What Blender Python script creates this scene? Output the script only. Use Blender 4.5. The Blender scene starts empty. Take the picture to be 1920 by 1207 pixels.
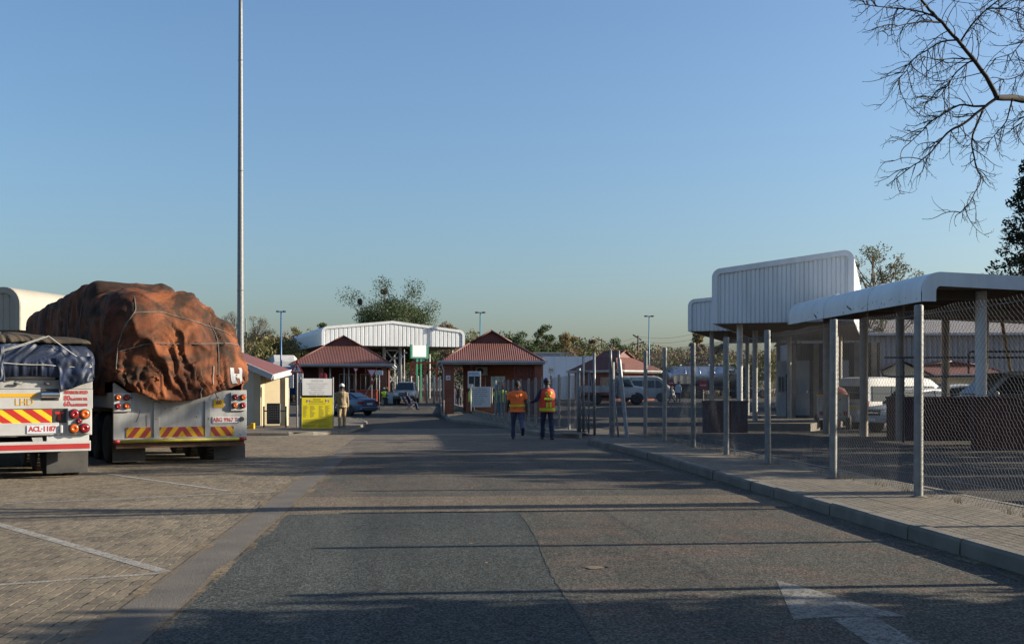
import bpy, bmesh, math, random
from mathutils import Vector, Matrix, noise
SC = bpy.context.scene
COL = SC.collection
R = math.radians
PI = math.pi
V = Vector
# ------------------------------------------------------------------ camera model
F = 2000.0; CX = 960.0; HY = 728.0; CAMH = 1.5; YAW = R(4.86)
SA, CA = math.sin(YAW), math.cos(YAW)
def sstep(a, b, t):
    t = max(0.0, min(1.0, (t - a) / (b - a))); return t * t * (3 - 2 * t)
def gz(y):
    """height of the land: a shallow dip beyond the yard entrance, then a slow rise"""
    return -0.2 * sstep(30, 46, y) + 0.5 * sstep(66, 92, y) + 0.9 * sstep(88, 190, y)
def W(px, py, Z):
    cx = (px - CX) / F * Z
    return V((cx * CA + Z * SA, -cx * SA + Z * CA, CAMH - (py - HY) / F * Z))
def G(px, py, lift=0.0):
    Z = 4.0
    while Z < 400:
        p = W(px, py, Z)
        if p.z <= gz(p.y) + lift: break
        Z += 0.05
    return V((p.x, p.y, gz(p.y) + lift))
def on(px, Z, lift=0.0):
    p = W(px, HY, Z); return V((p.x, p.y, gz(p.y) + lift))

# ------------------------------------------------------------------ mesh builder
class MB:
    def __init__(s): s.v = []; s.f = []; s.m = []; s.s = []
    def add(s, vs, fs, m=0, sm=False):
        o = len(s.v); s.v.extend([tuple(p) for p in vs])
        for f in fs:
            s.f.append(tuple(i + o for i in f)); s.m.append(m); s.s.append(sm)
        return s
    def quad(s, a, b, c, d, m=0): return s.add([a, b, c, d], [(0, 1, 2, 3)], m)
    def poly(s, pts, m=0): return s.add(pts, [tuple(range(len(pts)))], m)
    def box(s, c, d, rot=None, m=0):
        hx, hy, hz = d[0] / 2, d[1] / 2, d[2] / 2; c = V(c)
        vs = [V((x, y, z)) for x in (-hx, hx) for y in (-hy, hy) for z in (-hz, hz)]
        if rot is not None: vs = [rot @ p for p in vs]
        return s.add([p + c for p in vs], [(0, 1, 3, 2), (4, 6, 7, 5), (0, 4, 5, 1), (2, 3, 7, 6), (0, 2, 6, 4), (1, 5, 7, 3)], m)
    def span(s, x0, x1, y0, y1, z0, z1, m=0):
        return s.box(((x0 + x1) / 2, (y0 + y1) / 2, (z0 + z1) / 2), (abs(x1 - x0), abs(y1 - y0), abs(z1 - z0)), None, m)
    def tube(s, pts, r, n=8, m=0, cap=True, sm=True, ph=0.0):
        pts = [V(p) for p in pts]; k = len(pts)
        if not hasattr(r, '__len__'): r = [r] * k
        vs = []; up = None
        for i in range(k):
            t = (pts[min(i + 1, k - 1)] - pts[max(i - 1, 0)])
            if t.length < 1e-9: t = V((0, 0, 1))
            t.normalize()
            if up is None:
                up = V((0, 0, 1)) if abs(t.z) < 0.9 else V((0, 1, 0))
            a = t.cross(up)
            if a.length < 1e-4: a = t.orthogonal()
            a.normalize(); b = t.cross(a).normalized(); up = b.cross(t) * 1.0 if False else a.cross(t)
            for j in range(n):
                an = 2 * PI * j / n + ph
                vs.append(pts[i] + (a * math.cos(an) + b * math.sin(an)) * r[i])
        fs = [(i * n + j, i * n + (j + 1) % n, (i + 1) * n + (j + 1) % n, (i + 1) * n + j) for i in range(k - 1) for j in range(n)]
        s.add(vs, fs, m, sm)
        if cap:
            o = len(s.v) - len(vs)
            s.f.append(tuple(o + j for j in range(n))[::-1]); s.m.append(m); s.s.append(False)
            s.f.append(tuple(o + (k - 1) * n + j for j in range(n))); s.m.append(m); s.s.append(False)
        return s
    def cyl(s, a, b, r, n=12, m=0, sm=True): return s.tube([a, b], r, n, m, True, sm)
    def beam(s, a, b, w, h, m=0):
        """square bar from a to b"""
        a, b = V(a), V(b); t = (b - a); L = t.length; t.normalize()
        up = V((0, 0, 1)) if abs(t.z) < 0.95 else V((0, 1, 0))
        x = t.cross(up).normalized(); z = x.cross(t)
        M = Matrix((x, t, z)).transposed()
        return s.box((a + b) / 2, (w, L, h), M, m)
    def prism(s, poly, ext, m=0, m2=None):
        ext = V(ext); k = len(poly); a = [V(p) for p in poly]; b = [p + ext for p in a]
        fs = [tuple(range(k))[::-1], tuple(range(k, 2 * k))] + [(i, (i + 1) % k, k + (i + 1) % k, k + i) for i in range(k)]
        return s.add(a + b, fs, m)
    def grid(s, fn, nu, nv, m=0, sm=True, cu=False):
        vs = [fn(i / (nu if cu else nu - 1), j / (nv - 1)) for j in range(nv) for i in range(nu)]
        fs = []
        for j in range(nv - 1):
            for i in range(nu if cu else nu - 1):
                i2 = (i + 1) % nu
                fs.append((j * nu + i, j * nu + i2, (j + 1) * nu + i2, (j + 1) * nu + i))
        return s.add(vs, fs, m, sm)
    def ell(s, c, rx, ry, rz, nu=12, nv=8, m=0, rot=None):
        c = V(c); vs = []
        for j in range(nv + 1):
            th = PI * j / nv
            for i in range(nu):
                ph = 2 * PI * i / nu
                p = V((rx * math.sin(th) * math.cos(ph), ry * math.sin(th) * math.sin(ph), -rz * math.cos(th)))
                if rot is not None: p = rot @ p
                vs.append(c + p)
        fs = [(j * nu + i, j * nu + (i + 1) % nu, (j + 1) * nu + (i + 1) % nu, (j + 1) * nu + i) for j in range(nv) for i in range(nu)]
        return s.add(vs, fs, m, True)
    def loft(s, secs, m=0, sm=True, cap=True, closed=True):
        n = len(secs[0]); vs = [p for q in secs for p in q]; fs = []
        for i in range(len(secs) - 1):
            for j in range(n if closed else n - 1):
                j2 = (j + 1) % n
                fs.append((i * n + j, i * n + j2, (i + 1) * n + j2, (i + 1) * n + j))
        s.add(vs, fs, m, sm)
        if cap:
            o = len(s.v) - len(vs)
            s.f.append(tuple(o + j for j in range(n))[::-1]); s.m.append(m); s.s.append(False)
            s.f.append(tuple(o + (len(secs) - 1) * n + j for j in range(n))); s.m.append(m); s.s.append(False)
        return s
    def mesh(s, name, mats, ang=None, weld=False):
        me = bpy.data.meshes.new(name)
        me.from_pydata(s.v, [], s.f)
        for x in (mats if isinstance(mats, (list, tuple)) else [mats]): me.materials.append(x)
        me.polygons.foreach_set('material_index', s.m)
        me.polygons.foreach_set('use_smooth', s.s)
        if weld:
            bm = bmesh.new(); bm.from_mesh(me); bmesh.ops.remove_doubles(bm, verts=bm.verts, dist=1e-4)
            bmesh.ops.recalc_face_normals(bm, faces=bm.faces); bm.to_mesh(me); bm.free()
        me.update()
        if ang: me.set_sharp_from_angle(angle=R(ang))
        return me
    def build(s, name, mats, parent=None, ang=None, bevel=0, weld=False):
        o = bpy.data.objects.new(name, s.mesh(name, mats, ang, weld)); COL.objects.link(o)
        if parent is not None: o.parent = parent
        if bevel:
            b = o.modifiers.new('bevel', 'BEVEL'); b.width = bevel; b.segments = 2; b.limit_method = 'ANGLE'; b.angle_limit = R(40)
        return o
def tag(o, label=None, cat=None, group=None, kind=None):
    if label: o['label'] = label
    if cat: o['category'] = cat
    if group: o['group'] = group
    if kind: o['kind'] = kind
    return o
def thing(name, label, cat, loc=(0, 0, 0), rz=0.0, group=None, scale=None):
    o = bpy.data.objects.new(name, None); COL.objects.link(o); o.empty_display_size = 0.3
    o.location = loc; o.rotation_euler = (0, 0, rz)
    if scale: o.scale = (scale,) * 3
    return tag(o, label, cat, group)
def dup(o, loc, rz, label=None, scale=None, group=None):
    c = o.copy(); COL.objects.link(c); c.location = loc; c.rotation_euler = (0, 0, rz)
    if label: c['label'] = label
    if group: c['group'] = group
    if scale: c.scale = scale if hasattr(scale, '__len__') else (scale,) * 3
    def rec(src, par):
        for ch in list(src.children):
            d = ch.copy(); COL.objects.link(d); d.parent = par; rec(ch, d)
    rec(o, c); return c
def text(body, size, mat, parent, M, name='lettering', align='CENTER', ext=0.002, sx=1.0, bold=0.0, space=1.0):
    """raised lettering: local frame of M has x right, y up, z out of the face"""
    cu = bpy.data.curves.new(name, 'FONT'); cu.body = body; cu.size = size; cu.align_x = align; cu.align_y = 'CENTER'
    cu.extrude = ext; cu.offset = bold; cu.resolution_u = 2; cu.space_line = space
    o = bpy.data.objects.new(name, cu)
    me = bpy.data.meshes.new_from_object(o); bpy.data.objects.remove(o); bpy.data.curves.remove(cu)
    me.name = name; me.materials.clear(); me.materials.append(mat)
    for p in me.polygons: p.material_index = 0
    me.transform(M @ Matrix.Diagonal((sx, 1, 1, 1)))
    q = bpy.data.objects.new(name, me); COL.objects.link(q); q.parent = parent
    return q
def frame(o, x, y):
    """matrix with origin o, local x and y axes"""
    x = V(x).normalized(); y = V(y); y = (y - x * x.dot(y)).normalized(); z = x.cross(y)
    M = Matrix((x, y, z)).transposed().to_4x4(); M.translation = V(o); return M

# ------------------------------------------------------------------ materials
def newmat(name):
    m = bpy.data.materials.new(name); m.use_nodes = True
    nt = m.node_tree; b = nt.nodes['Principled BSDF']; return m, nt, b
def N(nt, t, **k):
    n = nt.nodes.new(t)
    for a, b in k.items():
        if a in n.inputs: n.inputs[a].default_value = b
        else: setattr(n, a, b)
    return n
def ramp(nt, fac, stops, interp='LINEAR'):
    r = nt.nodes.new('ShaderNodeValToRGB'); r.color_ramp.interpolation = interp
    e = r.color_ramp.elements
    while len(e) < len(stops): e.new(0.5)
    for i, (p, c) in enumerate(stops):
        e[i].position = p; e[i].color = (c[0], c[1], c[2], 1) if hasattr(c, '__len__') else (c, c, c, 1)
    nt.links.new(fac, r.inputs['Fac']); return r
def mix(nt, fac, a, b, mode='MIX'):
    x = nt.nodes.new('ShaderNodeMix'); x.data_type = 'RGBA'; x.blend_type = mode
    for s, v in (('Factor', fac), ('A', a), ('B', b)):
        i = [q for q in x.inputs if q.name == s and (q.type == 'RGBA' or s == 'Factor' and q.type == 'VALUE')][0]
        if hasattr(v, 'is_output'): nt.links.new(v, i)
        elif s == 'Factor': i.default_value = v
        else: i.default_value = (v[0], v[1], v[2], 1)
    return [q for q in x.outputs if q.type == 'RGBA'][0]
def bump(nt, b, h, strength=0.3, dist=0.01):
    n = N(nt, 'ShaderNodeBump'); n.inputs['Strength'].default_value = strength; n.inputs['Distance'].default_value = dist
    nt.links.new(h, n.inputs['Height']); nt.links.new(n.outputs['Normal'], b.inputs['Normal']); return n
def coords(nt, scale=(1, 1, 1), rot=(0, 0, 0), kind='Object'):
    tc = N(nt, 'ShaderNodeTexCoord'); mp = N(nt, 'ShaderNodeMapping')
    mp.inputs['Scale'].default_value = scale; mp.inputs['Rotation'].default_value = rot
    nt.links.new(tc.outputs[kind], mp.inputs['Vector']); return mp.outputs['Vector']
def noi(nt, vec, scale, detail=4.0, rough=0.55, dist=0.0):
    n = N(nt, 'ShaderNodeTexNoise'); n.inputs['Scale'].default_value = scale; n.inputs['Detail'].default_value = detail
    n.inputs['Roughness'].default_value = rough; n.inputs['Distortion'].default_value = dist
    nt.links.new(vec, n.inputs['Vector']); return n.outputs['Fac']
def mk(name, c, c2=None, scale=3.0, rough=0.6, metal=0.0, bs=0.0, bscale=40.0, spec=0.5, lo=0.35, hi=0.65, stretch=(1, 1, 1), detail=5.0):
    """plain material with a worn second colour by noise"""
    m, nt, b = newmat(name)
    b.inputs['Roughness'].default_value = rough; b.inputs['Metallic'].default_value = metal
    b.inputs['Specular IOR Level'].default_value = spec
    vec = coords(nt, stretch)
    if c2 is None: c2 = tuple(x * 0.8 for x in c)
    r = ramp(nt, noi(nt, vec, scale, detail), [(lo, c), (hi, c2)])
    nt.links.new(r.outputs['Color'], b.inputs['Base Color'])
    if bs: bump(nt, b, noi(nt, vec, bscale, 3), bs, 0.01)
    return m
MT = {}
MT['white'] = mk('white_paint', (0.385, 0.388, 0.385), (0.27, 0.265, 0.255), 2.2, .45, lo=.4, hi=.8, detail=9)
MT['white_dirty'] = mk('worn_white_paint', (0.320, 0.320, 0.314), (0.148, 0.136, 0.118), 2.6, .55, lo=.42, hi=.82, detail=10, stretch=(1.6, 1.6, .45))
MT['white_clean'] = mk('white_board', (0.526, 0.526, 0.520), (0.473, 0.473, 0.466), 1.5, .5)
MT['galv'] = mk('galvanised_steel', (0.229, 0.236, 0.236), (0.149, 0.155, 0.158), 9, .5, .4, lo=.3, hi=.7)
MT['galv_dull'] = mk('dull_galvanised_steel', (0.176, 0.184, 0.184), (0.112, 0.112, 0.112), 12, .65, .3)
MT['galv_mast'] = mk('grey_mast_steel', (0.170, 0.178, 0.183), (0.119, 0.123, 0.128), 9, .55, .3)
MT['shed_dark'] = mk('shaded_boards', (.07, .058, .05), (.045, .038, .034), 2, .8)  # wall colour darkened to stand for the shaded space under the canopy
MT['door_pale'] = mk('pale_blue_grey_door', (.27, .30, .33), (.21, .235, .26), 2, .5)
MT['tar'] = mk('tar_seam', (.030, .029, .027), (.045, .042, .038), 8, .9)
MT['wire'] = mk('fence_wire', (.155, .155, .15), (.10, .10, .10), 8, .5, .3)
MT['black'] = mk('black_plastic', (.015, .015, .016), (.03, .028, .026), 6, .5)
MT['rubber'] = mk('tyre_rubber', (.016, .016, .016), (.04, .036, .032), 5, .75, bs=.3, bscale=30)
MT['flap'] = mk('dusty_rubber_flap', (.028, .028, .028), (.075, .068, .06), 2.5, .7, lo=.4, hi=.8)
MT['dark'] = mk('dark_interior', (.02, .02, .022), (.03, .03, .03), 3, .7)
MT['steel_dark'] = mk('dark_chassis_steel', (.025, .024, .024), (.06, .05, .04), 4, .7)
MT['brown_col'] = mk('brown_painted_column', (.20, .17, .14), (.14, .12, .10), 3, .6)
MT['cream'] = mk('cream_plaster', (0.390, 0.327, 0.208), (0.340, 0.283, 0.182), 1.4, .8, bs=.1)
MT['cream_pale'] = mk('pale_cream_paint', (0.475, 0.432, 0.331), (0.418, 0.374, 0.288), 1.2, .6)
MT['yellow'] = mk('yellow_paint', (0.663, 0.468, 0.013), (0.561, 0.374, 0.009), 2, .45)
MT['yellow_board'] = mk('yellow_sign_board', (0.540, 0.459, 0.010), (0.500, 0.419, 0.008), 2, .4)
MT['amber'] = mk('amber_yellow_paint', (0.576, 0.320, 0.008), (0.480, 0.264, 0.008), 2, .45)
MT['red'] = mk('red_paint', (0.425, 0.021, 0.015), (0.357, 0.017, 0.013), 2, .4)
MT['red_dull'] = mk('faded_red_film', (0.240, 0.028, 0.024), (0.192, 0.024, 0.022), 3, .4)
MT['yel_dull'] = mk('faded_yellow_film', (0.464, 0.272, 0.008), (0.384, 0.216, 0.006), 3, .4)
MT['blue_paint'] = mk('blue_paint', (.02, .085, .22), (.015, .07, .18), 2, .4)
MT['teal'] = mk('teal_lamp_paint', (.04, .17, .26), (.03, .13, .2), 3, .45)
MT['green'] = mk('green_paint', (.03, .22, .12), (.025, .18, .1), 3, .45)
MT['redframe'] = mk('red_oxide_steel', (.34, .055, .03), (.26, .045, .028), 3, .55)
MT['chrome'] = mk('chrome', (.6, .6, .6), (.5, .5, .5), 3, .2, 1.0)
MT['text_black'] = mk('black_lettering', (.02, .02, .02), (.03, .03, .03), 3, .5)
MT['text_grey'] = mk('grey_print', (.30, .30, .31), (.34, .34, .34), 3, .6)
MT['text_olive'] = mk('small_dark_print', (.20, .17, .02), (.24, .2, .02), 3, .6)
MT['red_text'] = mk('red_lettering', (.42, .05, .05), (.36, .04, .04), 3, .5)
MT['grey_board'] = mk('grey_sign_face', (.50, .53, .56), (.44, .46, .5), 2, .4)
MT['rope'] = mk('grey_webbing_strap', (.13, .115, .10), (.07, .062, .055), 9, .85)
MT['rope_pale'] = mk('pale_rope', (.45, .44, .42), (.3, .3, .28), 9, .8)
MT['timber'] = mk('ochre_timber_pole', (.46, .28, .12), (.36, .22, .10), 5, .7, stretch=(1, 1, .2))
MT['wood_pole'] = mk('weathered_pole', (.10, .075, .055), (.07, .055, .045), 4, .8)
MT['bark'] = mk('bark', (.060, .045, .034), (.035, .028, .022), 6, .9, bs=.5, bscale=18, stretch=(1, 1, .3))
MT['bark_dark'] = mk('dark_bark', (.028, .022, .018), (.018, .015, .012), 6, .9)
MT['bark_pale'] = mk('pale_bark', (.16, .13, .10), (.09, .075, .06), 5, .9, bs=.4, bscale=18, stretch=(1, 1, .3))
MT['silver'] = mk('polished_tank_aluminium', (.42, .47, .55), (.34, .38, .46), 1.2, .32, .8)
MT['car_blue'] = mk('blue_grey_metallic_paint', (0.104, 0.152, 0.232), (0.096, 0.136, 0.208), 1, .28, .5)
MT['car_silver'] = mk('silver_car_paint', (0.336, 0.336, 0.320), (0.288, 0.288, 0.272), 1, .3, .5)
MT['lamp_red'] = mk('red_lens', (.24, .012, .018), (.17, .008, .012), 14, .15)
MT['lamp_amber'] = mk('amber_lens', (.50, .10, .012), (.38, .07, .01), 14, .15)
MT['lamp_clear'] = mk('clear_lamp_lens', (.6, .62, .65), (.5, .52, .55), 14, .12)
MT['tape_red'] = mk('red_reflective_tape', (0.357, 0.025, 0.025), (0.306, 0.021, 0.021), 6, .4)
MT['bluewall'] = mk('white_sheet_wall', (.62, .66, .72), (.56, .6, .66), .6, .5)
MT['rust'] = mk('rusty_steel', (.12, .055, .03), (.07, .04, .025), 8, .8)
MT['skin'] = mk('dark_brown_skin', (.055, .030, .020), (.045, .025, .017), 8, .5)
MT['hair'] = mk('short_black_hair', (.012, .010, .009), (.02, .016, .014), 40, .8, bs=.4, bscale=120)
MT['orange'] = mk('orange_cotton_shirt', (.88, .18, .035), (.76, .15, .03), 4, .85, bs=.5, bscale=14)
MT['hiviz_or'] = mk('orange_red_vest', (0.702, 0.063, 0.018), (0.594, 0.054, 0.018), 4, .7, bs=.4, bscale=12)
MT['lime'] = mk('lime_reflective_tape', (0.496, 0.624, 0.016), (0.440, 0.560, 0.016), 4, .5)
MT['navy'] = mk('navy_uniform_cloth', (.012, .018, .05), (.02, .026, .06), 5, .85, bs=.4, bscale=14)
MT['denim'] = mk('dark_blue_denim', (.03, .042, .09), (.055, .07, .12), 6, .85, bs=.4, bscale=16)
MT['charcoal'] = mk('charcoal_cloth', (.03, .03, .035), (.045, .043, .045), 6, .85, bs=.4, bscale=16)
MT['khaki'] = mk('khaki_work_cloth', (0.270, 0.203, 0.116), (0.195, 0.146, 0.083), 5, .88, bs=.6, bscale=12)
MT['shoe'] = mk('black_leather', (.012, .011, .011), (.02, .018, .017), 6, .45)
MT['shoe_tan'] = mk('tan_leather', (.16, .09, .045), (.12, .07, .035), 6, .6)
MT['cap_white'] = mk('white_cap_cloth', (.68, .64, .6), (.58, .5, .46), 10, .85)
MT['cloth_white'] = mk('white_cloth', (.6, .6, .6), (.5, .5, .5), 6, .85)
MT['cloth_dark'] = mk('dark_cloth', (.022, .022, .026), (.035, .033, .035), 6, .85)
MT['roof_tin'] = None
def glass_mat(name, tint=(.02, .025, .03), mixv=0.5):
    m, nt, b = newmat(name)
    b.inputs['Base Color'].default_value = (*tint, 1); b.inputs['Roughness'].default_value = .06
    b.inputs['Specular IOR Level'].default_value = .6
    tr = N(nt, 'ShaderNodeBsdfTransparent'); tr.inputs['Color'].default_value = (.55, .6, .62, 1)
    ms = N(nt, 'ShaderNodeMixShader'); ms.inputs[0].default_value = mixv
    out = nt.nodes['Material Output']
    nt.links.new(tr.outputs[0], ms.inputs[1]); nt.links.new(b.outputs[0], ms.inputs[2]); nt.links.new(ms.outputs[0], out.inputs['Surface'])
    return m
MT['glass'] = glass_mat('tinted_car_glass', mixv=.93)
MT['pane'] = glass_mat('window_glass', (.05, .06, .07), .6)
def asphalt(name, c1, c2, red=0.0, light=0.0):
    m, nt, b = newmat(name); b.inputs['Roughness'].default_value = .95; b.inputs['Specular IOR Level'].default_value = .15
    vec = coords(nt)
    base = ramp(nt, noi(nt, vec, .45, 6, .6, .4), [(.3, c1), (.7, c2)]).outputs['Color']
    streak = ramp(nt, noi(nt, coords(nt, (1.2, .07, 1)), 1.0, 5, .6), [(.35, .72), (.7, 1.15)]).outputs['Color']
    base = mix(nt, .8, base, streak, 'MULTIPLY')
    if red:
        f = ramp(nt, noi(nt, vec, 1.3, 6, .65, 1.0), [(.46, 0), (.64, red)]).outputs['Color']
        base = mix(nt, f, base, (.125, .082, .064))
    # aggregate: two speckle sizes
    sp = N(nt, 'ShaderNodeTexVoronoi'); sp.inputs['Scale'].default_value = 75; nt.links.new(vec, sp.inputs['Vector'])
    spk = ramp(nt, sp.outputs['Color'], [(.15, .30), (.55, .95), (.85, 2.0)]).outputs['Color']
    base = mix(nt, .85, base, spk, 'MULTIPLY')
    base = mix(nt, .6, base, ramp(nt, noi(nt, vec, 30, 6, .85), [(.32, .35), (.68, 1.65)]).outputs['Color'], 'MULTIPLY')
    # fine cracks
    cr = N(nt, 'ShaderNodeTexVoronoi'); cr.feature = 'DISTANCE_TO_EDGE'; cr.inputs['Scale'].default_value = .35
    wv = N(nt, 'ShaderNodeVectorMath'); wv.operation = 'ADD'
    nz = N(nt, 'ShaderNodeTexNoise'); nz.inputs['Scale'].default_value = 1.6; nz.inputs['Detail'].default_value = 4
    nt.links.new(vec, nz.inputs['Vector']); nt.links.new(vec, wv.inputs[0]); nt.links.new(nz.outputs['Color'], wv.inputs[1])
    nt.links.new(wv.outputs[0], cr.inputs['Vector'])
    cf = ramp(nt, cr.outputs['Distance'], [(.0, .55), (.006, 1.0)]).outputs['Color']
    base = mix(nt, .7, base, cf, 'MULTIPLY')
    nt.links.new(base, b.inputs['Base Color'])
    bump(nt, b, noi(nt, vec, 70, 3, .7), .9, .012)
    return m
MT['asphalt'] = asphalt('road_asphalt', (0.066, 0.064, 0.056), (0.092, 0.087, 0.072), .5)
MT['asphalt_patch'] = asphalt('newer_asphalt', (0.047, 0.052, 0.050), (0.062, 0.067, 0.063))
MT['asphalt_band'] = asphalt('pale_worn_asphalt', (0.124, 0.104, 0.077), (0.154, 0.124, 0.092), .3)
MT['asphalt_yard'] = asphalt('yard_asphalt', (0.045, 0.044, 0.040), (0.061, 0.056, 0.051), .2)
def pavers(name, c1, c2, mortar, sx=.2, sy=.1, rot=0):
    m, nt, b = newmat(name); b.inputs['Roughness'].default_value = .92; b.inputs['Specular IOR Level'].default_value = .2
    vec = coords(nt, (1, 1, 1), (0, 0, rot))
    wob = N(nt, 'ShaderNodeVectorMath'); wob.operation = 'MULTIPLY_ADD'
    nz = N(nt, 'ShaderNodeTexNoise'); nz.inputs['Scale'].default_value = 6; nt.links.new(vec, nz.inputs['Vector'])
    nt.links.new(nz.outputs['Color'], wob.inputs[0]); wob.inputs[1].default_value = (.03, .03, 0); nt.links.new(vec, wob.inputs[2])
    br = N(nt, 'ShaderNodeTexBrick'); br.offset = .5
    for k, v in (('Scale', 1.0), ('Mortar Size', .009), ('Mortar Smooth', .4), ('Bias', .0), ('Brick Width', sx), ('Row Height', sy)): br.inputs[k].default_value = v
    br.inputs['Color1'].default_value = (*c1, 1); br.inputs['Color2'].default_value = (*c2, 1); br.inputs['Mortar'].default_value = (*mortar, 1)
    nt.links.new(wob.outputs[0], br.inputs['Vector'])
    jt = ramp(nt, noi(nt, vec, 5.5, 5, .7), [(.40, tuple(x * .22 for x in c2)), (.56, mortar)]); nt.links.new(jt.outputs['Color'], br.inputs['Mortar'])
    col = mix(nt, .75, br.outputs['Color'], ramp(nt, noi(nt, vec, .8, 6, .6), [(.3, .72), (.7, 1.2)]).outputs['Color'], 'MULTIPLY')
    sand = ramp(nt, noi(nt, vec, 1.1, 7, .7, .6), [(.5, 0), (.72, .5)]).outputs['Color']
    col = mix(nt, sand, col, (.24, .185, .125))
    col = mix(nt, .55, col, ramp(nt, noi(nt, vec, 45, 3, .7), [(.3, .4), (.7, 1.55)]).outputs['Color'], 'MULTIPLY')
    nt.links.new(col, b.inputs['Base Color'])
    h = mix(nt, .25, ramp(nt, br.outputs['Fac'], [(0, 1), (1, 0)]).outputs['Color'], noi(nt, vec, 40, 3))
    bump(nt, b, h, .9, .012)
    return m
MT['pavers'] = pavers('block_pavers', (0.166, 0.137, 0.098), (0.105, 0.088, 0.067), (0.255, 0.198, 0.127), .2, .1, R(90))
MT['pavers_far'] = pavers('crossing_pavers', (0.124, 0.107, 0.088), (0.089, 0.078, 0.066), (0.150, 0.118, 0.086), .2, .1, 0)
MT['pavers_foot'] = pavers('footway_pavers', (0.184, 0.162, 0.128), (0.144, 0.125, 0.101), (0.073, 0.061, 0.049), .2, .1, R(90))
MT['concrete'] = mk('kerb_concrete', (0.158, 0.140, 0.116), (0.105, 0.095, 0.079), 2.5, .9, bs=.35, bscale=60, detail=8)
MT['strip'] = mk('edge_strip_concrete', (.105, .088, .072), (.060, .052, .044), 2.2, .92, bs=.8, bscale=70, detail=10, lo=.3, hi=.7)
MT['dirt'] = mk('dry_soil', (0.195, 0.135, 0.083), (0.128, 0.094, 0.060), .3, .95, bs=.5, bscale=12, detail=9)
MT['sand'] = mk('loose_sand', (0.154, 0.112, 0.070), (0.119, 0.087, 0.056), 5, .95, bs=.5, bscale=60)
def road_paint(k=1.0):
    m, nt, b = newmat('worn_road_paint'); b.inputs['Roughness'].default_value = .8
    vec = coords(nt)
    r = ramp(nt, noi(nt, vec, 7, 8, .75, .5), [(.30, (.36 * k, .345 * k, .31 * k)), (.70, (.21 * k, .19 * k, .165 * k))])
    r2 = ramp(nt, noi(nt, vec, 60, 3, .7), [(.3, .7), (.7, 1.15)])
    nt.links.new(mix(nt, .8, r.outputs['Color'], r2.outputs['Color'], 'MULTIPLY'), b.inputs['Base Color'])
    bump(nt, b, noi(nt, vec, 90, 3, .7), .5, .008)
    # the paint is worn through to the paving in patches
    tr = N(nt, 'ShaderNodeBsdfTransparent'); ms = N(nt, 'ShaderNodeMixShader')
    w1 = ramp(nt, noi(nt, vec, 4, 9, .72, .6), [(.42, 1), (.72, .45)]); w2 = ramp(nt, noi(nt, vec, 38, 4, .8), [(.36, .1), (.5, 1)])
    nt.links.new(mix(nt, 1.0, w1.outputs['Color'], w2.outputs['Color'], 'MULTIPLY'), ms.inputs[0])
    nt.links.new(tr.outputs[0], ms.inputs[1]); nt.links.new(b.outputs[0], ms.inputs[2]); nt.links.new(ms.outputs[0], nt.nodes['Material Output'].inputs['Surface'])
    return m
MT['paint'] = road_paint()
MT['paint_arrow'] = road_paint(.72)  # copy of the line paint with the arrow's shade put into its colour
def thin_sand():
    m, nt, b = newmat('drifted_sand'); b.inputs['Roughness'].default_value = .95; vec = coords(nt)
    b.inputs['Base Color'].default_value = (.20, .145, .085, 1)
    tr = N(nt, 'ShaderNodeBsdfTransparent'); ms = N(nt, 'ShaderNodeMixShader')
    w1 = ramp(nt, noi(nt, vec, 1.1, 8, .7), [(.40, 0), (.62, 1)]); w2 = ramp(nt, noi(nt, vec, 30, 5, .8), [(.38, 0), (.55, .9)])
    nt.links.new(mix(nt, 1.0, w1.outputs['Color'], w2.outputs['Color'], 'MULTIPLY'), ms.inputs[0])
    nt.links.new(tr.outputs[0], ms.inputs[1]); nt.links.new(b.outputs[0], ms.inputs[2]); nt.links.new(ms.outputs[0], nt.nodes['Material Output'].inputs['Surface']); return m
MT['sand_thin'] = thin_sand()
def brick(name, c1, c2, mortar):
    m, nt, b = newmat(name); b.inputs['Roughness'].default_value = .9
    tc = N(nt, 'ShaderNodeTexCoord'); sep = N(nt, 'ShaderNodeSeparateXYZ'); nt.links.new(tc.outputs['Object'], sep.inputs[0])
    ad = N(nt, 'ShaderNodeMath', operation='ADD'); nt.links.new(sep.outputs[0], ad.inputs[0]); nt.links.new(sep.outputs[1], ad.inputs[1])
    cb = N(nt, 'ShaderNodeCombineXYZ'); nt.links.new(ad.outputs[0], cb.inputs[0]); nt.links.new(sep.outputs[2], cb.inputs[1])
    br = N(nt, 'ShaderNodeTexBrick')
    for k, v in (('Scale', 1.0), ('Mortar Size', .008), ('Brick Width', .23), ('Row Height', .085)): br.inputs[k].default_value = v
    br.inputs['Color1'].default_value = (*c1, 1); br.inputs['Color2'].default_value = (*c2, 1); br.inputs['Mortar'].default_value = (*mortar, 1)
    nt.links.new(cb.outputs[0], br.inputs['Vector'])
    col = mix(nt, .7, br.outputs['Color'], ramp(nt, noi(nt, tc.outputs['Object'], 1.2, 6), [(.3, .7), (.7, 1.15)]).outputs['Color'], 'MULTIPLY')
    nt.links.new(col, b.inputs['Base Color']); bump(nt, b, ramp(nt, br.outputs['Fac'], [(0, 1), (1, 0)]).outputs['Color'], .5, .01)
    return m
MT['brick'] = brick('red_face_brick', (.235, .065, .036), (.17, .048, .03), (.19, .13, .10))
MT['brick_dark'] = brick('plum_face_brick', (.085, .022, .020), (.060, .019, .018), (.05, .03, .028))
MT['roof'] = mk('red_roof_sheet', (0.143, 0.045, 0.033), (0.110, 0.036, 0.027), .8, .55, lo=.3, hi=.7, stretch=(1, 1, 1), detail=7)
MT['roof_tile'] = mk('red_roof_tile', (0.131, 0.045, 0.032), (0.079, 0.027, 0.021), 6, .8, bs=.8, bscale=8, lo=.4, hi=.6)
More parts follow.
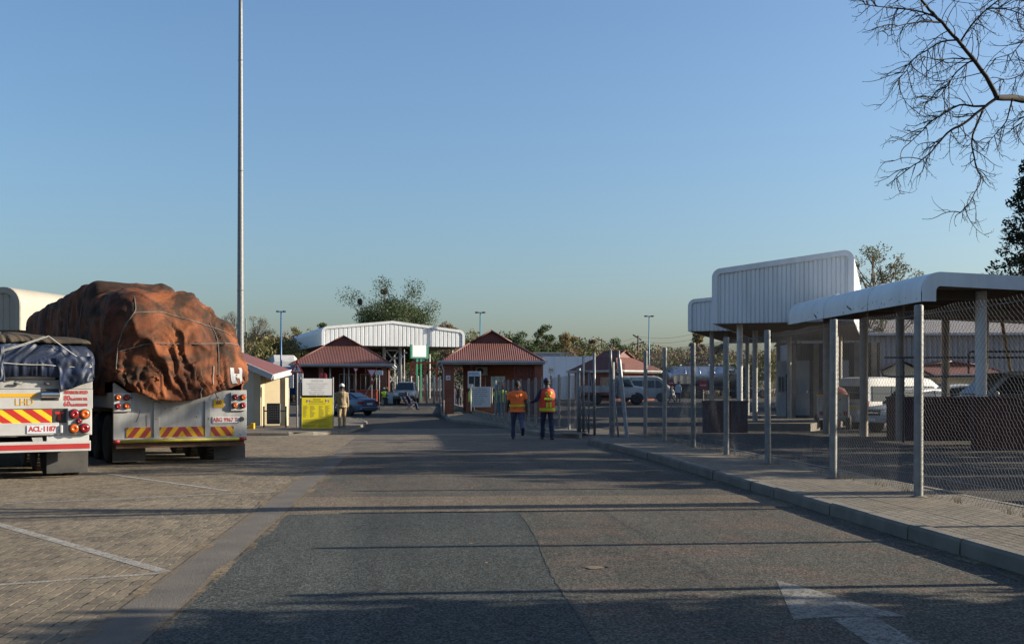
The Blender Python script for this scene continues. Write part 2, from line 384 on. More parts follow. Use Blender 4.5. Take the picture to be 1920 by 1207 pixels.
MT['roof_dark'] = mk('maroon_gable_board', (.13, .03, .026), (.10, .025, .022), 2, .6)
MT['gutter'] = mk('grey_gutter', (0.340, 0.357, 0.383), (0.281, 0.297, 0.323), 2, .5)
MT['fascia'] = mk('white_canopy_sheet', (.66, .675, .68), (.48, .49, .49), 1.6, .48, lo=.35, hi=.9, detail=10, stretch=(1.6, 1.6, .22))
MT['fascia_lit'] = mk('sunlit_canopy_sheet', (0.301, 0.280, 0.233), (0.259, 0.238, 0.197), .6, .55, lo=.3, hi=.75, detail=8)  # same white sheet with warm sunlight put into its colour
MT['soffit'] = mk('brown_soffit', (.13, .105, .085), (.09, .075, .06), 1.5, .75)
MT['grey_sheet'] = mk('grey_corrugated_sheet', (.26, .28, .32), (.20, .215, .25), .7, .6)
MT['pink_roof'] = mk('dusty_roof_sheet', (.42, .35, .31), (.36, .30, .27), .5, .7)
def leaf_mat(name, c1, c2, c3, tr=.25):
    m, nt, b = newmat(name); b.inputs['Roughness'].default_value = .65; b.inputs['Specular IOR Level'].default_value = .25
    gi = N(nt, 'ShaderNodeNewGeometry'); vec = coords(nt)
    a = ramp(nt, gi.outputs['Random Per Island'], [(.0, c1), (.5, c2), (1.0, c3)]).outputs['Color']
    a = mix(nt, .7, a, ramp(nt, noi(nt, vec, .7, 4), [(.3, .55), (.7, 1.35)]).outputs['Color'], 'MULTIPLY')
    nt.links.new(a, b.inputs['Base Color'])
    t = N(nt, 'ShaderNodeBsdfTranslucent'); nt.links.new(a, t.inputs['Color'])
    ms = N(nt, 'ShaderNodeMixShader'); ms.inputs[0].default_value = tr
    nt.links.new(b.outputs[0], ms.inputs[1]); nt.links.new(t.outputs[0], ms.inputs[2])
    nt.links.new(ms.outputs[0], nt.nodes['Material Output'].inputs['Surface'])
    return m
MT['leaf_green'] = leaf_mat('acacia_leaves', (0.035, 0.058, 0.022), (0.050, 0.076, 0.027), (0.073, 0.088, 0.035))
MT['leaf_olive'] = leaf_mat('olive_bush_leaves', (0.083, 0.088, 0.029), (0.118, 0.114, 0.039), (0.158, 0.134, 0.050))
MT['leaf_brown'] = leaf_mat('dry_winter_leaves', (0.122, 0.091, 0.057), (0.158, 0.118, 0.066), (0.194, 0.138, 0.077))
MT['leaf_grey'] = leaf_mat('grey_thorn_twigs', (0.119, 0.101, 0.084), (0.154, 0.133, 0.105), (0.196, 0.168, 0.126))
MT['leaf_gold'] = leaf_mat('golden_leaves', (0.160, 0.131, 0.052), (0.206, 0.160, 0.071), (0.262, 0.188, 0.089))
MT['leaf_orange'] = leaf_mat('russet_leaves', (0.143, 0.098, 0.056), (0.173, 0.112, 0.064), (0.120, 0.090, 0.053))
MT['leaf_dark'] = leaf_mat('dark_evergreen_leaves', (.012, .022, .012), (.018, .032, .016), (.03, .042, .02), .12)
MT['leaf_sparse'] = leaf_mat('thin_grey_green_leaves', (.075, .085, .04), (.10, .105, .05), (.14, .125, .06))
MT['grass_dry'] = leaf_mat('dry_grass_blades', (.22, .16, .08), (.28, .21, .11), (.16, .14, .06))
MT['leaf_litter'] = leaf_mat('fallen_leaf', (.20, .10, .04), (.30, .19, .08), (.15, .08, .04))
# ------------------------------------------------------------------ people
def skinned(mb, name, mat, parent, vox, smooth=4):
    """fuse overlapping limb volumes into one continuous surface"""
    o = bpy.data.objects.new('tmp', mb.mesh('tmp', mat)); COL.objects.link(o)
    r = o.modifiers.new('r', 'REMESH'); r.mode = 'VOXEL'; r.voxel_size = vox; r.use_smooth_shade = True
    if smooth:
        q = o.modifiers.new('s', 'SMOOTH'); q.iterations = smooth; q.factor = .5
    dg = bpy.context.evaluated_depsgraph_get(); me = bpy.data.meshes.new_from_object(o.evaluated_get(dg))
    bpy.data.objects.remove(o); me.name = name
    me.materials.clear(); me.materials.append(mat)
    q = bpy.data.objects.new(name, me); COL.objects.link(q); q.parent = parent
    return q
def limb(mb, pts, rad, n=10, round_end=True):
    mb.tube(pts, rad, n)
    if round_end:
        for p, r in zip(pts, rad): mb.ell(p, r * .99, r * .99, r * .99, n, 6)
def rings(mb, lst, n=16):
    """stack of ellipses (centre, rx, ry)"""
    secs = [[V(c) + V((rx * math.cos(2 * PI * j / n), ry * math.sin(2 * PI * j / n), 0)) for j in range(n)] for c, rx, ry in lst]
    mb.loft(secs, 0, True, True)
def person(label, loc, rz, h=1.75, stout=1.0, pelvis=None, legs=((0, 0), (0, 0)), arms=((0, 8, 5), (0, 8, 5)), lean=0, head=(0, 0),
           top='cloth_dark', sleeve='short', bottom='charcoal', shoe='shoe', hat=None, vest=None, vox=.012, hands=True, group=None, seat=False):
    """local frame: faces +y, x to the person's right. legs: (thigh swing forward, knee bend); arms: (swing forward, abduct, elbow bend) in degrees; right then left"""
    t = thing('person', label, 'person', loc, rz, group)
    k = h / 1.75
    hipz = .93 * k if pelvis is None else pelvis
    def leg(side, sw, kn):
        a = V((.09 * side * k * stout ** .5, 0, hipz)); d = V((.02 * side, math.sin(R(sw)), -math.cos(R(sw)))).normalized()
        kn_p = a + d * .43 * k; d2 = V((0, math.sin(R(sw - kn)), -math.cos(R(sw - kn)))); an = kn_p + d2 * .42 * k
        return a, kn_p, an
    if pelvis is None and not seat:      # drop the pelvis until the lower foot stands on the ground
        low = min(leg(1, *legs[0])[2].z, leg(-1, *legs[1])[2].z); hipz += .085 * k - low
    LG = [leg(1, *legs[0]), leg(-1, *legs[1])]
    ln = R(lean)
    def T(x, y, z):  # torso space: z above the pelvis, leaning about it
        return V((x * k, (y * math.cos(ln) + z * math.sin(ln)) * k, hipz + (z * math.cos(ln) - y * math.sin(ln)) * k))
    s = stout
    tors = [(-.06, .155 * s, .115 * s, 0), (.04, .165 * s, .125 * s, 0), (.14, .155 * s, .115 * s, .005), (.27, .17 * s, .12 * s, .01), (.38, .185 * s, .118 * s, 0), (.45, .18 * s, .105, -.01), (.50, .155 * s, .095, -.012), (.54, .115, .08, -.012), (.57, .076, .068, -.008), (.62, .062, .062, .01)]
    AR = []
    for side, (sw, ab, el) in ((1, arms[0]), (-1, arms[1])):
        sh = T(.188 * side * s ** .8, -.01, .445)
        d = V((math.sin(R(ab)) * side, math.sin(R(sw)) * math.cos(R(ab)), -math.cos(R(sw)) * math.cos(R(ab)))).normalized()
        e = sh + d * .29 * k
        d2 = V((d.x * .5, math.sin(R(sw + el)), -math.cos(R(sw + el)))).normalized()
        w = e + d2 * .255 * k
        AR.append((sh, e, w, d2, side))
    b = MB()
    rings(b, [(T(0, y, z), rx * k * .97, ry * k * .97) for z, rx, ry, y in tors])
    hc = T(0, .03, .695); hr = Matrix.Rotation(R(head[0]), 3, 'Z') @ Matrix.Rotation(R(-head[1]), 3, 'X')
    HP = lambda x, y, z: hc + hr @ V((x * k * 1.07, y * k * 1.07, z * k * 1.05))
    b.ell(hc + hr @ V((0, -.008, .02)) * k, 1.07 * .076 * k, 1.07 * .094 * k, 1.05 * .10 * k, 16, 12, 0, hr)
    b.ell(HP(0, .022, -.05), .060 * k, .066 * k, .068 * k, 14, 10, 0, hr)       # jaw
    b.ell(HP(0, .094, -.015), .016 * k, .02 * k, .026 * k, 8, 6, 0, hr)         # nose
    b.ell(HP(0, .078, -.062), .026 * k, .012 * k, .012 * k, 8, 6, 0, hr)        # mouth
    for sx in (-1, 1):
        b.ell(HP(.078 * sx, -.005, -.008), .012 * k, .022 * k, .034 * k, 8, 6, 0, hr)
        b.ell(HP(.032 * sx, .083, .018), .018 * k, .012 * k, .011 * k, 8, 6, 0, hr)   # eye and brow
    limb(b, [T(0, -.005, .53), T(0, .02, .64)], [.058 * k, .052 * k])
    for (sh, e, w, d, side) in AR:
        limb(b, [sh, (sh + e) / 2, e, (e * 2 + w) / 3, w], [.052 * k * s ** .5, .048 * k, .04 * k, .042 * k, .028 * k])
        if hands:
            x = V((1, 0, 0)) - d * d.x; x.normalize(); fwd = d.cross(x) * 1.0
            if fwd.y < 0: fwd = -fwd
            pc = w + d * .055 * k
            b.ell(pc, .018 * k, .04 * k, .052 * k, 10, 8, 0, Matrix((x, fwd, d)).transposed())
            for i, L in enumerate((.062, .074, .07, .055)):
                q = w + d * .098 * k + fwd * (.027 - .018 * i) * k
                inn = -x * side
                limb(b, [q, q + (d * .9 + inn * .25) * L * .55 * k, q + (d * .75 + inn * .55) * L * k], [.0095 * k, .0088 * k, .0075 * k], 7)
            q = w + d * .035 * k + fwd * .035 * k
            limb(b, [q, q + (d * .6 + fwd * .7) * .035 * k, q + (d * .95 + fwd * .45) * .062 * k], [.012 * k, .0105 * k, .0085 * k], 7)
    for (a, kn_p, an) in LG:
        limb(b, [a, kn_p, (kn_p * 2 + an) / 3, an], [.075 * k, .052 * k, .05 * k, .034 * k])
        b.ell(an + V((0, .05 * k, -.045 * k)), .038 * k, .10 * k, .032 * k, 10, 6)
    skinned(b, 'body', MT['skin'], t, min(vox, .0095) if hands else vox, 3)
    c = MB()
    hem = -.10 if sleeve != 'tucked' else -.0
    rings(c, [(T(0, y, z), rx * k * 1.0 + .022, ry * k * 1.0 + .024) for z, rx, ry, y in [(hem, .186 * s, .148 * s, 0), (hem + .06, .178 * s, .138 * s, 0)] + [q for q in tors if hem + .03 < q[0] < .56]])
    for (sh, e, w, d, side) in AR:
        if sleeve in ('short', 'tucked'): limb(c, [sh, sh.lerp(e, .62)], [.07 * k * s ** .5, .068 * k * s ** .5], 12, False); c.ell(sh, .068 * k * s ** .5, .068 * k * s ** .5, .066 * k)
        elif sleeve == 'long':
            limb(c, [sh, sh.lerp(e, .5), e, e.lerp(w, .5)], [.066 * k, .062 * k, .056 * k, .05 * k], 12); c.tube([e.lerp(w, .4), e.lerp(w, .94)], [.052 * k, .046 * k], 12)
    # a few folds in the cloth
    shirt = skinned(c, 'shirt', MT[top], t, vox, 5)
    for v in shirt.data.vertices:
        f = noise.noise(v.co * 9 + V((loc[0], 3, 1))) * .012 + noise.noise(V((v.co.x * 22, v.co.y * 22, v.co.z * 7))) * .006
        v.co += v.normal * f
    c = MB()
    rings(c, [(T(0, 0, z), rx * k, ry * k) for z, rx, ry in [(-.10, .165 * s, .13 * s), (-.03, .168 * s, .128 * s), (.04, .158 * s, .118 * s)]])
    for (a, kn_p, an) in LG:
        limb(c, [a + V((0, 0, .0)), a.lerp(kn_p, .5), kn_p, kn_p.lerp(an, .4)], [.098 * k * s ** .7, .088 * k * s ** .5, .07 * k, .068 * k], 12)
        c.tube([kn_p.lerp(an, .3), an + (an - kn_p).normalized() * .01], [.068 * k, .066 * k], 12)
    tr = skinned(c, 'trousers', MT[bottom], t, vox, 4)
    for v in tr.data.vertices:
        v.co += v.normal * (noise.noise(V((v.co.x * 14, v.co.y * 14, v.co.z * 8))) * .011)
    for (a, kn_p, an) in LG:
        d = (an - kn_p).normalized(); f = V((0, -d.z, d.y)).normalized()
        c = MB(); c.tube([an - d * .06 * k, an + d * .03 * k], [.05 * k, .052 * k], 10)
        rm = Matrix((V((1, 0, 0)), f, V((1, 0, 0)).cross(f))).transposed()
        c.ell(an + d * .045 * k + f * .05 * k, .05 * k, .13 * k, .045 * k, 12, 8, 0, rm)
        c.box(an + d * .07 * k + f * .05 * k, (.085 * k, .25 * k, .03 * k), rm)
        skinned(c, 'shoe', MT[shoe], t, .012, 2)
    # hair or headgear
    c = MB(); n = 18; secs = []
    for i in range(7):
        a = i / 6 * R(88); secs.append([HP(.084 * math.cos(a) * math.cos(2 * PI * j / n), -.010 + .102 * math.cos(a) * math.sin(2 * PI * j / n), .028 + .106 * math.sin(a)) for j in range(n)])
    c.loft(secs, 0, True, False)
    bk = [[HP((.083 - .010 * i) * math.cos(R(180 + 180 * j / 10)), -.010 + (.1 - .008 * i) * math.sin(R(180 + 180 * j / 10)), .03 - i * .022) for j in range(11)] for i in range(4)]
    c.loft(bk, 0, True, False, False)
    c.build('hair', MT['hair'], t)
    if hat:
        c = MB(); secs = []
        for i in range(7):
            a = i / 6 * R(88); secs.append([HP(.096 * math.cos(a) ** .8 * math.cos(2 * PI * j / n), -.006 + .115 * math.cos(a) ** .8 * math.sin(2 * PI * j / n), .026 + .118 * math.sin(a)) for j in range(n)])
        c.loft(secs, 0, True, True)
        vis = [[HP(.09 * math.cos(R(10 + 160 * j / 10)), .10 * math.sin(R(10 + 160 * j / 10)) + q * .085 * math.sin(R(10 + 160 * j / 10)), .034 - q * .016) for j in range(11)] for q in (0, .5, 1)]
        c.loft(vis, 0, True, False, False)
        c.build('cap', MT[hat], t)
    if vest:
        vm, tm = vest
        c = MB()
        lst = [(-.13, .168 * s, .126 * s, 0), (.04, .176 * s, .136 * s, 0), (.14, .172 * s, .132 * s, .005), (.27, .178 * s, .134 * s, .01), (.38, .174 * s, .128 * s, 0), (.45, .155 * s, .115, -.01), (.50, .125 * s, .095, -.012), (.525, .10, .08, -.012)]
        secs = []
        for z, rx, ry, y in lst:
            secs.append([T(0, y, z) + V(((rx + .046) * k * math.cos(2 * PI * j / 28), (ry + .046) * k * math.sin(2 * PI * j / 28), 0)) for j in range(28)])
        c.loft(secs, 0, True, False); vo = c.build('vest', MT[vm], t)
        def band(z0, z1, a0, a1, mat, e=.053):
            c = MB()
            def prof(z):
                for i in range(len(lst) - 1):
                    if lst[i][0] <= z <= lst[i + 1][0]:
                        q = (z - lst[i][0]) / (lst[i + 1][0] - lst[i][0]); return [lst[i][m] + (lst[i + 1][m] - lst[i][m]) * q for m in (1, 2, 3)]
                return lst[-1][1:]
            def P(u, w):
                z = z0 + (z1 - z0) * w if not hasattr(z0, '__len__') else 0
                rx, ry, y = prof(z); a = R(a0 + (a1 - a0) * u); return T(0, y, z) + V(((rx + e) * k * math.cos(a), (ry + e) * k * math.sin(a), 0))
            c.grid(P, 25, 3); c.build('reflective_band', MT[mat], vo)
        band(-.10, -.02, 0, 360, 'lime'); 
        if vm == 'hiviz_or':
            band(.385, .45, 242, 257, 'lime'); band(.385, .45, 283, 298, 'lime'); band(.31, .36, 252, 264, 'lime'); band(.31, .36, 276, 288, 'lime')
            band(.19, .29, 240, 300, 'text_black', .056)
            for a0 in (250, 275):
                band(.0, .14, a0, a0 + 15, 'lime')
            p = T(0, -.138 * s, .24) + V((0, -.074, 0))
            text('POLICE', .085 * k, MT['lime'], vo, frame(p, (1, 0, 0), (0, 0, 1)), 'lettering', bold=.003, ext=.004)
        else:
            band(.20, .27, 0, 360, 'grey_board')
    return t
def rzf(px, Z, turn=0):
    """heading that looks straight away from the camera along the ray of px, plus a turn to the left in degrees"""
    p = on(px, Z); return math.atan2(-p.x, p.y) + R(turn)
def nudge(p, dx=0, dy=0, dz=0): return V((p.x + dx, p.y + dy, p.z + dz))

pp = on(970, 31.3)
m1 = person('man in an orange T-shirt and dark trousers walking away on the paving beside the policeman', pp, R(0), 1.74, 1.18,
            legs=((-22, 42), (16, 6)), arms=((-12, 9, 12), (12, 9, 16)), top='orange', bottom='denim', head=(0, 0), vox=.012)
# lime stripe round the shirt
c = MB(); c.grid(lambda u, v: V((.243 * math.cos(2 * PI * u), .196 * math.sin(2 * PI * u), .985 + .045 * v + .012 * math.sin(2 * PI * u))), 32, 2, 0, True)
c.build('reflective_band', MT['lime'], m1)
pp = on(1026, 31.3)
person('policeman in a navy uniform with an orange and lime POLICE vest and navy cap', pp, R(9), 1.80, 1.02,
       legs=((-9, 6), (12, 5)), arms=((20, 4, 84), (4, 30, 78)), top='navy', sleeve='long', bottom='navy', hat='navy', vest=('hiviz_or', 'lime'), head=(-16, 3), vox=.012)
pp = G(641, 803, .12)
person('man in a khaki work suit and white cap walking past the yellow notice board', pp, R(8), 1.72, 1.0,
       legs=((14, 6), (-12, 14)), arms=((4, 7, 14), (14, 6, 34)), top='khaki', sleeve='long', bottom='khaki', shoe='shoe_tan', hat='cap_white', head=(15, 6), vox=.014)
# ------------------------------------------------------------------ people farther off
def pers(px, Z, rz, label, lift=0, base=None, **k):
    q = on(px, Z, lift) if base is None else base
    k.setdefault('vox', .022); return person(label, q, rz, hands=False, **k)
pers(933, 57.5, R(170), 'person in a lime vest standing before the map poster', .13, h=1.68, top='lime', bottom='cloth_dark')
pers(942.5, 57.3, R(200), 'person in a lime vest and red cap beside the map poster', .13, h=1.76, top='lime', bottom='cloth_dark', hat='red')
pers(885, 61.6, R(160), 'person in a lime banded vest behind the glazed notice case', .13, h=1.75, top='cloth_dark', bottom='cloth_dark', vest=('lime', 'lime'))
pers(849, 80, R(180), 'person in dark clothes, first of the three in the booth passage from the left', .0, h=1.72, bottom='denim', top='cloth_dark', sleeve='long')
pers(855.5, 81, R(0), 'person in pale trousers amid the three in the booth passage', .0, h=1.76, bottom='denim', top='cloth_dark', sleeve='long')
pers(862, 78, R(20), 'person in black nearest the inner wall of the booth passage', .0, h=1.74, top='cloth_dark')
pers(1259, 93, R(60), 'person in a dark jacket standing below the left no entry sign', .0, h=1.76, legs=((18, 4), (-14, 18)), top='cloth_dark', sleeve='long')
pers(1272, 92, R(-30), 'person in a pale shirt on the kerb right of the left no entry sign', .0, h=1.8, top='grey_board', sleeve='long', legs=((10, 4), (-8, 6)))
def seated(px, Z, rz, label, sh=.42, **k):
    q = on(px, Z, .02); k.setdefault('vox', .02); return person(label, q, rz, pelvis=sh + .12, seat=True, hands=False, legs=((84, 82), (80, 78)), arms=((35, 8, 50), (30, 8, 60)), **k)
seated(720, 84.2, R(200), 'person in a yellow vest and white cap seated by the brick pillar', top='lime', hat='cap_white', h=1.7)
seated(725.5, 84.6, R(170), 'person in dark blue seated beside the one in yellow by the brick pillar', top='navy', bottom='denim', hat='amber', h=1.72)
for px, Z, l in ((720, 84.4, 'upturned crate under the seated person in yellow by the pillar'), (725.5, 84.8, 'upturned crate under the seated person in dark blue by the pillar')):
    q = on(px, Z, .0); c = thing('crate', l, 'crate', q); mb = MB(); mb.span(-.2, .2, -.2, .2, .0, .43); mb.build('body', MT['timber'], c, bevel=.015); mb = MB()
    for z in (.08, .2, .32): mb.span(-.21, .21, -.21, -.2, z, z + .06)
    mb.build('slat', MT['cream_pale'], c)
q = on(769, 76, .0); ch = thing('folding_chair', 'low folding chair under the reclining person before the silver pickup', 'chair', q, R(-75))
mb = MB(); mb.span(-.25, .25, -.25, .25, .40, .44); mb.build('seat', MT['navy'], ch); mb = MB(); mb.beam((-.0, -.25, .44), (0, -.60, 1.0), .5, .04); mb.build('backrest', MT['navy'], ch)
for x in (-.24, .24):
    for a, b_ in (((x, -.28, 0), (x, .25, .42)), ((x, .28, 0), (x, -.25, .42))): mb = MB(); mb.tube([a, b_], .015, 6); mb.build('leg', MT['galv_dull'], ch)
person('person in dark blue reclining on a folding chair in front of the silver pickup', q, R(-75), 1.72, 1.0, pelvis=.54, seat=True, hands=False, legs=((84, 70), (78, 60)), arms=((30, 14, 40), (26, 14, 50)), lean=-24, top='navy', sleeve='long', bottom='navy', vox=.02)
# low table beside the pillar
q = on(735, 84.5, 0); tb2 = thing('stall_table', 'small grey table between the brick pillar and the silver pickup', 'table', q)
mb = MB(); mb.span(-.45, .45, -.3, .3, .95, 1.0); mb.build('top', MT['cream_pale'], tb2); mb = MB(); mb.span(-.42, .42, -.27, -.25, .1, .94); mb.build('front_panel', MT['grey_board'], tb2)
for x in (-.42, .42):
    for y in (-.27, .27): mb = MB(); mb.tube([(x, y, 0), (x, y, .95)], .025, 6); mb.build('leg', MT['galv_dull'], tb2)
# ------------------------------------------------------------------ land, roads, paving
def ys(a, b, st=2.0):
    n = max(1, int(round((b - a) / st))); return [a + (b - a) * i / n for i in range(n + 1)]
def sheet(name, ylist, xl, xr, lift, mat, kind='structure', nx=2):
    mb = MB(); fl = (lambda y: xl) if not callable(xl) else xl; fr = (lambda y: xr) if not callable(xr) else xr
    vs = []; fs = []
    for y in ylist:
        for i in range(nx):
            x = fl(y) + (fr(y) - fl(y)) * i / (nx - 1); vs.append((x, y, gz(y) + lift))
    for j in range(len(ylist) - 1):
        for i in range(nx - 1): fs.append((j * nx + i, j * nx + i + 1, (j + 1) * nx + i + 1, (j + 1) * nx + i))
    mb.add(vs, fs); o = mb.build(name, mat); o['kind'] = kind; return o
def slab(name, pts, h, mat, kind='structure', base=-.15):
    """raised footway of a given outline (counter-clockwise), top following the land"""
    bm = bmesh.new()
    vs = [bm.verts.new((p[0], p[1], gz(p[1]) + h)) for p in pts]; f = bm.faces.new(vs); bm.normal_update()
    bmesh.ops.triangulate(bm, faces=[f], ngon_method='EAR_CLIP')
    me = bpy.data.meshes.new(name)
    if f.is_valid and f.normal.z < 0: bmesh.ops.reverse_faces(bm, faces=bm.faces)
    bm.to_mesh(me); bm.free(); me.materials.append(mat)
    o = bpy.data.objects.new(name, me); COL.objects.link(o); o['kind'] = kind; return o
def kerb(name, pts, h=.13, w=.16, st=1.0, side=-1, seed=1):
    """row of kerb stones along a polyline; the stones lie to the left (side=1) or right (-1) of the walking direction"""
    rng = random.Random(seed); P = [V((p[0], p[1], 0)) for p in pts]
    acc = [0]
    for a, b in zip(P, P[1:]): acc.append(acc[-1] + (b - a).length)
    def at(s):
        for i in range(len(P) - 1):
            if s <= acc[i + 1] or i == len(P) - 2: return P[i].lerp(P[i + 1], (s - acc[i]) / (acc[i + 1] - acc[i]))
    n = max(1, int(acc[-1] / st)); mb = MB()
    for i in range(n):
        s0 = acc[-1] * i / n + .008; s1 = acc[-1] * (i + 1) / n - .008; a, b = at(s0), at(s1)
        t = (b - a).normalized(); nr = V((-t.y, t.x, 0)) * side; j = rng.uniform(-.008, .008); jj = rng.uniform(-.01, .01)
        prof = [(0, -.12), (.012, h - .03), (.035, h), (w, h + .002), (w, -.12)]
        secs = [[q + nr * (o + jj) + V((0, 0, gz(q.y) + z + (j if z > 0 else 0))) for o, z in prof] for q in (a, b)]
        mb.loft(secs, 0, False, True)
    o = mb.build(name, MT['concrete'], weld=True); o['kind'] = 'structure'
    # mortar core behind the joints
    return o
far = ys(-60, 30, 15) + ys(30, 200, 2)[1:] + [260, 400, 900, 2500]
sheet('ground', far, -1500, 1500, 0, MT['dirt'], nx=3)
sheet('yard_tarmac', ys(-20, 30, 10) + ys(30, 140, 2)[1:], -55, 60, .005, MT['asphalt_yard'])
sheet('block_paving', ys(-20, 27, 5) + ys(27, 40, 1)[1:], -45, -2.0, .010, MT['pavers'])
sheet('paved_crossing', ys(25.0, 45, 1), -1.995, 7.5, .010, MT['pavers_far'])
sheet('road', ys(-20, 25.6, 3), -1.62, 4.9, .014, MT['asphalt'])
sheet('edge_strip', ys(-20, 26, 3), -2.02, -1.62, .018, MT['strip'])
# newer tarmac patch in the near lane and a pale band across the road
def xb(y): return 1.0 + .028 * (y - 6.3) + .02 * math.sin(y * 1.3)
sheet('road_patch', ys(-6, 12.75, .5), -1.60, xb, .018, MT['asphalt_patch'])
for xe, ww_ in ((-2.03, .13), (-1.61, .10), (4.70, .16)):
    mb = MB(); vs = []; n = 150; rg = random.Random(int(xe * 10))
    for i in range(n + 1):
        y = 5 + 20.5 * i / n; a = ww_ * (.5 + .6 * noise.noise(V((y * 1.7, xe, 0)))); b_ = ww_ * (.5 + .6 * noise.noise(V((y * 1.3, xe, 9))))
        vs += [(xe - a, y, .0205), (xe + b_, y, .0205)]
    mb.add(vs, [(2 * i, 2 * i + 1, 2 * i + 3, 2 * i + 2) for i in range(n)]); o = mb.build('sand_drift', MT['sand_thin']); o['kind'] = 'structure'
# ragged seam between the two tarmac lanes
mb = MB(); vs = []; n = 160
for i in range(n + 1):
    y = 5 + 7.7 * i / n; x = xb(y) + .02 * noise.noise(V((y * 6, 0, 3))); w_ = .004 + .006 * noise.noise(V((y * 5, 4, 0)))
    vs += [(x - max(w_, .002), y, .0222), (x + max(w_, .002), y, .0222)]
mb.add(vs, [(2 * i, 2 * i + 1, 2 * i + 3, 2 * i + 2) for i in range(n)]); o = mb.build('tarmac_seam', MT['tar']); o['kind'] = 'structure'
mb = MB(); rb = random.Random(4); n = 40; vs = []
for i in range(n + 1):
    x = -1.61 + 6.3 * i / n
    vs += [(x, 12.8 + .05 * x + .03 * noise.noise(V((x * 2, 0, 0))), .0185), (x, 14.7 - .03 * x + .04 * noise.noise(V((x * 2, 5, 0))), .0185)]
mb.add(vs, [(2 * i, 2 * i + 2, 2 * i + 3, 2 * i + 1) for i in range(n)]); o = mb.build('road_band', MT['asphalt_band']); o['kind'] = 'structure'
# painted lines on the paving (angled lorry bays) and arrow
def line(name, a, b, w, mat='paint', lift=.0135):
    a = V((a.x, a.y, 0)); b = V((b.x, b.y, 0)); t = (b - a).normalized(); nr = V((-t.y, t.x, 0)) * w / 2; mb = MB(); k = max(2, int((b - a).length / 1.0))
    vs = []
    for i in range(k + 1):
        p = a.lerp(b, i / k)
        for q in (p - nr, p + nr): vs.append((q.x, q.y, gz(q.y) + lift))
    mb.add(vs, [(2 * i, 2 * i + 1, 2 * i + 3, 2 * i + 2) for i in range(k)]); o = mb.build(name, MT[mat]); o['kind'] = 'structure'; return o
line('bay_line', G(-160, 940), G(312, 1076), .115)
line('bay_line', G(165, 884), G(430, 922), .11)
line('bay_line', G(-300, 1122), G(300, 1078), .07)
line('bay_line', G(10, 946), G(560, 921), .08)
line('bay_line', G(250, 868), G(560, 858), .09)
line('bay_line', G(460, 861), G(300, 870), .09)
line('bay_line', G(430, 845), G(520, 838), .08)
for a, b in ((722, 738), (751, 765), (780, 795), (808, 822)): line('give_way_line', G(a, 763.5), G(b, 763.5), .32, lift=.009)
a0, b0 = G(747, 781.5), G(790, 780); line('lane_arrow', a0, b0, .5, lift=.009)
mb = MB()
def P2(px, py): q = G(px, py); return (q.x, q.y, .0175)
head = [P2(1455, 1091), P2(1700, 1160), P2(1568, 1162), P2(1488, 1168)]
tail = [P2(1488 + 72, 1162.5), P2(1568 + 40, 1161.5), P2(1790, 1240), P2(1850, 1300), P2(1700, 1300)]
mb.poly(head[::-1]); mb.poly([P2(1560, 1163.5), P2(1640, 1162.5), P2(1830, 1275), P2(1760, 1310)][::-1]); o = mb.build('arrow_marking', MT['paint_arrow'], weld=True); o['kind'] = 'structure'
# right-hand footway with its kerb, ending in a rounded nose at the gate
KX = [(4.80, -20), (4.78, 5), (4.76, 15), (4.76, 20), (4.74, 22.5), (4.66, 25), (4.52, 26.8), (4.42, 27.8), (4.45, 28.5), (4.75, 29.1), (5.3, 29.4), (6.3, 29.5), (6.72, 29.4)]
kerb('kerb', KX, .155, .15, 1.0, -1, 3)
kerb('yard_kerb', [(6.95, 29.4), (6.95, 5)], .155, .14, 1.0, 1 if False else -1, 5)
slab('pavement', [(4.90, -20), (6.85, -20), (6.85, 29.35), (5.35, 29.27), (4.82, 28.95), (4.58, 28.4), (4.56, 27.8), (4.66, 26.8), (4.80, 25), (4.88, 22.5), (4.90, 20)], .150, MT['pavers_foot'])
# island on the left with the notice boards
IL = [G(380, 818), G(560, 817), G(620, 815.5), G(647, 813), G(667, 807), G(684, 799), G(690, 794)]
bk = [G(655, 786), G(560, 785), G(380, 786)]
kerb('island_kerb', [(p.x, p.y) for p in IL + [G(672, 788)]], .13, .15, .9, 1, 6)
slab('island_pavement', [(p.x, p.y + .08) for p in IL] + [(p.x, p.y) for p in bk], .122, MT['pavers_far'])
# footway round the brick booth
BK = [G(1087, 822), G(1060, 821.8), G(1032, 820.4), G(1007, 817), G(978, 811), G(945, 802.5), G(920, 797.5), G(880, 793.5), G(850, 791.5), G(838, 788), G(830, 780), G(826, 771), G(825, 757)]
kerb('booth_kerb', [(p.x, p.y) for p in BK], .14, .15, 1.0, 1 if False else -1, 7)
far_r = [on(1150, 88), on(1180, 36)]
slab('booth_pavement', [(p.x + .07, p.y + .07) for p in BK] + [(p.x, p.y) for p in (on(830, 88), on(980, 88), on(960, 56), on(1105, 36))], .132, MT['pavers_foot'])
# pothole with spilled sand
pc = G(1130, 1067); mb = MB(); n = 18
mb.add([(pc.x - .06, pc.y, .024)] + [(pc.x - .06 + (.085 + .02 * math.sin(5 * a)) * math.cos(a), pc.y + (.075 + .02 * math.cos(3 * a)) * math.sin(a), .0195) for a in [2 * PI * i / n for i in range(n)]], [(0, i + 1, (i + 1) % n + 1) for i in range(n)])
o = mb.build('sand_patch', MT['sand']); o['kind'] = 'structure'
mb = MB(); mb.add([(pc.x + .045 + (.035 + .008 * math.sin(4 * a)) * math.cos(a), pc.y + .02 + (.03 + .008 * math.cos(5 * a)) * math.sin(a), .0245) for a in [2 * PI * i / n for i in range(n)]], [tuple(range(n))]); o = mb.build('pothole', MT['dark']); o['kind'] = 'structure'

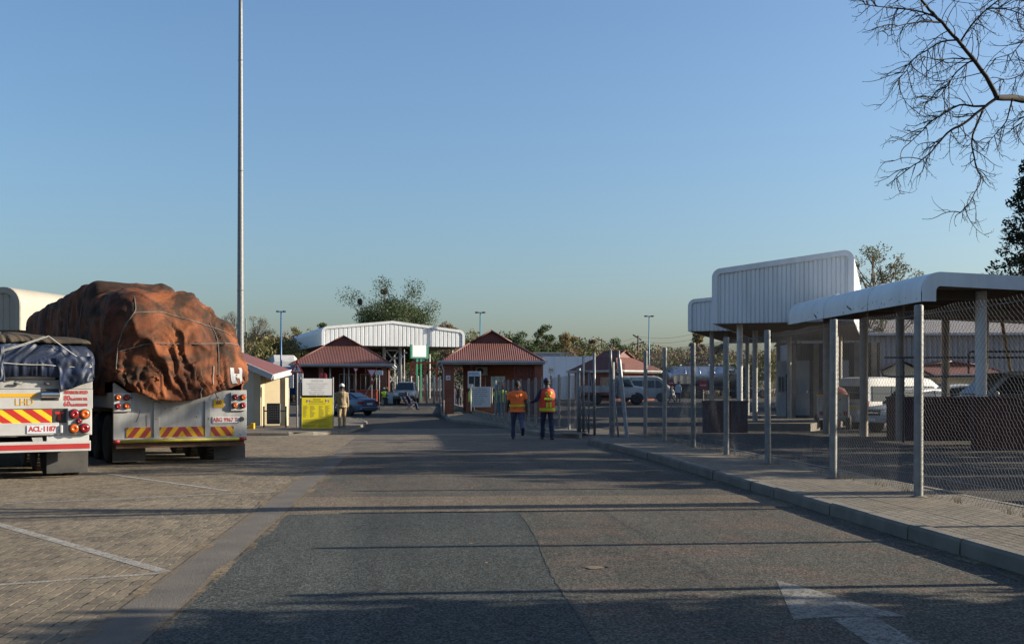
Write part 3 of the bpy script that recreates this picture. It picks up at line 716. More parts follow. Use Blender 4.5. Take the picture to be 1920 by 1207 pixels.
# ------------------------------------------------------------------ chain-link fences
def chain(mb, a, b, z0, z1, cell=.036, pitch=.072, r=.0021, fl=0.0, m=0, seed=0):
    """woven zigzag wires between two ground points"""
    a, b = V(a), V(b); d = V((b.x - a.x, b.y - a.y, 0)); L = d.length; t = d / L; nr = V((-t.y, t.x, 0)); n = int(L / cell); ga, gb = a.z, b.z
    k = int((z1 - z0) / (pitch / 2)); rg = random.Random(seed)
    for i in range(n):
        vs = []; s0 = i * L / n
        for j in range(k + 1):
            s = s0 + (cell * 1.04 if (j + i) % 2 else -cell * .04); z = z0 + (z1 - z0) * j / k + .03 * noise.noise(V((s0 * 1.7, j * .12, seed)))
            sag = .03 * math.sin(s * 2.1 + z * 1.3 + seed) + .012 * noise.noise(V((s * 3, z * 3, seed)))
            low = fl * max(0, 1 - (z - z0) / .25) * noise.noise(V((s * 2.3, 0, seed)))
            p = a + t * min(max(s, 0), L) + nr * (sag + low + (.004 if j % 2 else -.004)) + V((0, 0, (gb - ga) * s / L + z))
            vs += [p + t * r * 1.2, p - t * r * .6 + nr * r, p - t * r * .6 - nr * r]
        fs = [(3 * j + q, 3 * j + (q + 1) % 3, 3 * j + 3 + (q + 1) % 3, 3 * j + 3 + q) for j in range(k) for q in range(3)]
        mb.add(vs, fs, m, False)
fx = 6.2
posts = [(fx, 7.75), (fx, 10.55), (fx, 13.25), (fx, 15.95), (fx, 18.9), (fx, 21.55), (fx, 24.15), (fx - .02, 27.0), (fx - .05, 29.2)]
for i, px in enumerate((1970, 1722, 1562, 1440, 1362, 1300, 1246, 1210)):
    Z = fx / ((px - 790) / F); p = on(px, Z); posts[i + 1] = (p.x, p.y)
t = thing('chain_link_fence', 'tall galvanised chain link fence along the right footway, nearest the road', 'fence', (fx, 18, .15))
rng = random.Random(8)
for i, (x, y) in enumerate(posts):
    mb = MB(); H = 2.38; rr = .056; tw = rng.uniform(-.012, .012)
    x -= fx; y -= 18
    mb.tube([(x, y, -.05), (x + tw, y, H), (x + tw, y, H + .012)], [rr, rr, rr * .8], 14)
    for z in (.25, .8, 1.35, 1.9, 2.3): mb.tube([(x + tw * z / H, y, z - .006), (x + tw * z / H, y, z + .006)], rr + .004, 14)
    mb.build('post', MT['galv'] if i != 6 else MT['galv_dull'], t, ang=40)
    mb = MB(); n = 12
    mb.add([(x, y, .03)] + [(x + (.1 + .03 * rng.random()) * math.cos(a), y + (.1 + .03 * rng.random()) * math.sin(a), .003) for a in [2 * PI * q / n for q in range(n)]], [(0, q + 1, (q + 1) % n + 1) for q in range(n)])
    mb.build('footing', MT['concrete'], t)
for i in range(len(posts) - 1):
    (xa, ya), (xb_, yb) = posts[i], posts[i + 1]; mb = MB()
    off = .062
    chain(mb, (xa - fx + off, ya - 18, 0), (xb_ - fx + off, yb - 18, 0), .02, 2.34, .037, .074, .0020, .10, 0, i)
    mb.build('mesh_panel', MT['wire'], t)
    mb = MB()
    for z in (.28, 1.30, 2.28):
        pts = [V((xa - fx + off, ya - 18, z)).lerp(V((xb_ - fx + off, yb - 18, z)), q / 8) + V((.03 * math.sin(q * .7 + i), 0, -.02 * math.sin(PI * q / 8))) for q in range(9)]
        mb.tube(pts, .0035, 5)
    mb.build('straining_wire', MT['wire'], t)
# the gate at the entrance: fixed posts, tilted posts, sliding leaf
gt = thing('sliding_gate', 'steel pipe gate leaf with diagonal braces at the yard entrance', 'gate', on(1100, 34.5))
gl = gt.location
def LP(px, py, Z): return W(px, py, Z) - gl
mb = MB(); Z = 34.5
mb.tube([LP(1086, 696, Z), LP(1114, 697, Z)], .03, 8); mb.tube([LP(1086, 812, Z), LP(1117, 817, Z)], .035, 8)
mb.tube([LP(1095, 754, Z), LP(1116, 754, Z)], .025, 8)
mb.tube([LP(1104, 697, Z), LP(1104, 812, Z)], .026, 8)
mb.build('gate_frame', MT['galv'], gt)
mb = MB(); mb.tube([LP(1106, 698, Z), LP(1114, 746, Z)], .022, 8); mb.tube([LP(1095, 756, Z), LP(1104, 812, Z)], .022, 8); mb.build('brace', MT['galv'], gt)
mb = MB(); mb.tube([LP(1086, 696, Z), LP(1086, 811, Z)], .065, 10); mb.build('gate_post', MT['galv_dull'], gt)
mb = MB(); mb.tube([LP(1094, 666, Z), LP(1094, 812, Z)], .042, 10); mb.build('guide_post', MT['galv'], gt)
mb = MB(); mb.tube([LP(1114, 661, Z), LP(1115, 816, Z)], .045, 10); mb.build('guide_post', MT['galv'], gt)
mb = MB(); a = LP(1116, 815, Z); chain(mb, (LP(1088, 812, Z).x, LP(1088, 812, Z).y, .12), (a.x, a.y, .12), .1, 1.95, .05, .10, .0024, 0, 0, 3); mb.build('mesh_panel', MT['wire'], gt)
g2 = thing('gate_support', 'pair of leaning steel gate posts with a mesh strip between them, at the kerb nose', 'gate post', on(1160, 30.5)); gl = g2.location
Z = 30.4
mb = MB(); mb.tube([LP(1147, 679, Z), LP(1148, 820, Z)], .085, 12); mb.build('upright_post', MT['galv_dull'], g2, ang=40)
mb = MB(); mb.tube([LP(1145, 656, Z - .15), LP(1145.5, 690, Z - .15)], .032, 8); mb.build('guide_post', MT['galv'], g2)
mb = MB(); mb.tube([LP(1161, 674, Z - .3), LP(1176, 823, Z - .9)], .055, 12); mb.build('leaning_post', MT['galv'], g2, ang=40)
mb = MB(); mb.tube([LP(1160, 657, Z - .3), LP(1160.5, 684, Z - .3)], .034, 8); mb.build('guide_post', MT['galv'], g2)
mb = MB(); mb.tube([LP(1149, 716, Z - .3), LP(1160, 822, Z - .8)], .028, 8); mb.build('brace', MT['galv'], g2)
mb = MB(); chain(mb, (LP(1149, 819, Z).x, LP(1149, 819, Z).y, .1), (LP(1170, 819, Z + 1.5).x, LP(1170, 819, Z + 1.5).y, .1), .6, 2.15, .04, .08, .003, 0, 0, 4); mb.build('mesh_panel', MT['wire'], g2)
# lower fence from the gate to the brick booth
def fl(px):  # depth along the oblique fence line
    # X = 5.28 - 1.58 s, Z = 35.8 + 17.2 s
    q = (px - 790) / F; s = (5.28 - q * 35.8) / (1.58 + q * 17.2); return on(px, 35.8 + 17.2 * s, .13)
ft = thing('chain_link_fence', 'lower chain link fence with slim steel posts from the gate to the brick booth', 'fence', fl(1010)); gl = ft.location
pxs = [1085, 1067, 1048, 1033, 1017, 1004, 991, 976, 962, 953, 946, 940, 929]
PT = [fl(px) - gl for px in pxs]
for i, p in enumerate(PT):
    mb = MB(); hh = 1.98 if i else 2.1
    mb.tube([p + V((0, 0, -.08)), p + V((0, 0, hh))], .045 if i else .07, 10); mb.build('post', MT['galv'], ft, ang=40)
for i in range(len(PT) - 1):
    a, b = PT[i], PT[i + 1]; mb = MB(); chain(mb, a + V((.05, 0, 0)), b + V((.05, 0, 0)), .04, 1.9, .05, .10, .003, 0, 0, i); mb.build('mesh_panel', MT['wire'], ft)
mb = MB(); a = fl(938) - gl; mb.beam(a + V((.0, .35, 0)), a + V((-.14, .4, 1.75)), .05, .05); mb.build('brace', MT['teal'], ft)
# ------------------------------------------------------------------ buildings
def ribmat(name, c1, c2, period, axis=0, rough=.55, dist=.02, dark=.75):
    m, nt, b = newmat(name); b.inputs['Roughness'].default_value = rough
    tc = N(nt, 'ShaderNodeTexCoord'); sep = N(nt, 'ShaderNodeSeparateXYZ'); nt.links.new(tc.outputs['Object'], sep.inputs[0])
    mu = N(nt, 'ShaderNodeMath', operation='MULTIPLY'); mu.inputs[1].default_value = 2 * PI / period; nt.links.new(sep.outputs[axis], mu.inputs[0])
    si = N(nt, 'ShaderNodeMath', operation='SINE'); nt.links.new(mu.outputs[0], si.inputs[0])
    h = N(nt, 'ShaderNodeMath', operation='MULTIPLY_ADD'); h.inputs[1].default_value = .5; h.inputs[2].default_value = .5; nt.links.new(si.outputs[0], h.inputs[0])
    base = ramp(nt, noi(nt, tc.outputs['Object'], .9, 7, .6), [(.3, c1), (.7, c2)]).outputs['Color']
    dirt = ramp(nt, h.outputs[0], [(.0, dark), (.35, 1)]).outputs['Color']    # sheet colour drops darker in the troughs
    nt.links.new(mix(nt, .8, base, dirt, 'MULTIPLY'), b.inputs['Base Color'])
    bump(nt, b, h.outputs[0], 1.0, dist); return m
MT['roof_rib'] = ribmat('ribbed_red_roof_sheet', (.165, .066, .049), (.125, .052, .040), .125, 0, .5, .022)
MT['roof_rib_y'] = ribmat('ribbed_red_roof_sheet_side', (.165, .066, .049), (.125, .052, .040), .125, 1, .5, .022)
MT['corr_grey'] = ribmat('grey_ribbed_sheet', (.21, .225, .25), (.165, .18, .205), .3, 0, .6, .06, .5)
MT['corr_pink'] = ribmat('dusty_ribbed_roof', (.23, .20, .18), (.19, .165, .15), .3, 0, .6, .03, .8)
def hip_roof(t, w, d, e, gzv, gw, gy, rz_, over=0.0, mats=('roof_rib', 'roof_rib_y'), gut='gutter'):
    """hip roof with a small boarded gable at the front; x centred, y from 0 back to d"""
    h = w / 2
    A, B, C, D = V((-h, 0, e)), V((h, 0, e)), V((h, d, e)), V((-h, d, e))
    g1, g2 = V((-gw, gy, gzv)), V((gw, gy, gzv)); g3, g4 = V((-gw, d - gy, gzv)), V((gw, d - gy, gzv))
    r1, r2 = V((0, gy - .12, rz_)), V((0, d - gy + .12, rz_))
    mb = MB()
    mb.quad(A, B, g2, g1, 0); mb.quad(C, D, g3, g4, 0)
    mb.poly([B, C, g4, g2], 1); mb.poly([D, A, g1, g3], 1)
    o1, o2 = V((-gw - .06, gy - .12, gzv - .02)), V((gw + .06, gy - .12, gzv - .02)); o3, o4 = V((-gw - .06, d - gy + .12, gzv - .02)), V((gw + .06, d - gy + .12, gzv - .02))
    mb.quad(o2, o4, r2, r1, 1); mb.quad(o3, o1, r1, r2, 1)
    roof = mb.build('roof', [MT[mats[0]], MT[mats[1]]], t)
    mb = MB(); mb.poly([g1 + V((.05, 0, 0)), g2 - V((.05, 0, 0)), V((0, gy, rz_ - .08))]); mb.build('gable_board', MT['roof_dark'], roof); mb = MB(); mb.poly([g3, V((0, d - gy, rz_ - .08)), g4]); mb.build('gable_board', MT['roof_dark'], roof)
    mb = MB(); mb.tube([r1, r2], .06, 8); mb.tube([A, g1], .05, 6); mb.tube([B, g2], .05, 6); mb.tube([o1, r1], .05, 6); mb.tube([o2, r1], .05, 6)
    mb.build('ridge_cap', MT['roof'], roof)
    mb = MB()
    for a, b in ((A, B), (B, C), (C, D), (D, A)):
        n = (b - a).normalized(); out = V((n.y, -n.x, 0))
        mb.beam(a + out * .07 + V((0, 0, -.05)), b + out * .07 + V((0, 0, -.05)), .13, .12)
        mb.beam(a - out * .03 + V((0, 0, -.14)), b - out * .03 + V((0, 0, -.14)), .05, .14)
    mb.build('gutter', MT[gut], roof)
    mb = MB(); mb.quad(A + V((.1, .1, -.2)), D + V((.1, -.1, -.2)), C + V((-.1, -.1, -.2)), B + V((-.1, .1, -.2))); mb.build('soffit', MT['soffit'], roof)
    return roof
def window(t, x0, x1, y, z0, z1, out=-1, fm='white', bars=1, axis='x'):
    """framed window on a wall whose outside is toward -y (out=-1)"""
    mb = MB(); f = .05
    def S(a0, a1, b0, b1, z0_, z1_, mm=None):
        if axis == 'x': mb.span(a0, a1, b0, b1, z0_, z1_)
        else: mb.span(b0, b1, a0, a1, z0_, z1_)
    ya, yb = y + out * .04, y - out * .02
    S(x0, x1, ya, yb, z0, z0 + f); S(x0, x1, ya, yb, z1 - f, z1); S(x0, x0 + f, ya, yb, z0 + f, z1 - f); S(x1 - f, x1, ya, yb, z0 + f, z1 - f)
    for i in range(bars): q = x0 + (x1 - x0) * (i + 1) / (bars + 1); S(q - f / 3, q + f / 3, y + out * .03, yb, z0 + f, z1 - f)
    w = mb.build('window', MT[fm], t); mb = MB(); S(x0 + f, x1 - f, y + out * .012, y - out * .005, z0 + f, z1 - f); mb.build('pane', MT['pane'], w); return w
# --- brick booth in the middle
Zb = 62; p0 = W(925, HY, Zb); z0 = gz(p0.y)
bt = thing('brick_booth', 'brick border booth with ribbed red roof, air conditioner and white notice board in front', 'building', (p0.x, p0.y, z0 + .13), R(0))
hip_roof(bt, 6.05, 9.0, 3.18, 4.35, 1.17, 1.85, 5.02)
mb = MB(); mb.span(-2.83, -2.27, .35, .85, 0, 2.95); mb.build('pillar', MT['brick'], bt)
mb = MB(); mb.span(2.45, 2.95, .35, .85, 0, 2.95); mb.build('pillar', MT['brick'], bt)
mb = MB(); mb.span(-2.83, -2.4, 7.9, 8.4, 0, 2.95); mb.build('pillar', MT['brick'], bt)
mb = MB(); mb.span(-1.0, 2.9, 2.2, 2.42, 0, 2.97); mb.span(-1.0, -.8, 2.42, 8.2, 0, 2.97); mb.span(2.7, 2.9, 2.42, 8.2, 0, 2.97); mb.span(-.8, 2.7, 8.0, 8.2, 0, 2.97); mb.span(-1.62, -1.22, 3.2, 3.6, 0, 2.97); mb.build('wall', MT['brick'], bt)
mb = MB(); mb.span(-1.55, .2, .55, .8, 0, 1.3); mb.span(-1.6, .25, .5, .85, 1.3, 1.36); mb.build('parapet_wall', MT['brick'], bt)
mb = MB()
for i in range(9): mb.span(1.25 + i * .17, 1.34 + i * .17, .60, .68, 1.25, 2.93)
mb.span(1.2, 2.44, .57, .71, 1.15, 1.25); mb.build('slat_screen', MT['roof_dark'], bt)
mb = MB(); mb.span(1.25, 2.44, .58, .70, 0, 1.14); mb.build('low_wall', MT['brick'], bt)
ac = MB(); ac.span(-.92, -.22, 1.93, 2.19, 2.34, 2.86); ao = ac.build('air_conditioner', MT['white_dirty'], bt, bevel=.02)
mb = MB(); mb.cyl((-.66, 1.93, 2.60), (-.66, 1.915, 2.60), .20, 20); mb.build('fan_grille', MT['dark'], ao)
mb = MB(); mb.tube([(-.34, 2.1, 2.34), (-.34, 2.14, 1.8), (-.32, 2.14, .4)], .022, 6); mb.build('pipe', MT['white_dirty'], ao)
mb = MB(); mb.span(.0, .85, 2.14, 2.19, 1.55, 2.30); po = mb.build('poster', mk('pale_map_poster', (.60, .66, .66), (.26, .44, .48), 3.2, .5, lo=.5, hi=.66), bt)
mb = MB(); mb.tube([(-2.98, .1, 3.06), (-2.98, .1, 2.95), (-2.88, .32, 2.6), (-2.88, .32, 0)], .045, 8); mb.build('downpipe', MT['white'], bt)
mb = MB(); mb.span(-2.75, -2.48, .325, .345, 2.05, 2.33); so = mb.build('arrow_sign', MT['white_clean'], bt)
mb = MB(); mb.prism([V((-2.70, .320, 2.15)), V((-2.55, .320, 2.15)), V((-2.55, .320, 2.26)), V((-2.62, .320, 2.20))], (0, .004, 0)); mb.build('arrow', mk('purple_print', (.2, .06, .3)), so)
mb = MB(); mb.span(-2.9, 2.95, .0, 8.6, -.3, .006); mb.build('floor_slab', MT['concrete'], bt)
def board(name, label, px0, px1, y0, y1, Z, mat, posts=None, yb=None, frame_m='galv', th=.04, post_r=.03, lift=.13, cat='sign', group=None, turn=0.0):
    """sign board given by its picture edges at depth Z, standing on posts"""
    a, b = W(px0, y1, Z), W(px1, y0, Z); c = W((px0 + px1) / 2, HY, Z); g = V((c.x, c.y, gz(c.y) + lift))
    rz = -YAW; t = thing(name, label, cat, g, rz + turn); w = (b - a); ww = V((w.x, w.y, 0)).length; za, zb = a.z - g.z, b.z - g.z
    mb = MB(); mb.span(-ww / 2, ww / 2, -th, 0, za, zb); mb.build('panel', MT[mat], t, bevel=.006)
    for i, q in enumerate(posts or []):
        xx = (q[0] - (px0 + px1) / 2) / F * Z; mb = MB(); mb.tube([(xx, .035, -.1), (xx, .035, W(0, q[1], Z).z - g.z)], post_r, 8); mb.build('post', MT[frame_m], t)
    return t, ww, za, zb
def lines(t, x0, x1, z0, z1, n, y, mat, seed=0, fill=.55, name='printed_text', ragged=.5):
    rg = random.Random(seed); mb = MB(); h = (z1 - z0) / n
    for i in range(n):
        z = z1 - (i + .5) * h; x = x0; xe = x1 - (x1 - x0) * ragged * rg.random()
        while x < xe - .01:
            wl = min(rg.uniform(.5, 1.6) * h * 1.6, xe - x); mb.span(x, x + wl, y - .003, y, z - h * fill / 2, z + h * fill / 2); x += wl + h * .35
    return mb.build(name, MT[mat], t)
t, w, za, zb = board('notice_board', 'white rules notice on two steel posts before the brick booth wall', 885.5, 920, 725, 763, 60.6, 'white_clean', [(882.5, 724), (922.5, 726)])
lines(t, -w * .42, w * .40, za + .1, zb - .12, 8, -.045, 'text_grey', 3); lines(t, -w * .22, w * .22, zb - .11, zb - .04, 1, -.045, 'text_grey', 5, ragged=0)
t, w, za, zb = board('glazed_notice_case', 'glazed notice case with a blue header beside the air conditioner', 877, 901.5, 696, 727, 61.2, 'white_clean', [(882, 728)])
mb = MB(); mb.span(-w * .42, w * .42, -.048, -.042, za + .06, zb - .28); mb.build('pane', MT['pane'], t)
mb = MB(); mb.span(-w * .46, w * .46, -.049, -.043, zb - .2, zb - .05); mb.build('header_strip', mk('pale_blue_print', (.40, .50, .66), (.35, .45, .6)), t)
lines(t, -w * .36, w * .36, zb - .17, zb - .08, 1, -.05, 'blue_paint', 4, .5, ragged=.1)
mb = MB(); mb.span(-.01, .03, -.055, -.04, za + .03, zb - .2); mb.build('mullion', MT['white'], t)
t, w, za, zb = board('wheelchair_sign', 'small white wheelchair sign under the glazed notice case', 879, 887, 720, 729, 60.9, 'white_clean', [(883, 728)])
mb = MB(); cz = (za + zb) / 2
mb.tube([(-.03 + .06 * math.cos(a), -.045, cz - .04 + .06 * math.sin(a)) for a in [R(-190 + i * 24) for i in range(11)]], .009, 5); mb.tube([(-.03, -.045, cz + .08), (-.02, -.045, cz + .0), (.05, -.045, cz), (.08, -.045, cz - .08)], .01, 5); mb.ell((-.03, -.045, cz + .105), .018, .006, .018, 8, 6); mb.build('pictogram', MT['blue_paint'], t)
# --- left booth
Zl = 86; p0 = W(640, HY, Zl); z0 = gz(p0.y)
bl = thing('brick_booth', 'wide red roofed booth under the middle white canopy, behind the silver car', 'building', (p0.x, p0.y, z0), R(0))
hip_roof(bl, 8.15, 11, 3.22, 4.85, 1.4, 2.4, 5.62, mats=('roof_rib', 'roof_rib_y'))
mb = MB(); mb.span(3.2, 3.6, .4, .9, 0, 3.05); mb.build('pillar', MT['brick'], bl)
mb = MB(); mb.span(-1.85, -1.5, .4, .9, 0, 3.05); mb.build('pillar', MT['brick'], bl)
mb = MB(); mb.span(-3.7, -3.3, .4, .9, 0, 3.05); mb.build('pillar', MT['brick'], bl)
for x in (-.95, .18, .55):
    mb = MB(); mb.tube([(x, .6, 0), (x, .6, 3.05)], .06, 8); mb.build('post', MT['white_dirty'], bl)
mb = MB(); mb.span(-3.7, 3.6, 5.5, 5.7, 0, 3.05); mb.span(-3.7, -3.5, 5.7, 10.5, 0, 3.05); mb.span(3.4, 3.6, 5.7, 10.5, 0, 3.05); mb.span(-3.6, -2.2, 2.2, 2.4, 0, 3.05); mb.build('wall', MT['brick_dark'], bl)
mb = MB(); mb.span(.9, 2.7, 3.4, 4.6, 0, 1.05); mb.span(.85, 2.75, 3.3, 4.7, 1.05, 1.12); mb.build('counter', MT['redframe'], bl)
for x in (.9, 1.75, 2.66):
    mb = MB(); mb.tube([(x, 3.5, 1.12), (x, 3.5, 3.0)], .05, 6); mb.build('counter_post', MT['white_dirty'], bl)
mb = MB(); mb.beam((1.6, 3.4, .5), (2.7, 3.4, 2.4), .14, .08); mb.beam((2.3, 3.3, 2.8), (3.0, 3.3, 1.8), .14, .08); mb.build('brace', MT['white_dirty'], bl)
window(bl, -.6, .7, 5.5, 1.1, 2.5); window(bl, 1.2, 2.9, 5.5, 1.1, 2.5)
mb = MB(); mb.span(-3.9, 3.9, .1, 10.6, -.4, .05); mb.build('floor_slab', MT['concrete'], bl)
for i, px in enumerate((602.5, 609.5)):
    q = on(px, 84.2); c = thing('warning_bollard', ('left' if i == 0 else 'right') + ' of two slim red and white marker bollards under the left booth roof', 'bollard', nudge(q, 0, 0, .0), 0, 'red and white marker bollards')
    mb = MB(); mb.tube([(0, 0, 0), (0, 0, 1.15), (0, 0, 1.35)], [.06, .06, .05], 8); mb.build('stand', MT['steel_dark'], c)
    mb = MB(); mb.tube([(0, 0, 1.35), (0, 0, 1.45), (0, 0, 2.35), (0, 0, 2.5)], [.1, .17, .17, .08], 10); s_ = mb.build('marker', MT['red'], c)
    mb = MB(); mb.tube([(0, 0, 1.75), (0, 0, 2.02)], .176, 10); mb.build('white_band', MT['white'], s_)
# --- booth on the right beyond the yard (turned toward the sun)
Zr = 101; p0 = W(1196, HY, Zr); z0 = gz(p0.y)
b3 = thing('brick_booth', 'far brick booth with maroon tiled roof behind the white minibus', 'building', (p0.x, p0.y - 1, z0), R(38))
hip_roof(b3, 6.4, 6.4, 2.85, 4.1, 1.25, 1.9, 4.75, mats=('roof_tile', 'roof_tile'), gut='white')
mb = MB(); mb.span(-2.8, 2.8, .6, 5.8, 0, 2.7); mb.build('wall', MT['brick'], b3)
for x in (-2.2, -.9, .5, 1.6): window(b3, x, x + .8, .6, 1.2, 2.2)
window(b3, 1.2, 2.4, -2.8, 1.2, 2.2, axis='y'); 
mb = MB(); mb.span(-2.84, -2.79, 3.0, 3.9, 0, 2.1); mb.build('door', MT['roof_dark'], b3)
# --- cream gatehouse behind the trailer
q0 = on(487, 39.2 * 1.085); cg = thing('gatehouse', 'small cream gatehouse with a sloping red roof, just right of the orange tarp load', 'building', (q0.x, q0.y, q0.z))
KG = 1.085
def C(px, py, Z): return W(px, py, Z * KG) - q0
mb = MB(); A_, B_, C_, D_ = C(420, 648, 43.5), C(545, 693, 41.2), C(511, 702, 38.4), C(420, 662, 39.2)
mb.quad(D_, C_, B_, A_, 0); 
for a in (A_, B_, C_, D_): pass
dn = V((0, 0, -.05)); mb.quad(D_ + dn, A_ + dn, B_ + dn, C_ + dn, 0); ro = mb.build('roof', MT['roof'], cg)
mb = MB(); mb.beam(D_ + V((0, -.02, -.10)), C_ + V((0, -.02, -.10)), .05, .22); mb.beam(C_ + V((.02, 0, -.10)), B_ + V((.02, 0, -.10)), .05, .22); mb.build('fascia_board', MT['white'], ro)
mb = MB()
def wall(pts_px, Z0, Z1, zt0, zt1, th=.2, zb=-.1):
    a, b = C(pts_px[0], HY, Z0), C(pts_px[1], HY, Z1); a.z = b.z = zb - q0.z; n = V((b.y - a.y, a.x - b.x, 0)).normalized() * -th
    a.z = b.z = -.2
    zt0, zt1 = 1.5 + (zt0 - 1.5) * KG, 1.5 + (zt1 - 1.5) * KG; ta, tb = V((a.x, a.y, zt0 - q0.z)), V((b.x, b.y, zt1 - q0.z)); mb.loft([[a, a + n, ta + n, ta], [b, b + n, tb + n, tb]], 0, False)
wall((400, 488), 39.4, 39.2, 2.6, 2.12); mb.build('wall', MT['cream_pale'], cg)
mb = MB(); wall((488.5, 496), 39.0, 39.3, 2.1, 2.05, .3); wall((496, 537), 39.9, 40.5, 1.88, 1.85, .18); wall((535, 541), 39.5, 39.9, 1.90, 1.90, .22); mb.build('bay_wall', MT['cream'], cg)
mb = MB()
for px in (500, 508, 516, 524): mb.beam(C(px, 716, 40.6) + V((0, .1, -.1)), C(px, 700, 40.6) + V((0, .1, 0)), .09, .09)
mb.build('bracket', MT['cream'], cg)
# litter bin on its frame
q = G(515, 804, .122); bn = thing('litter_bin', 'black perforated steel litter bin hung in a frame before the cream gatehouse', 'bin', q, R(3))
s = 36.5 / 2000
mb = MB(); 
for x in (-.40, .42): mb.tube([(x, 0, 0), (x, 0, .86)], .03, 8)
mb.box((0, 0, .03), (.9, .06, .05)); mb.build('stand', MT['black'], bn)
mb = MB(); mb.span(-.28, .20, -.16, .16, .19, .97); mb.tube([(-.40, 0, .68), (-.28, 0, .68)], .025, 8); mb.tube([(.20, 0, .68), (.42, 0, .68)], .025, 8); bo = mb.build('body', MT['black'], bn, bevel=.02)
mb = MB()
for i in range(5):
    for j in range(6): mb.cyl((-.2 + i * .08, -.160, .40 + j * .09), (-.2 + i * .08, -.166, .40 + j * .09), .012, 8)
mb.build('perforation', MT['cream_pale'], bo)
mb = MB(); mb.span(.202, .212, -.15, .15, .22, .95); mb.build('side_plate', MT['galv_dull'], bo)
q = G(470, 806, .122); yb_ = thing('kerb_wedge', 'yellow wedge block on the island beside the cream gatehouse', 'kerb block', q, 0)
mb = MB(); mb.prism([V((-.2, -.12, 0)), V((.13, -.12, 0)), V((.13, -.12, .25)), V((.02, -.12, .25))], (0, .3, 0)); mb.build('block', MT['amber'], yb_, bevel=.01)
# --- boards on the island
Zs = G(565, 804, .122); Zd = 39.6
nb = thing('notice_board', 'white travellers notice above a yellow fever notice, beside the man in khaki', 'sign', on(594, Zd, .122), R(17)); nl = nb.location
sc = Zd / F
def bx(px): return (px - 594) * sc / math.cos(R(17) + YAW)
def bz(py): return CAMH - (py - HY) * sc - nl.z
for px in (565.5, 622.5):
    mb = MB(); mb.tube([(bx(px), .03, -.1), (bx(px), .03, bz(707))], .035, 10); mb.build('post', MT['galv'], nb, ang=40)
mb = MB(); mb.span(bx(568.5), bx(620), -.03, 0, bz(741), bz(709.5)); wb = mb.build('white_panel', MT['white_clean'], nb, bevel=.004)
tm = lambda px, py, y=-.032: frame((bx(px), y, bz(py)), (1, 0, 0), (0, 0, 1))
for i, (s_, py, z) in enumerate((('TRAVELLERS', 714, .085), ('Something to declare to customs', 719, .058), ('Please report to Customs', 723, .055), ('Something to declare area', 727, .055), ('Nothing to declare', 731, .055), ('Please report to Customs', 735, .055), ('Nothing to declare area', 738.4, .055))):
    text(s_, z, MT['text_grey'], wb, tm(594, py), ext=.001)
mb = MB(); mb.span(bx(567.5), bx(621.5), -.034, 0, bz(803), bz(745)); ybd = mb.build('yellow_panel', MT['yellow_board'], nb, bevel=.004)
text('NOTICE', .075, MT['text_olive'], ybd, tm(594, 749, -.036), ext=.001, bold=.002); text('YELLOW FEVER', .07, MT['text_olive'], ybd, tm(594, 753, -.036), ext=.001, bold=.002)
lines(ybd, bx(580), bx(609), bz(757.5), bz(755.5), 1, -.036, 'text_olive', 1, .5, ragged=0)
for i, px in enumerate((570.5, 582.5, 597.5, 609)): lines(ybd, bx(px), bx(px + 9), bz(782), bz(760), 12, -.036, 'text_olive', 10 + i, .45, ragged=.6)
lines(ybd, bx(570), bx(619), bz(793), bz(785), 4, -.036, 'text_olive', 30, .45, ragged=.25); lines(ybd, bx(570), bx(592), bz(801), bz(795), 3, -.036, 'text_olive', 31, .45); lines(ybd, bx(597), bx(619), bz(801), bz(795), 3, -.036, 'text_olive', 32, .45)
for px in (579, 612):
    mb = MB(); x, z = bx(px), bz(751); mb.prism([V((x - .045, -.036, z + .05)), V((x + .045, -.036, z + .05)), V((x + .045, -.036, z - .01)), V((x, -.036, z - .06)), V((x - .045, -.036, z - .01))], (0, .004, 0)); cr = mb.build('crest', MT['grey_board'], ybd)
    mb = MB(); mb.span(x - .06, x - .05, -.04, -.035, z - .06, z + .04); mb.span(x + .05, x + .06, -.04, -.035, z - .06, z + .04); mb.span(x - .04, x + .04, -.041, -.037, z - .005, z + .02); mb.build('crest_detail', MT['red_dull'], cr)
# warning triangle etc.
def post(t, x, y, z0, z1, r, mat='galv', n=10): mb = MB(); mb.tube([(x, y, z0), (x, y, z1)], r, n); return mb.build('post', MT[mat], t, ang=40)
def tri_sign(px, ytop, ybot, half, Z, label, up=True, base_y=None, lift=.12):
    q = on(px, Z, lift); t = thing('warning_sign' if up else 'yield_sign', label, 'sign', q, -YAW); s = Z / F
    zt, zb_ = CAMH - (ytop - HY) * s - q.z, CAMH - (ybot - HY) * s - q.z; h = half * s
    def T3(k):
        cz = (zt + 2 * zb_) / 3 if up else (2 * zt + zb_) / 3
        pts = [(-h, zb_), (h, zb_), (0, zt)] if up else [(-h, zt), (0, zb_), (h, zt)]
        return [(x * k, cz + (z - cz) * k) for x, z in pts]
    mb = MB(); mb.prism([V((x, -.03, z)) for x, z in T3(1)], (0, .012, 0)); a = mb.build('red_border', MT['red'], t)
    mb = MB(); mb.prism([V((x, -.034, z)) for x, z in T3(.68)], (0, .005, 0)); f = mb.build('white_face', MT['grey_board'], t)
    post(t, 0, .02, -.1, zt - .05 if up else zt - .02, .03)
    return t, f, zt, zb_, h
t, f, zt, zb_, h = tri_sign(557, 676, 699, 12.5, 39.9, 'red triangle pedestrian warning sign left of the yellow notice board')
mb = MB(); cz = zb_ + .13
mb.ell((.01, -.037, cz + .19), .022, .006, .026, 10, 6); mb.tube([(0, -.037, cz + .16), (0, -.037, cz + .06)], [.03, .024], 6)
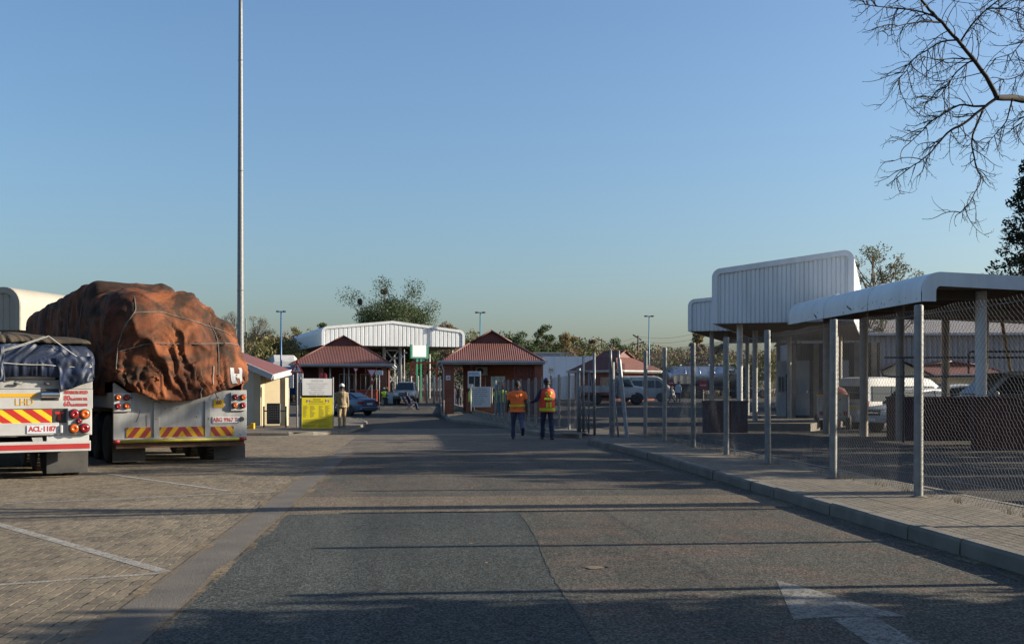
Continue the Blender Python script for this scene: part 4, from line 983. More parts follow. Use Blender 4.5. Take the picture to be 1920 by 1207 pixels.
for a, b_ in (((0, cz + .06), (-.05, cz - .06)), ((0, cz + .06), (.045, cz - .05)), ((0, cz + .14), (-.06, cz + .08)), ((0, cz + .14), (.055, cz + .09))): mb.tube([(a[0], -.037, a[1]), (b_[0], -.037, b_[1])], .014, 5)
mb.build('pedestrian_symbol', MT['text_black'], f)
t, w, za, zb = board('parking_sign', 'small white parking sign with a letter P behind the pedestrian triangle', 558.5, 568.5, 700, 717, 42.5, 'white_clean', [(563, 701)], lift=-.0)
text('P', .16, MT['text_black'], t, frame((0, -.045, (za + zb) / 2), (1, 0, 0), (0, 0, 1)))
board('blank_sign', 'plain white panel beside the cream gatehouse roof, left of the triangle sign', 537, 550.5, 702, 727, 46.5, 'white_clean', [(541, 704)], lift=0)
t, f, zt, zb_, h = tri_sign(697, 692, 709.5, 9.5, 74, 'red and white yield sign on a dark post left of the brick pillar', False, lift=0)
mb = MB(); s = 74 / F; z = CAMH - (717 - HY) * s - t.location.z; mb.span(-.1, .1, -.03, 0, z - .14, z + .14); mb.build('small_plate', MT['red_dull'], t)
tri_sign(667, 690, 699, 5, 83, 'faded yield sign on a white post within the left booth passage', False, lift=.05)
board('blank_sign', 'pale blue grey direction panel by the brick pillar, beside the yield sign', 703.5, 718, 694.5, 703, 76, 'grey_board', [(711, 694)], lift=0)
t, w, za, zb = board('direction_sign', 'small grey two-panel sign on a thin pole before the long white wall', 1028.5, 1038, 688, 699, 64, 'grey_board', [(1033, 688)], lift=.1)
mb = MB(); mb.span(-w / 2 + .02, w / 2 - .02, -.046, -.041, (za + zb) / 2 - .015, (za + zb) / 2 + .015); mb.build('divider', MT['text_black'], t)
for i, (px, py, Z, l) in enumerate(((1258, 718, 76, 'red round no entry sign left of the dark fence post'), (1318.5, 722, 58, 'larger red round no entry sign before the canopy columns'))):
    q = on(px, Z); t = thing('no_entry_sign', l, 'sign', q, -YAW); s = Z / F; z = CAMH - (py - HY) * s - q.z; r = (6.5 if i == 0 else 8.2) * s
    mb = MB(); mb.cyl((0, -.03, z), (0, -.045, z), r, 24); mb.build('disc', MT['red'], t); post(t, 0, .0, 0, z, .035)
    mb = MB(); mb.span(-r * .68, r * .68, -.052, -.046, z - r * .17, z + r * .17); mb.build('white_bar', MT['grey_board'], t)
# --- canopies
def canopy(name, label, loc, rz, top, depth, zb, ribs=.33, mat='fascia', trim=.28, cols=(), col_r=.11, open_front=False, cat='canopy', seams=(), ribbed_top=False, colm='white_dirty'):
    """top: outline (x, z) from bottom-left over the roof to bottom-right, in the front plane; extruded back along +y"""
    t = thing(name, label, cat, loc, rz); k = len(top)
    mb = MB(); ny = max(2, int(depth / .5))
    for j in range(ny):
        y0_, y1_ = depth * j / ny, depth * (j + 1) / ny
        for i in range(k - 1):
            (xa, za), (xb2, zb2) = top[i], top[i + 1]
            mb.quad((xa, y1_, za), (xa, y0_, za), (xb2, y0_, zb2), (xb2, y1_, zb2))
    ro = mb.build('roof_shell', MT[mat], t, ang=30, weld=True)
    for p in ro.data.polygons: p.use_smooth = True
    ro.data.set_sharp_from_angle(angle=R(25))
    # raised trim following the outline on both ends
    cx_ = sum(p[0] for p in top) / k; czv = zb
    def inner(i, wd):
        a = V(top[max(i - 1, 0)]); b = V(top[min(i + 1, k - 1)]); d = (V((b[0], b[1])) - V((a[0], a[1]))).normalized(); n = V((d.y, -d.x)); q = V((top[i][0], top[i][1])) + n * wd
        if i == 0 or i == k - 1: q = V((q.x, zb))
        return q
    for ye in (0, depth):
        mb = MB()
        o = -.03 if ye == 0 else .03
        for i in range(k - 1):
            a, b = top[i], top[i + 1]; ia, ib = inner(i, trim), inner(i + 1, trim)
            mb.quad((a[0], ye + o, a[1]), (ia.x, ye + o, ia.y), (ib.x, ye + o, ib.y), (b[0], ye + o, b[1]))
            mb.quad((a[0], ye + o, a[1]), (b[0], ye + o, b[1]), (b[0], ye - o * 1.5, b[1]), (a[0], ye - o * 1.5, a[1]))
            mb.quad((ia.x, ye + o, ia.y), (ia.x, ye - o, ia.y), (ib.x, ye - o, ib.y), (ib.x, ye + o, ib.y))
        mb.build('edge_trim', MT[mat], t, weld=True, ang=30)
    if not open_front:
        # ribbed end panels: sample the outline height at each rib
        xs = [p[0] for p in top]; x0_, x1_ = min(xs), max(xs)
        def ht(x):
            best = zb
            for i in range(k - 1):
                (xa, za), (xb2, zb2) = top[i], top[i + 1]
                if xa <= x <= xb2 and xb2 > xa: best = max(best, za + (zb2 - za) * (x - xa) / (xb2 - xa))
            return best
        for ye, sg in ((0.0, 1), (depth, -1)):
            mb = MB(); x = x0_ + .02; pat = [(0, 0), (.70, 0), (.77, .028), (.93, .028), (1, 0)]
            pts = []
            while x < x1_ - .02:
                for f, o in pat[:-1]: pts.append((min(x + f * ribs, x1_ - .02), o))
                x += ribs
            pts.append((x1_ - .02, 0))
            for (xa, oa), (xb2, ob) in zip(pts, pts[1:]):
                if xb2 - xa < 1e-4: continue
                mb.quad((xa, ye + .04 * sg + oa * sg, zb), (xb2, ye + .04 * sg + ob * sg, zb), (xb2, ye + .04 * sg + ob * sg, ht(xb2) - .03), (xa, ye + .04 * sg + oa * sg, ht(xa) - .03))
            mb.build('ribbed_panel', MT[mat], t)
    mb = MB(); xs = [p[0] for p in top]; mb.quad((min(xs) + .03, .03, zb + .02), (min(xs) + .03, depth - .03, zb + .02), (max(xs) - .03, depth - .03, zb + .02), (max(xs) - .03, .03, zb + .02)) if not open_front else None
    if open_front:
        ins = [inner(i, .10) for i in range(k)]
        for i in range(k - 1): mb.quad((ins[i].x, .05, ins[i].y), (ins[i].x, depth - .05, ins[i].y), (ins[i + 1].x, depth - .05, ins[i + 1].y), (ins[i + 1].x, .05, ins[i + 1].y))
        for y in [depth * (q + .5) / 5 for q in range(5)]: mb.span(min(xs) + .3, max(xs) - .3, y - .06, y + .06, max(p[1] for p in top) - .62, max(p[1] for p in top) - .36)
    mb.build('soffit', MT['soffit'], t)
    for y in seams:
        mb = MB(); pts = [(p[0] * 1.0, y, p[1]) for p in top]; mb.tube([V(p) + V((0, 0, .0)) for p in pts], .022, 6); mb.build('seam', MT[mat], ro)
    for c_ in cols:
        x, y, zt = c_[0], c_[1], c_[2]; r = c_[3] if len(c_) > 3 else col_r; g = gz((t.matrix_basis @ V((x, y, 0))).y) - loc[2]
        mb = MB(); mb.tube([(x, y, g - .1), (x, y, zt)], r, 14); mb.build('column', MT[c_[4] if len(c_) > 4 else colm], t, ang=40)
    return t
def outline(w, zb, zl, zr, rad, apex=None, n=7):
    pts = [(0, zb)]
    for i in range(n + 1):
        a = R(180 - 90 * i / n); pts.append((rad + rad * math.cos(a), zl - rad + rad * math.sin(a)))
    if apex: pts.append(apex)
    for i in range(n + 1):
        a = R(90 - 90 * i / n); pts.append((w - rad + rad * math.cos(a), zr - rad + rad * math.sin(a)))
    pts.append((w, zb)); return pts
# middle canopy over the traffic lanes
L0 = W(603, HY, 100); g0 = gz(L0.y)
canopy('canopy', 'long white ribbed gable canopy behind the left booth', (L0.x, L0.y, 0), R(15), outline(14.05, 5.55, 7.35, 7.25, .62, (6.8, 7.98)), 20, 5.55, .41, 'fascia', .26,
       cols=[(1.2 + 6 * i, y, 5.6, .14) for i in (0, 2) for y in (1.6, 10, 18)] + [(6.3, 1.4, 5.6, .16), (7.9, 1.4, 5.6, .16)])
tc_ = [o for o in COL.objects if o.name.startswith('canopy')][0]
mb = MB()
for a, b in (((6.3, 1.4, 3.4), (7.9, 1.4, 5.4)), ((7.9, 1.4, 3.4), (6.3, 1.4, 5.4)), ((6.3, 1.4, 1.4), (7.9, 1.4, 3.4)), ((7.9, 1.4, 1.4), (6.3, 1.4, 3.4)), ((6.3, 1.4, 5.2), (7.9, 1.4, 5.2)), ((6.3, 1.4, 3.4), (7.9, 1.4, 3.4))): mb.beam(a, b, .12, .12)
mb.build('lattice_brace', MT['white_dirty'], tc_)
# right-hand high canopies, turned 24 degrees to the road
L0 = W(1335, HY, 39)
cA = canopy('canopy', 'tall white ribbed canopy above the row of columns on the right', (L0.x, L0.y, 0), R(-24), outline(4.95, 3.86, 5.88, 6.36, .34), 16.5, 3.86, .155, 'fascia', .20,
       cols=[(.9, .8, 3.9, .11, 'white_clean')] + [(.9 + .05 * i, .8 + 4.6 * i, 3.9, .105) for i in (1, 2, 3)] + [(4.1, 4.2 * i + 1.2, 3.9, .13, 'brown_col') for i in range(4)], seams=(4, 8, 12))
L0 = W(1290, HY, 49)
cB = canopy('canopy', 'lower white ribbed canopy to the left of the tall one', (L0.x, L0.y, 0), R(-24), outline(5.4, 4.12, 5.6, 5.95, .34), 14, 4.12, .20, 'fascia', .16,
       cols=[(.95, .9, 4.15, .105), (1.4, 2.4, 4.15, .105)] + [(1.0 + .8 * i, 5.0 + 2.5 * i, 4.15, .10) for i in range(3)] + [(4.4, 1.5 + 4 * i, 4.15, .10) for i in range(3)])
# near carport with the rounded eave
outC = [(0, 3.70), (.0, 3.95)] + [(.48 - .48 * math.cos(R(90 * i / 8)), 3.95 + .50 * math.sin(R(90 * i / 8))) for i in range(1, 9)] + [(10.5, 4.05), (10.5, 3.7)]
L0 = V((12.62, W(1740, HY, 27).y, 0))
cC = canopy('carport', 'near white carport roof with a rounded eave over parked vehicles', (12.62, L0.y, 0), R(0), outC, 9.9, 3.70, .3, 'fascia', .36, open_front=True, seams=(3.3, 6.6), cat='carport',
       cols=[(2.05, .9, 4.05, .145, 'white_clean'), (1.0, 8.9, 4.05, .13, 'brown_col'), (1.3, 6.6, 4.05, .13, 'brown_col'), (1.0, 3.4, 4.05, .12, 'brown_col'), (5.2, 9.0, 4.0, .13, 'brown_col'), (6.6, 9.0, 4.0, .13, 'brown_col'), (8.6, 9.0, 4.0, .13, 'brown_col'), (6.5, .9, 4.0, .14, 'white_clean')])
rg = random.Random(12)
for y, z, l in ((4.6, 3.93, .34), (7.3, 3.86, .26)):
    mb = MB(); pts = [(-.012, y + l * (q / 6 - .5), z - .16 + .05 * rg.random() + .03 * q) for q in range(7)]
    mb.tube(pts, [.006, .016, .022, .02, .016, .012, .005], 6); mb.build('dent', MT['rust'], cC)
mb = MB()
for i in range(26):
    y = rg.uniform(.2, 9.7); z0_ = rg.uniform(3.72, 3.9); mb.span(-.0035, .0, y, y + rg.uniform(.01, .03), z0_ - .0, z0_ + rg.uniform(.02, .06))
mb.build('screw_stain', MT['rust'], cC)
# far-left canopy behind the loads
a, b = W(8, 540, 44), W(105, 553, 47.3); hd = math.atan2(-(b.x - a.x), b.y - a.y)
rd = Matrix.Rotation(hd, 3, 'Z')
wl = 6.5; corner = V((a.x, a.y, 0)) - rd @ V((wl - .75, 0, 0))
canopy('canopy', 'pale canopy with a rounded shoulder at the far left behind the tarped loads', (corner.x, corner.y, 0), hd, outline(wl, 3.9, 5.6, 5.68, .75), 13, 3.9, .30, 'fascia_lit', .25, cols=[(1, 1, 3.95), (5.2, 1, 3.95), (1, 9, 3.95), (5.2, 9, 3.95)])
# --- walls and sheds on the right
def bwall(label, px0, px1, ytop, Z0, Z1, th=.25, mat='brick_dark'):
    a, b = on(px0, Z0), on(px1, Z1); t = thing('brick_wall', label, 'wall', a); d = b - a; d.z = 0; n = V((-d.y, d.x, 0)).normalized() * th; zt = CAMH - (ytop - HY) * Z0 / F - a.z
    mb = MB(); mb.loft([[V((0, 0, -.2)), n + V((0, 0, -.2)), n + V((0, 0, zt)), V((0, 0, zt))], [d + V((0, 0, -.2)), d + n + V((0, 0, -.2)), d + n + V((0, 0, zt)), d + V((0, 0, zt))]], 0, False); mb.build('brickwork', MT[mat], t)
    mb = MB(); mb.beam(V((0, 0, zt + .03)) + n / 2 - d.normalized() * .03, d + V((0, 0, zt + .03)) + n / 2 + d.normalized() * .03, th + .06, .06); mb.build('coping', MT[mat], t); return t
bwall('long plum brick wall in front of the white pickup under the near carport', 1662, 1835, 747, 31.5, 30.5)
bwall('plum brick wall end nearest the fence, at the right edge of the view', 1826, 2100, 748, 26.3, 26.0)
bwall('short plum brick wall at the foot of the white canopy columns', 1317, 1402, 754, 38.3, 38.0)
pl = slab('lit_patch_slab', [(p.x, p.y) for p in (on(1388, 41.2), on(1520, 40.2), on(1640, 62), on(1400, 64))], .30, MT['pavers_foot'])  # raised pale slab standing in for a sunlit patch of ground
mb = MB(); ps = [on(1388, 41.2), on(1520, 40.2), on(1640, 62), on(1400, 64)]
for a, b in zip(ps, ps[1:] + ps[:1]): mb.quad(V((a.x, a.y, -.4)), V((b.x, b.y, -.4)), V((b.x, b.y, gz(b.y) + .298)), V((a.x, a.y, gz(a.y) + .298)))
o = mb.build('lit_patch_edge', MT['concrete'], pl)
# grey ribbed warehouse behind
q = on(1568, 64); wh = thing('warehouse', 'grey ribbed sheet warehouse with a dusty low roof behind the carport', 'building', (q.x, q.y, q.z), R(-8))
mb = MB(); mb.span(0, 34, 0, 18, -.2, 4.95); mb.build('wall', MT['corr_grey'], wh)
mb = MB(); mb.add([(-.3, -.35, 4.9), (34, -.35, 4.9), (34, 9, 6.6), (-.3, 9, 6.6), (34, 18.3, 4.9), (-.3, 18.3, 4.9)], [(0, 1, 2, 3), (3, 2, 4, 5)]); mb.build('roof', MT['corr_pink'], wh)
mb = MB(); mb.beam((-.3, -.4, 4.93), (34, -.4, 4.93), .12, .14); mb.build('gutter', MT['gutter'], wh)
# small gabled guardhouse behind the minibus
q = on(1690, 57); gh = thing('guardhouse', 'small cream guardhouse with red gabled roof behind the parked minibus', 'building', (q.x, q.y, q.z), R(-20))
mb = MB(); mb.span(-1.7, 1.7, 0, 6, 0, 2.25); mb.add([(-1.7, .0, 2.25), (1.7, 0, 2.25), (0, 0, 3.1)], [(0, 1, 2)]); mb.add([(-1.7, 6, 2.25), (1.7, 6, 2.25), (0, 6, 3.1)], [(0, 2, 1)]); mb.build('wall', MT['cream_pale'], gh)
mb = MB(); mb.add([(-2.1, -.4, 2.14), (0, -.4, 3.22), (0, 6.4, 3.22), (-2.1, 6.4, 2.14), (2.1, -.4, 2.14), (2.1, 6.4, 2.14)], [(0, 1, 2, 3), (1, 4, 5, 2)]); mb.build('roof', MT['roof_rib_y'], gh)
window(gh, -.5, .5, 0, 1.0, 1.9)
q = on(1650, 54); g2_ = thing('guardhouse', 'long low hut with red ribbed roof seen through the carport columns', 'building', (on(1800, 60).x, on(1800, 60).y, on(1800, 60).z), R(-4))
hip_roof(g2_, 5.6, 5, 2.5, 3.0, 1.9, 1.2, 3.25)
mb = MB(); mb.span(-2.4, 2.4, .5, 4.5, 0, 2.4); mb.build('wall', MT['cream_pale'], g2_)
window(g2_, -1.8, -.6, .5, 1, 2); window(g2_, .6, 1.8, .5, 1, 2)
q = on(1478, 52); cab = thing('guard_cabin', 'pale grey cabin with a narrow door under the tall canopy', 'cabin', (q.x, q.y, q.z + .30), R(-24))
mb = MB(); mb.span(-.55, .75, 0, 2, 0, 2.75); mb.build('wall', MT['grey_board'], cab); mb = MB(); mb.span(-.1, .5, -.03, 0, 0, 2.1); do = mb.build('door', MT['dark'], cab); window(cab, -.5, -.15, 0, 1.2, 2.0)
q = on(1486, 50); c2 = thing('shed', 'boarded shed with pale doors, its wall coloured for shade, under the tall canopy', 'building', (q.x, q.y, q.z), R(-24))
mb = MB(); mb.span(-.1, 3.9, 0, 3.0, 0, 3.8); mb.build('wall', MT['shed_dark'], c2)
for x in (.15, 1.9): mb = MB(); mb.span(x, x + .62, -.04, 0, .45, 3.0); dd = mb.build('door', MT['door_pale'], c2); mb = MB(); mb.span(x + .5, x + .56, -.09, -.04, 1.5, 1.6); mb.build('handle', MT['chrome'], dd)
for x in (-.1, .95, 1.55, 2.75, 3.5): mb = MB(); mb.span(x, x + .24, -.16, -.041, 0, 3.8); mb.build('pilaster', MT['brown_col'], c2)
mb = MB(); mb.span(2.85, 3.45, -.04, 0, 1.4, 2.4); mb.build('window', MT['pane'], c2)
# pipe barrier rails above the brick wall
q = on(1790, 29.6); pr = thing('pipe_railing', 'dark tubular barrier frame standing above the plum brick wall', 'railing', q); gl = q
mb = MB()
def LQ(px, py, Z): return W(px, py, Z) - gl
Z = 29.6
mb.tube([LQ(1658, 670, Z), LQ(1980, 670, Z)], .028, 8); mb.tube([LQ(1652, 690, Z), LQ(1656, 704, Z), LQ(1670, 706, Z), LQ(1980, 704, Z)], .028, 8); mb.build('rail', MT['steel_dark'], pr)
for px in (1694, 1842):
    mb = MB(); b_ = LQ(px, 670, Z); mb.tube([V((b_.x, b_.y, -.1)), b_], .03, 8); mb.build('post', MT['steel_dark'], pr)
mb = MB(); mb.tube([LQ(1820, 659, 29.0), LQ(1990, 659, 29.0)], .028, 8); mb.tube([LQ(1816, 700, 29), LQ(1816, 664, 29.0), LQ(1820, 659, 29)], .028, 8); mb.build('rail', MT['steel_dark'], pr)
a = on(1915, 33); b_ = W(1878, 600, 33); pole = thing('timber_pole', 'ochre timber pole leaning against the carport roof beam', 'pole', a)
mb = MB(); mb.tube([V((0, 0, 0)), (b_ - a).lerp(V((0, 0, 0)), .5) + V((.01, 0, 0)), b_ - a], [.06, .055, .05], 10); mb.build('pole', MT['timber'], pole)
pole.children[0].name = 'shaft'
# long pale wall and container behind the middle booth
a, b_ = on(1018, 112), on(1128, 112); lw = thing('boundary_wall', 'long smooth white wall behind the brick booth, right of its roof', 'wall', a)
d = b_ - a; mb = MB(); mb.loft([[V((0, 0, -1)), V((0, .3, -1)), V((0, .3, CAMH + 60 * 112 / F - a.z)), V((0, 0, CAMH + 60 * 112 / F - a.z))], [V((d.x + 1.2, d.y, -1)), V((d.x + 1.2, d.y + .3, -1)), V((d.x + 1.2, d.y + .3, CAMH + 60 * 112 / F - a.z)), V((d.x + 1.2, d.y, CAMH + 60 * 112 / F - a.z))]], 0, False); mb.build('sheeting', MT['bluewall'], lw)
mb = MB()
for i in range(1, 6): x = (d.x + 1.2) * i / 6; y = d.y * i / 6; mb.span(x - .02, x + .02, y - .012, y + .0, -.5, CAMH + 59 * 112 / F - a.z)
mb.build('seam', MT['grey_board'], lw)
a, b_ = on(1000, 124), on(1080, 124); ct = thing('container', 'pale ribbed freight container top showing above the long white wall', 'container', a)
d = b_ - a; zt = CAMH + 67 * 124 / F - a.z; L_ = d.length
mb = MB(); mb.span(0, L_ * .62, 0, 2.4, .2, zt); mb.build('grey_section', MT['grey_sheet'], ct)
mb = MB(); mb.span(L_ * .62 + .02, L_, 0, 2.4, .2, zt)
for i in range(7): mb.span(L_ * .64 + i * .25, L_ * .64 + i * .25 + .1, -.05, 0, .3, zt - .1)
mb.build('cream_section', MT['cream_pale'], ct); mb = MB(); mb.beam((0, -.03, zt), (L_ + .05, -.03, zt), .1, .14); mb.build('top_rail', MT['cream_pale'], ct)
# billboard and red portal frames, back fence
q = on(786, 98.5); bb = thing('billboard', 'blank white billboard in a green frame under the middle canopy edge', 'billboard', q, R(22)); s = 98.5 / F
X = lambda px: (px - 786) * s
Zz = lambda py: CAMH - (py - HY) * s - q.z
mb = MB(); mb.span(X(772), X(800), -.1, .1, Zz(669), Zz(647.5)); mb.build('panel', mk('blank_white_hoarding', (.72, .72, .71), (.66, .66, .65), 1.5, .5), bb)
mb = MB(); mb.span(X(768), X(771.5), -.12, .12, Zz(671), Zz(646)); mb.span(X(800.5), X(804), -.12, .12, Zz(671), Zz(646)); mb.span(X(768), X(804), -.13, .13, Zz(672), Zz(669.5)); mb.build('frame', MT['green'], bb)
for px in (781, 789): mb = MB(); mb.span(X(px - 1.4), X(px + 1.4), -.1, .1, -.2, Zz(672)); mb.build('post', MT['green'], bb)
mb = MB(); mb.prism([V((X(773), -.05, Zz(672))), V((X(800), -.05, Zz(672))), V((X(794), -.05, Zz(676))), V((X(779), -.05, Zz(676)))], (0, .1, 0)); mb.build('blue_skirt', MT['blue_paint'], bb)
q = on(797, 98); rp = thing('portal_frame', 'red oxide steel portal frames beyond the give way line', 'frame', q, 0); s = 98 / F
X = lambda px: (px - 797) * s
Zz = lambda py: CAMH - (py - HY) * s - q.z
mb = MB(); mb.beam((X(771), 0, Zz(680)), (X(822), 0, Zz(680)), .12, .16); mb.beam((X(796), 0, Zz(693)), (X(900), 0, Zz(693)), .1, .12)
for px, z1 in ((771, 680), (777, 680), (797, 680), (819, 680)): mb.beam((X(px), 0, -.1), (X(px), 0, Zz(z1)), .16, .14)
mb.build('steelwork', MT['redframe'], rp)
bf = thing('chain_link_fence', 'white posted mesh fence beyond the give way line, behind the silver pickup', 'fence', on(786, 91)); gl = bf.location
pp_ = [(744, 91), (757, 92), (771, 92), (783.5, 91), (800.5, 88), (814, 86), (825, 84)]
for px, Z in pp_:
    p = on(px, Z) - gl; mb = MB(); mb.tube([p + V((0, 0, -.1)), p + V((0, 0, 2.25))], .06, 8); mb.build('post', MT['white_dirty'], bf)
for (a, za_), (b, zb2) in zip(pp_, pp_[1:]):
    mb = MB(); chain(mb, on(a, za_) - gl, on(b, zb2) - gl, .05, 2.1, .10, .2, .0045); mb.build('mesh_panel', MT['wire'], bf)
for px, Z, y1 in ((740, 100, 665), (758, 97, 655), (752, 97, 662)):
    q = on(px, Z); t = thing('mast', {740: 'slim pale mast left of the fence beyond the silver pickup', 758: 'tallest slim pale mast by the fence beyond the silver pickup', 752: 'slim pale mast with a bracket beyond the silver pickup'}[px], 'mast', q)
    mb = MB(); h = CAMH - (y1 - HY) * Z / F - q.z; mb.tube([(0, 0, 0), (0, 0, h)], [.06, .04], 6); mb.build('shaft', MT['white_dirty'], t)
    mb = MB(); mb.box((.12, 0, h - .3), (.3, .1, .16)); mb.build('bracket', MT['white_dirty'], t)
# --- lamps and poles
q = on(451, 58); hm = thing('floodlight_mast', 'tall tapering galvanised mast behind the orange tarp load', 'mast', q)
s = 58 / F
mb = MB(); n = 12; mb.tube([(0, 0, 24 * i / n - .1) for i in range(n + 1)], [7.0 * s - (7.0 - 3.4) * s * i / n for i in range(n + 1)], 24); mb.build('shaft', MT['galv_mast'], hm)
mb = MB()
for z in (7.0, 13.5, 19.5): mb.tube([(0, 0, z), (0, 0, z + .05)], 7.0 * s - 3.6 * s * z / 24 + .01, 24)
mb.build('joint_ring', MT['galv_dull'], hm)
mb = MB(); mb.tube([(.28, 0, 4.0), (.28, 0, 5.5)], .03, 6); mb.box((.32, 0, 4.6), (.12, .1, .3)); mb.build('bracket', MT['galv_dull'], hm)
mb = MB(); mb.cyl((0, 0, 0), (0, 0, .05), .42, 20); mb.build('base_flange', MT['galv_dull'], hm)
for i in range(6):
    a = 2 * PI * i / 6; mb = MB(); mb.box((.9 * math.cos(a), .9 * math.sin(a), 24.0), (.4, .4, .3)); mb.beam((0, 0, 24), (.8 * math.cos(a), .8 * math.sin(a), 24), .06, .06); mb.build('floodlight', MT['galv_dull'], hm)
def lamp(px, ytop, Z, label, single=False, mat='teal'):
    q = on(px, Z); t = thing('street_lamp', label, 'street lamp', q, 0, 'teal street lamps'); h = CAMH - (ytop - HY) * Z / F - q.z
    mb = MB(); mb.tube([(0, 0, 0), (0, 0, h * .3), (0, 0, h)], [.11, .09, .05], 10); mb.build('shaft', MT[mat], t)
    mb = MB(); mb.tube([(-.25, 0, h - .05), (.25, 0, h - .05)], .035, 6); mb.build('arm', MT[mat], t)
    for sx in ((-1, 1)):
        mb = MB(); x0_ = .12 * sx; x1_ = (.52 if not single else .42) * sx
        mb.loft([[V((x0_, -.08, h)), V((x0_, .08, h)), V((x0_, .08, h - .1)), V((x0_, -.08, h - .1))], [V((x1_ * .7, -.16, h + .04)), V((x1_ * .7, .16, h + .04)), V((x1_ * .7, .14, h - .12)), V((x1_ * .7, -.14, h - .12))], [V((x1_, -.1, h + .0)), V((x1_, .1, h + .0)), V((x1_, .08, h - .09)), V((x1_, -.08, h - .09))]], 0, False); mb.build('lamp_head', MT[mat if single else 'charcoal'], t)
lamp(527, 583, 92, 'bright blue street lamp between the tall mast and the middle canopy', True, 'blue_paint')
lamp(900.5, 585, 104, 'twin headed street lamp behind the middle brick booth')
lamp(1217, 592, 112, 'twin headed street lamp behind the far maroon roofed booth')
for px, y1, Z, hw, l in ((1089, 639, 190, 14, 'farthest slanted crossarm power pole, left of the three'), (1128.5, 635, 165, 14, 'middle one of three power poles above the bush'), (1196.5, 629, 135, 11.5, 'nearest power pole, just left of the far street lamp')):
    q = on(px, Z); t = thing('power_pole', l, 'power pole', q, 0, 'wooden power poles'); s = Z / F; h = CAMH - (y1 - HY) * s - q.z
    mb = MB(); mb.tube([(0, 0, -.2), (0, 0, h)], [.16, .11], 8); mb.build('shaft', MT['wood_pole'], t)
    mb = MB(); mb.beam((-hw * s, 0, h - 1.0 - hw * s * .25), (hw * s, 0, h - 1.0 + hw * s * .3), .14, .14); mb.beam((-hw * s * .85, .05, h - .1 + .2), (hw * s * .55, .05, h - .55), .14, .14); mb.build('crossarm', MT['wood_pole'], t)
    mb = MB()
    for x in (-.95, .95): mb.tube([(x * hw * s, 0, h - 1 + x * hw * s * .27), (x * hw * s, 0, h - 1.28 + x * hw * s * .27)], .05, 6)
    mb.build('insulator', MT['steel_dark'], t)

wl = thing('power_line', 'thin overhead wires strung between the far power poles', 'power line', on(1128, 165))
gl = wl.location
for dz in (0, -.55):
    P_ = [W(1040, 648, 215), W(1089, 641, 190), W(1128.5, 637, 165), W(1196.5, 631, 135), W(1330, 618, 108)]
    out = []
    for a, b in zip(P_, P_[1:]): out += [a.lerp(b, i / 8) + V((0, 0, dz - .5 * math.sin(PI * i / 8))) - gl for i in range(8)]
    mb = MB(); mb.tube(out + [P_[-1] + V((0, 0, dz)) - gl], .012, 4); mb.build('wire', MT['steel_dark'], wl)
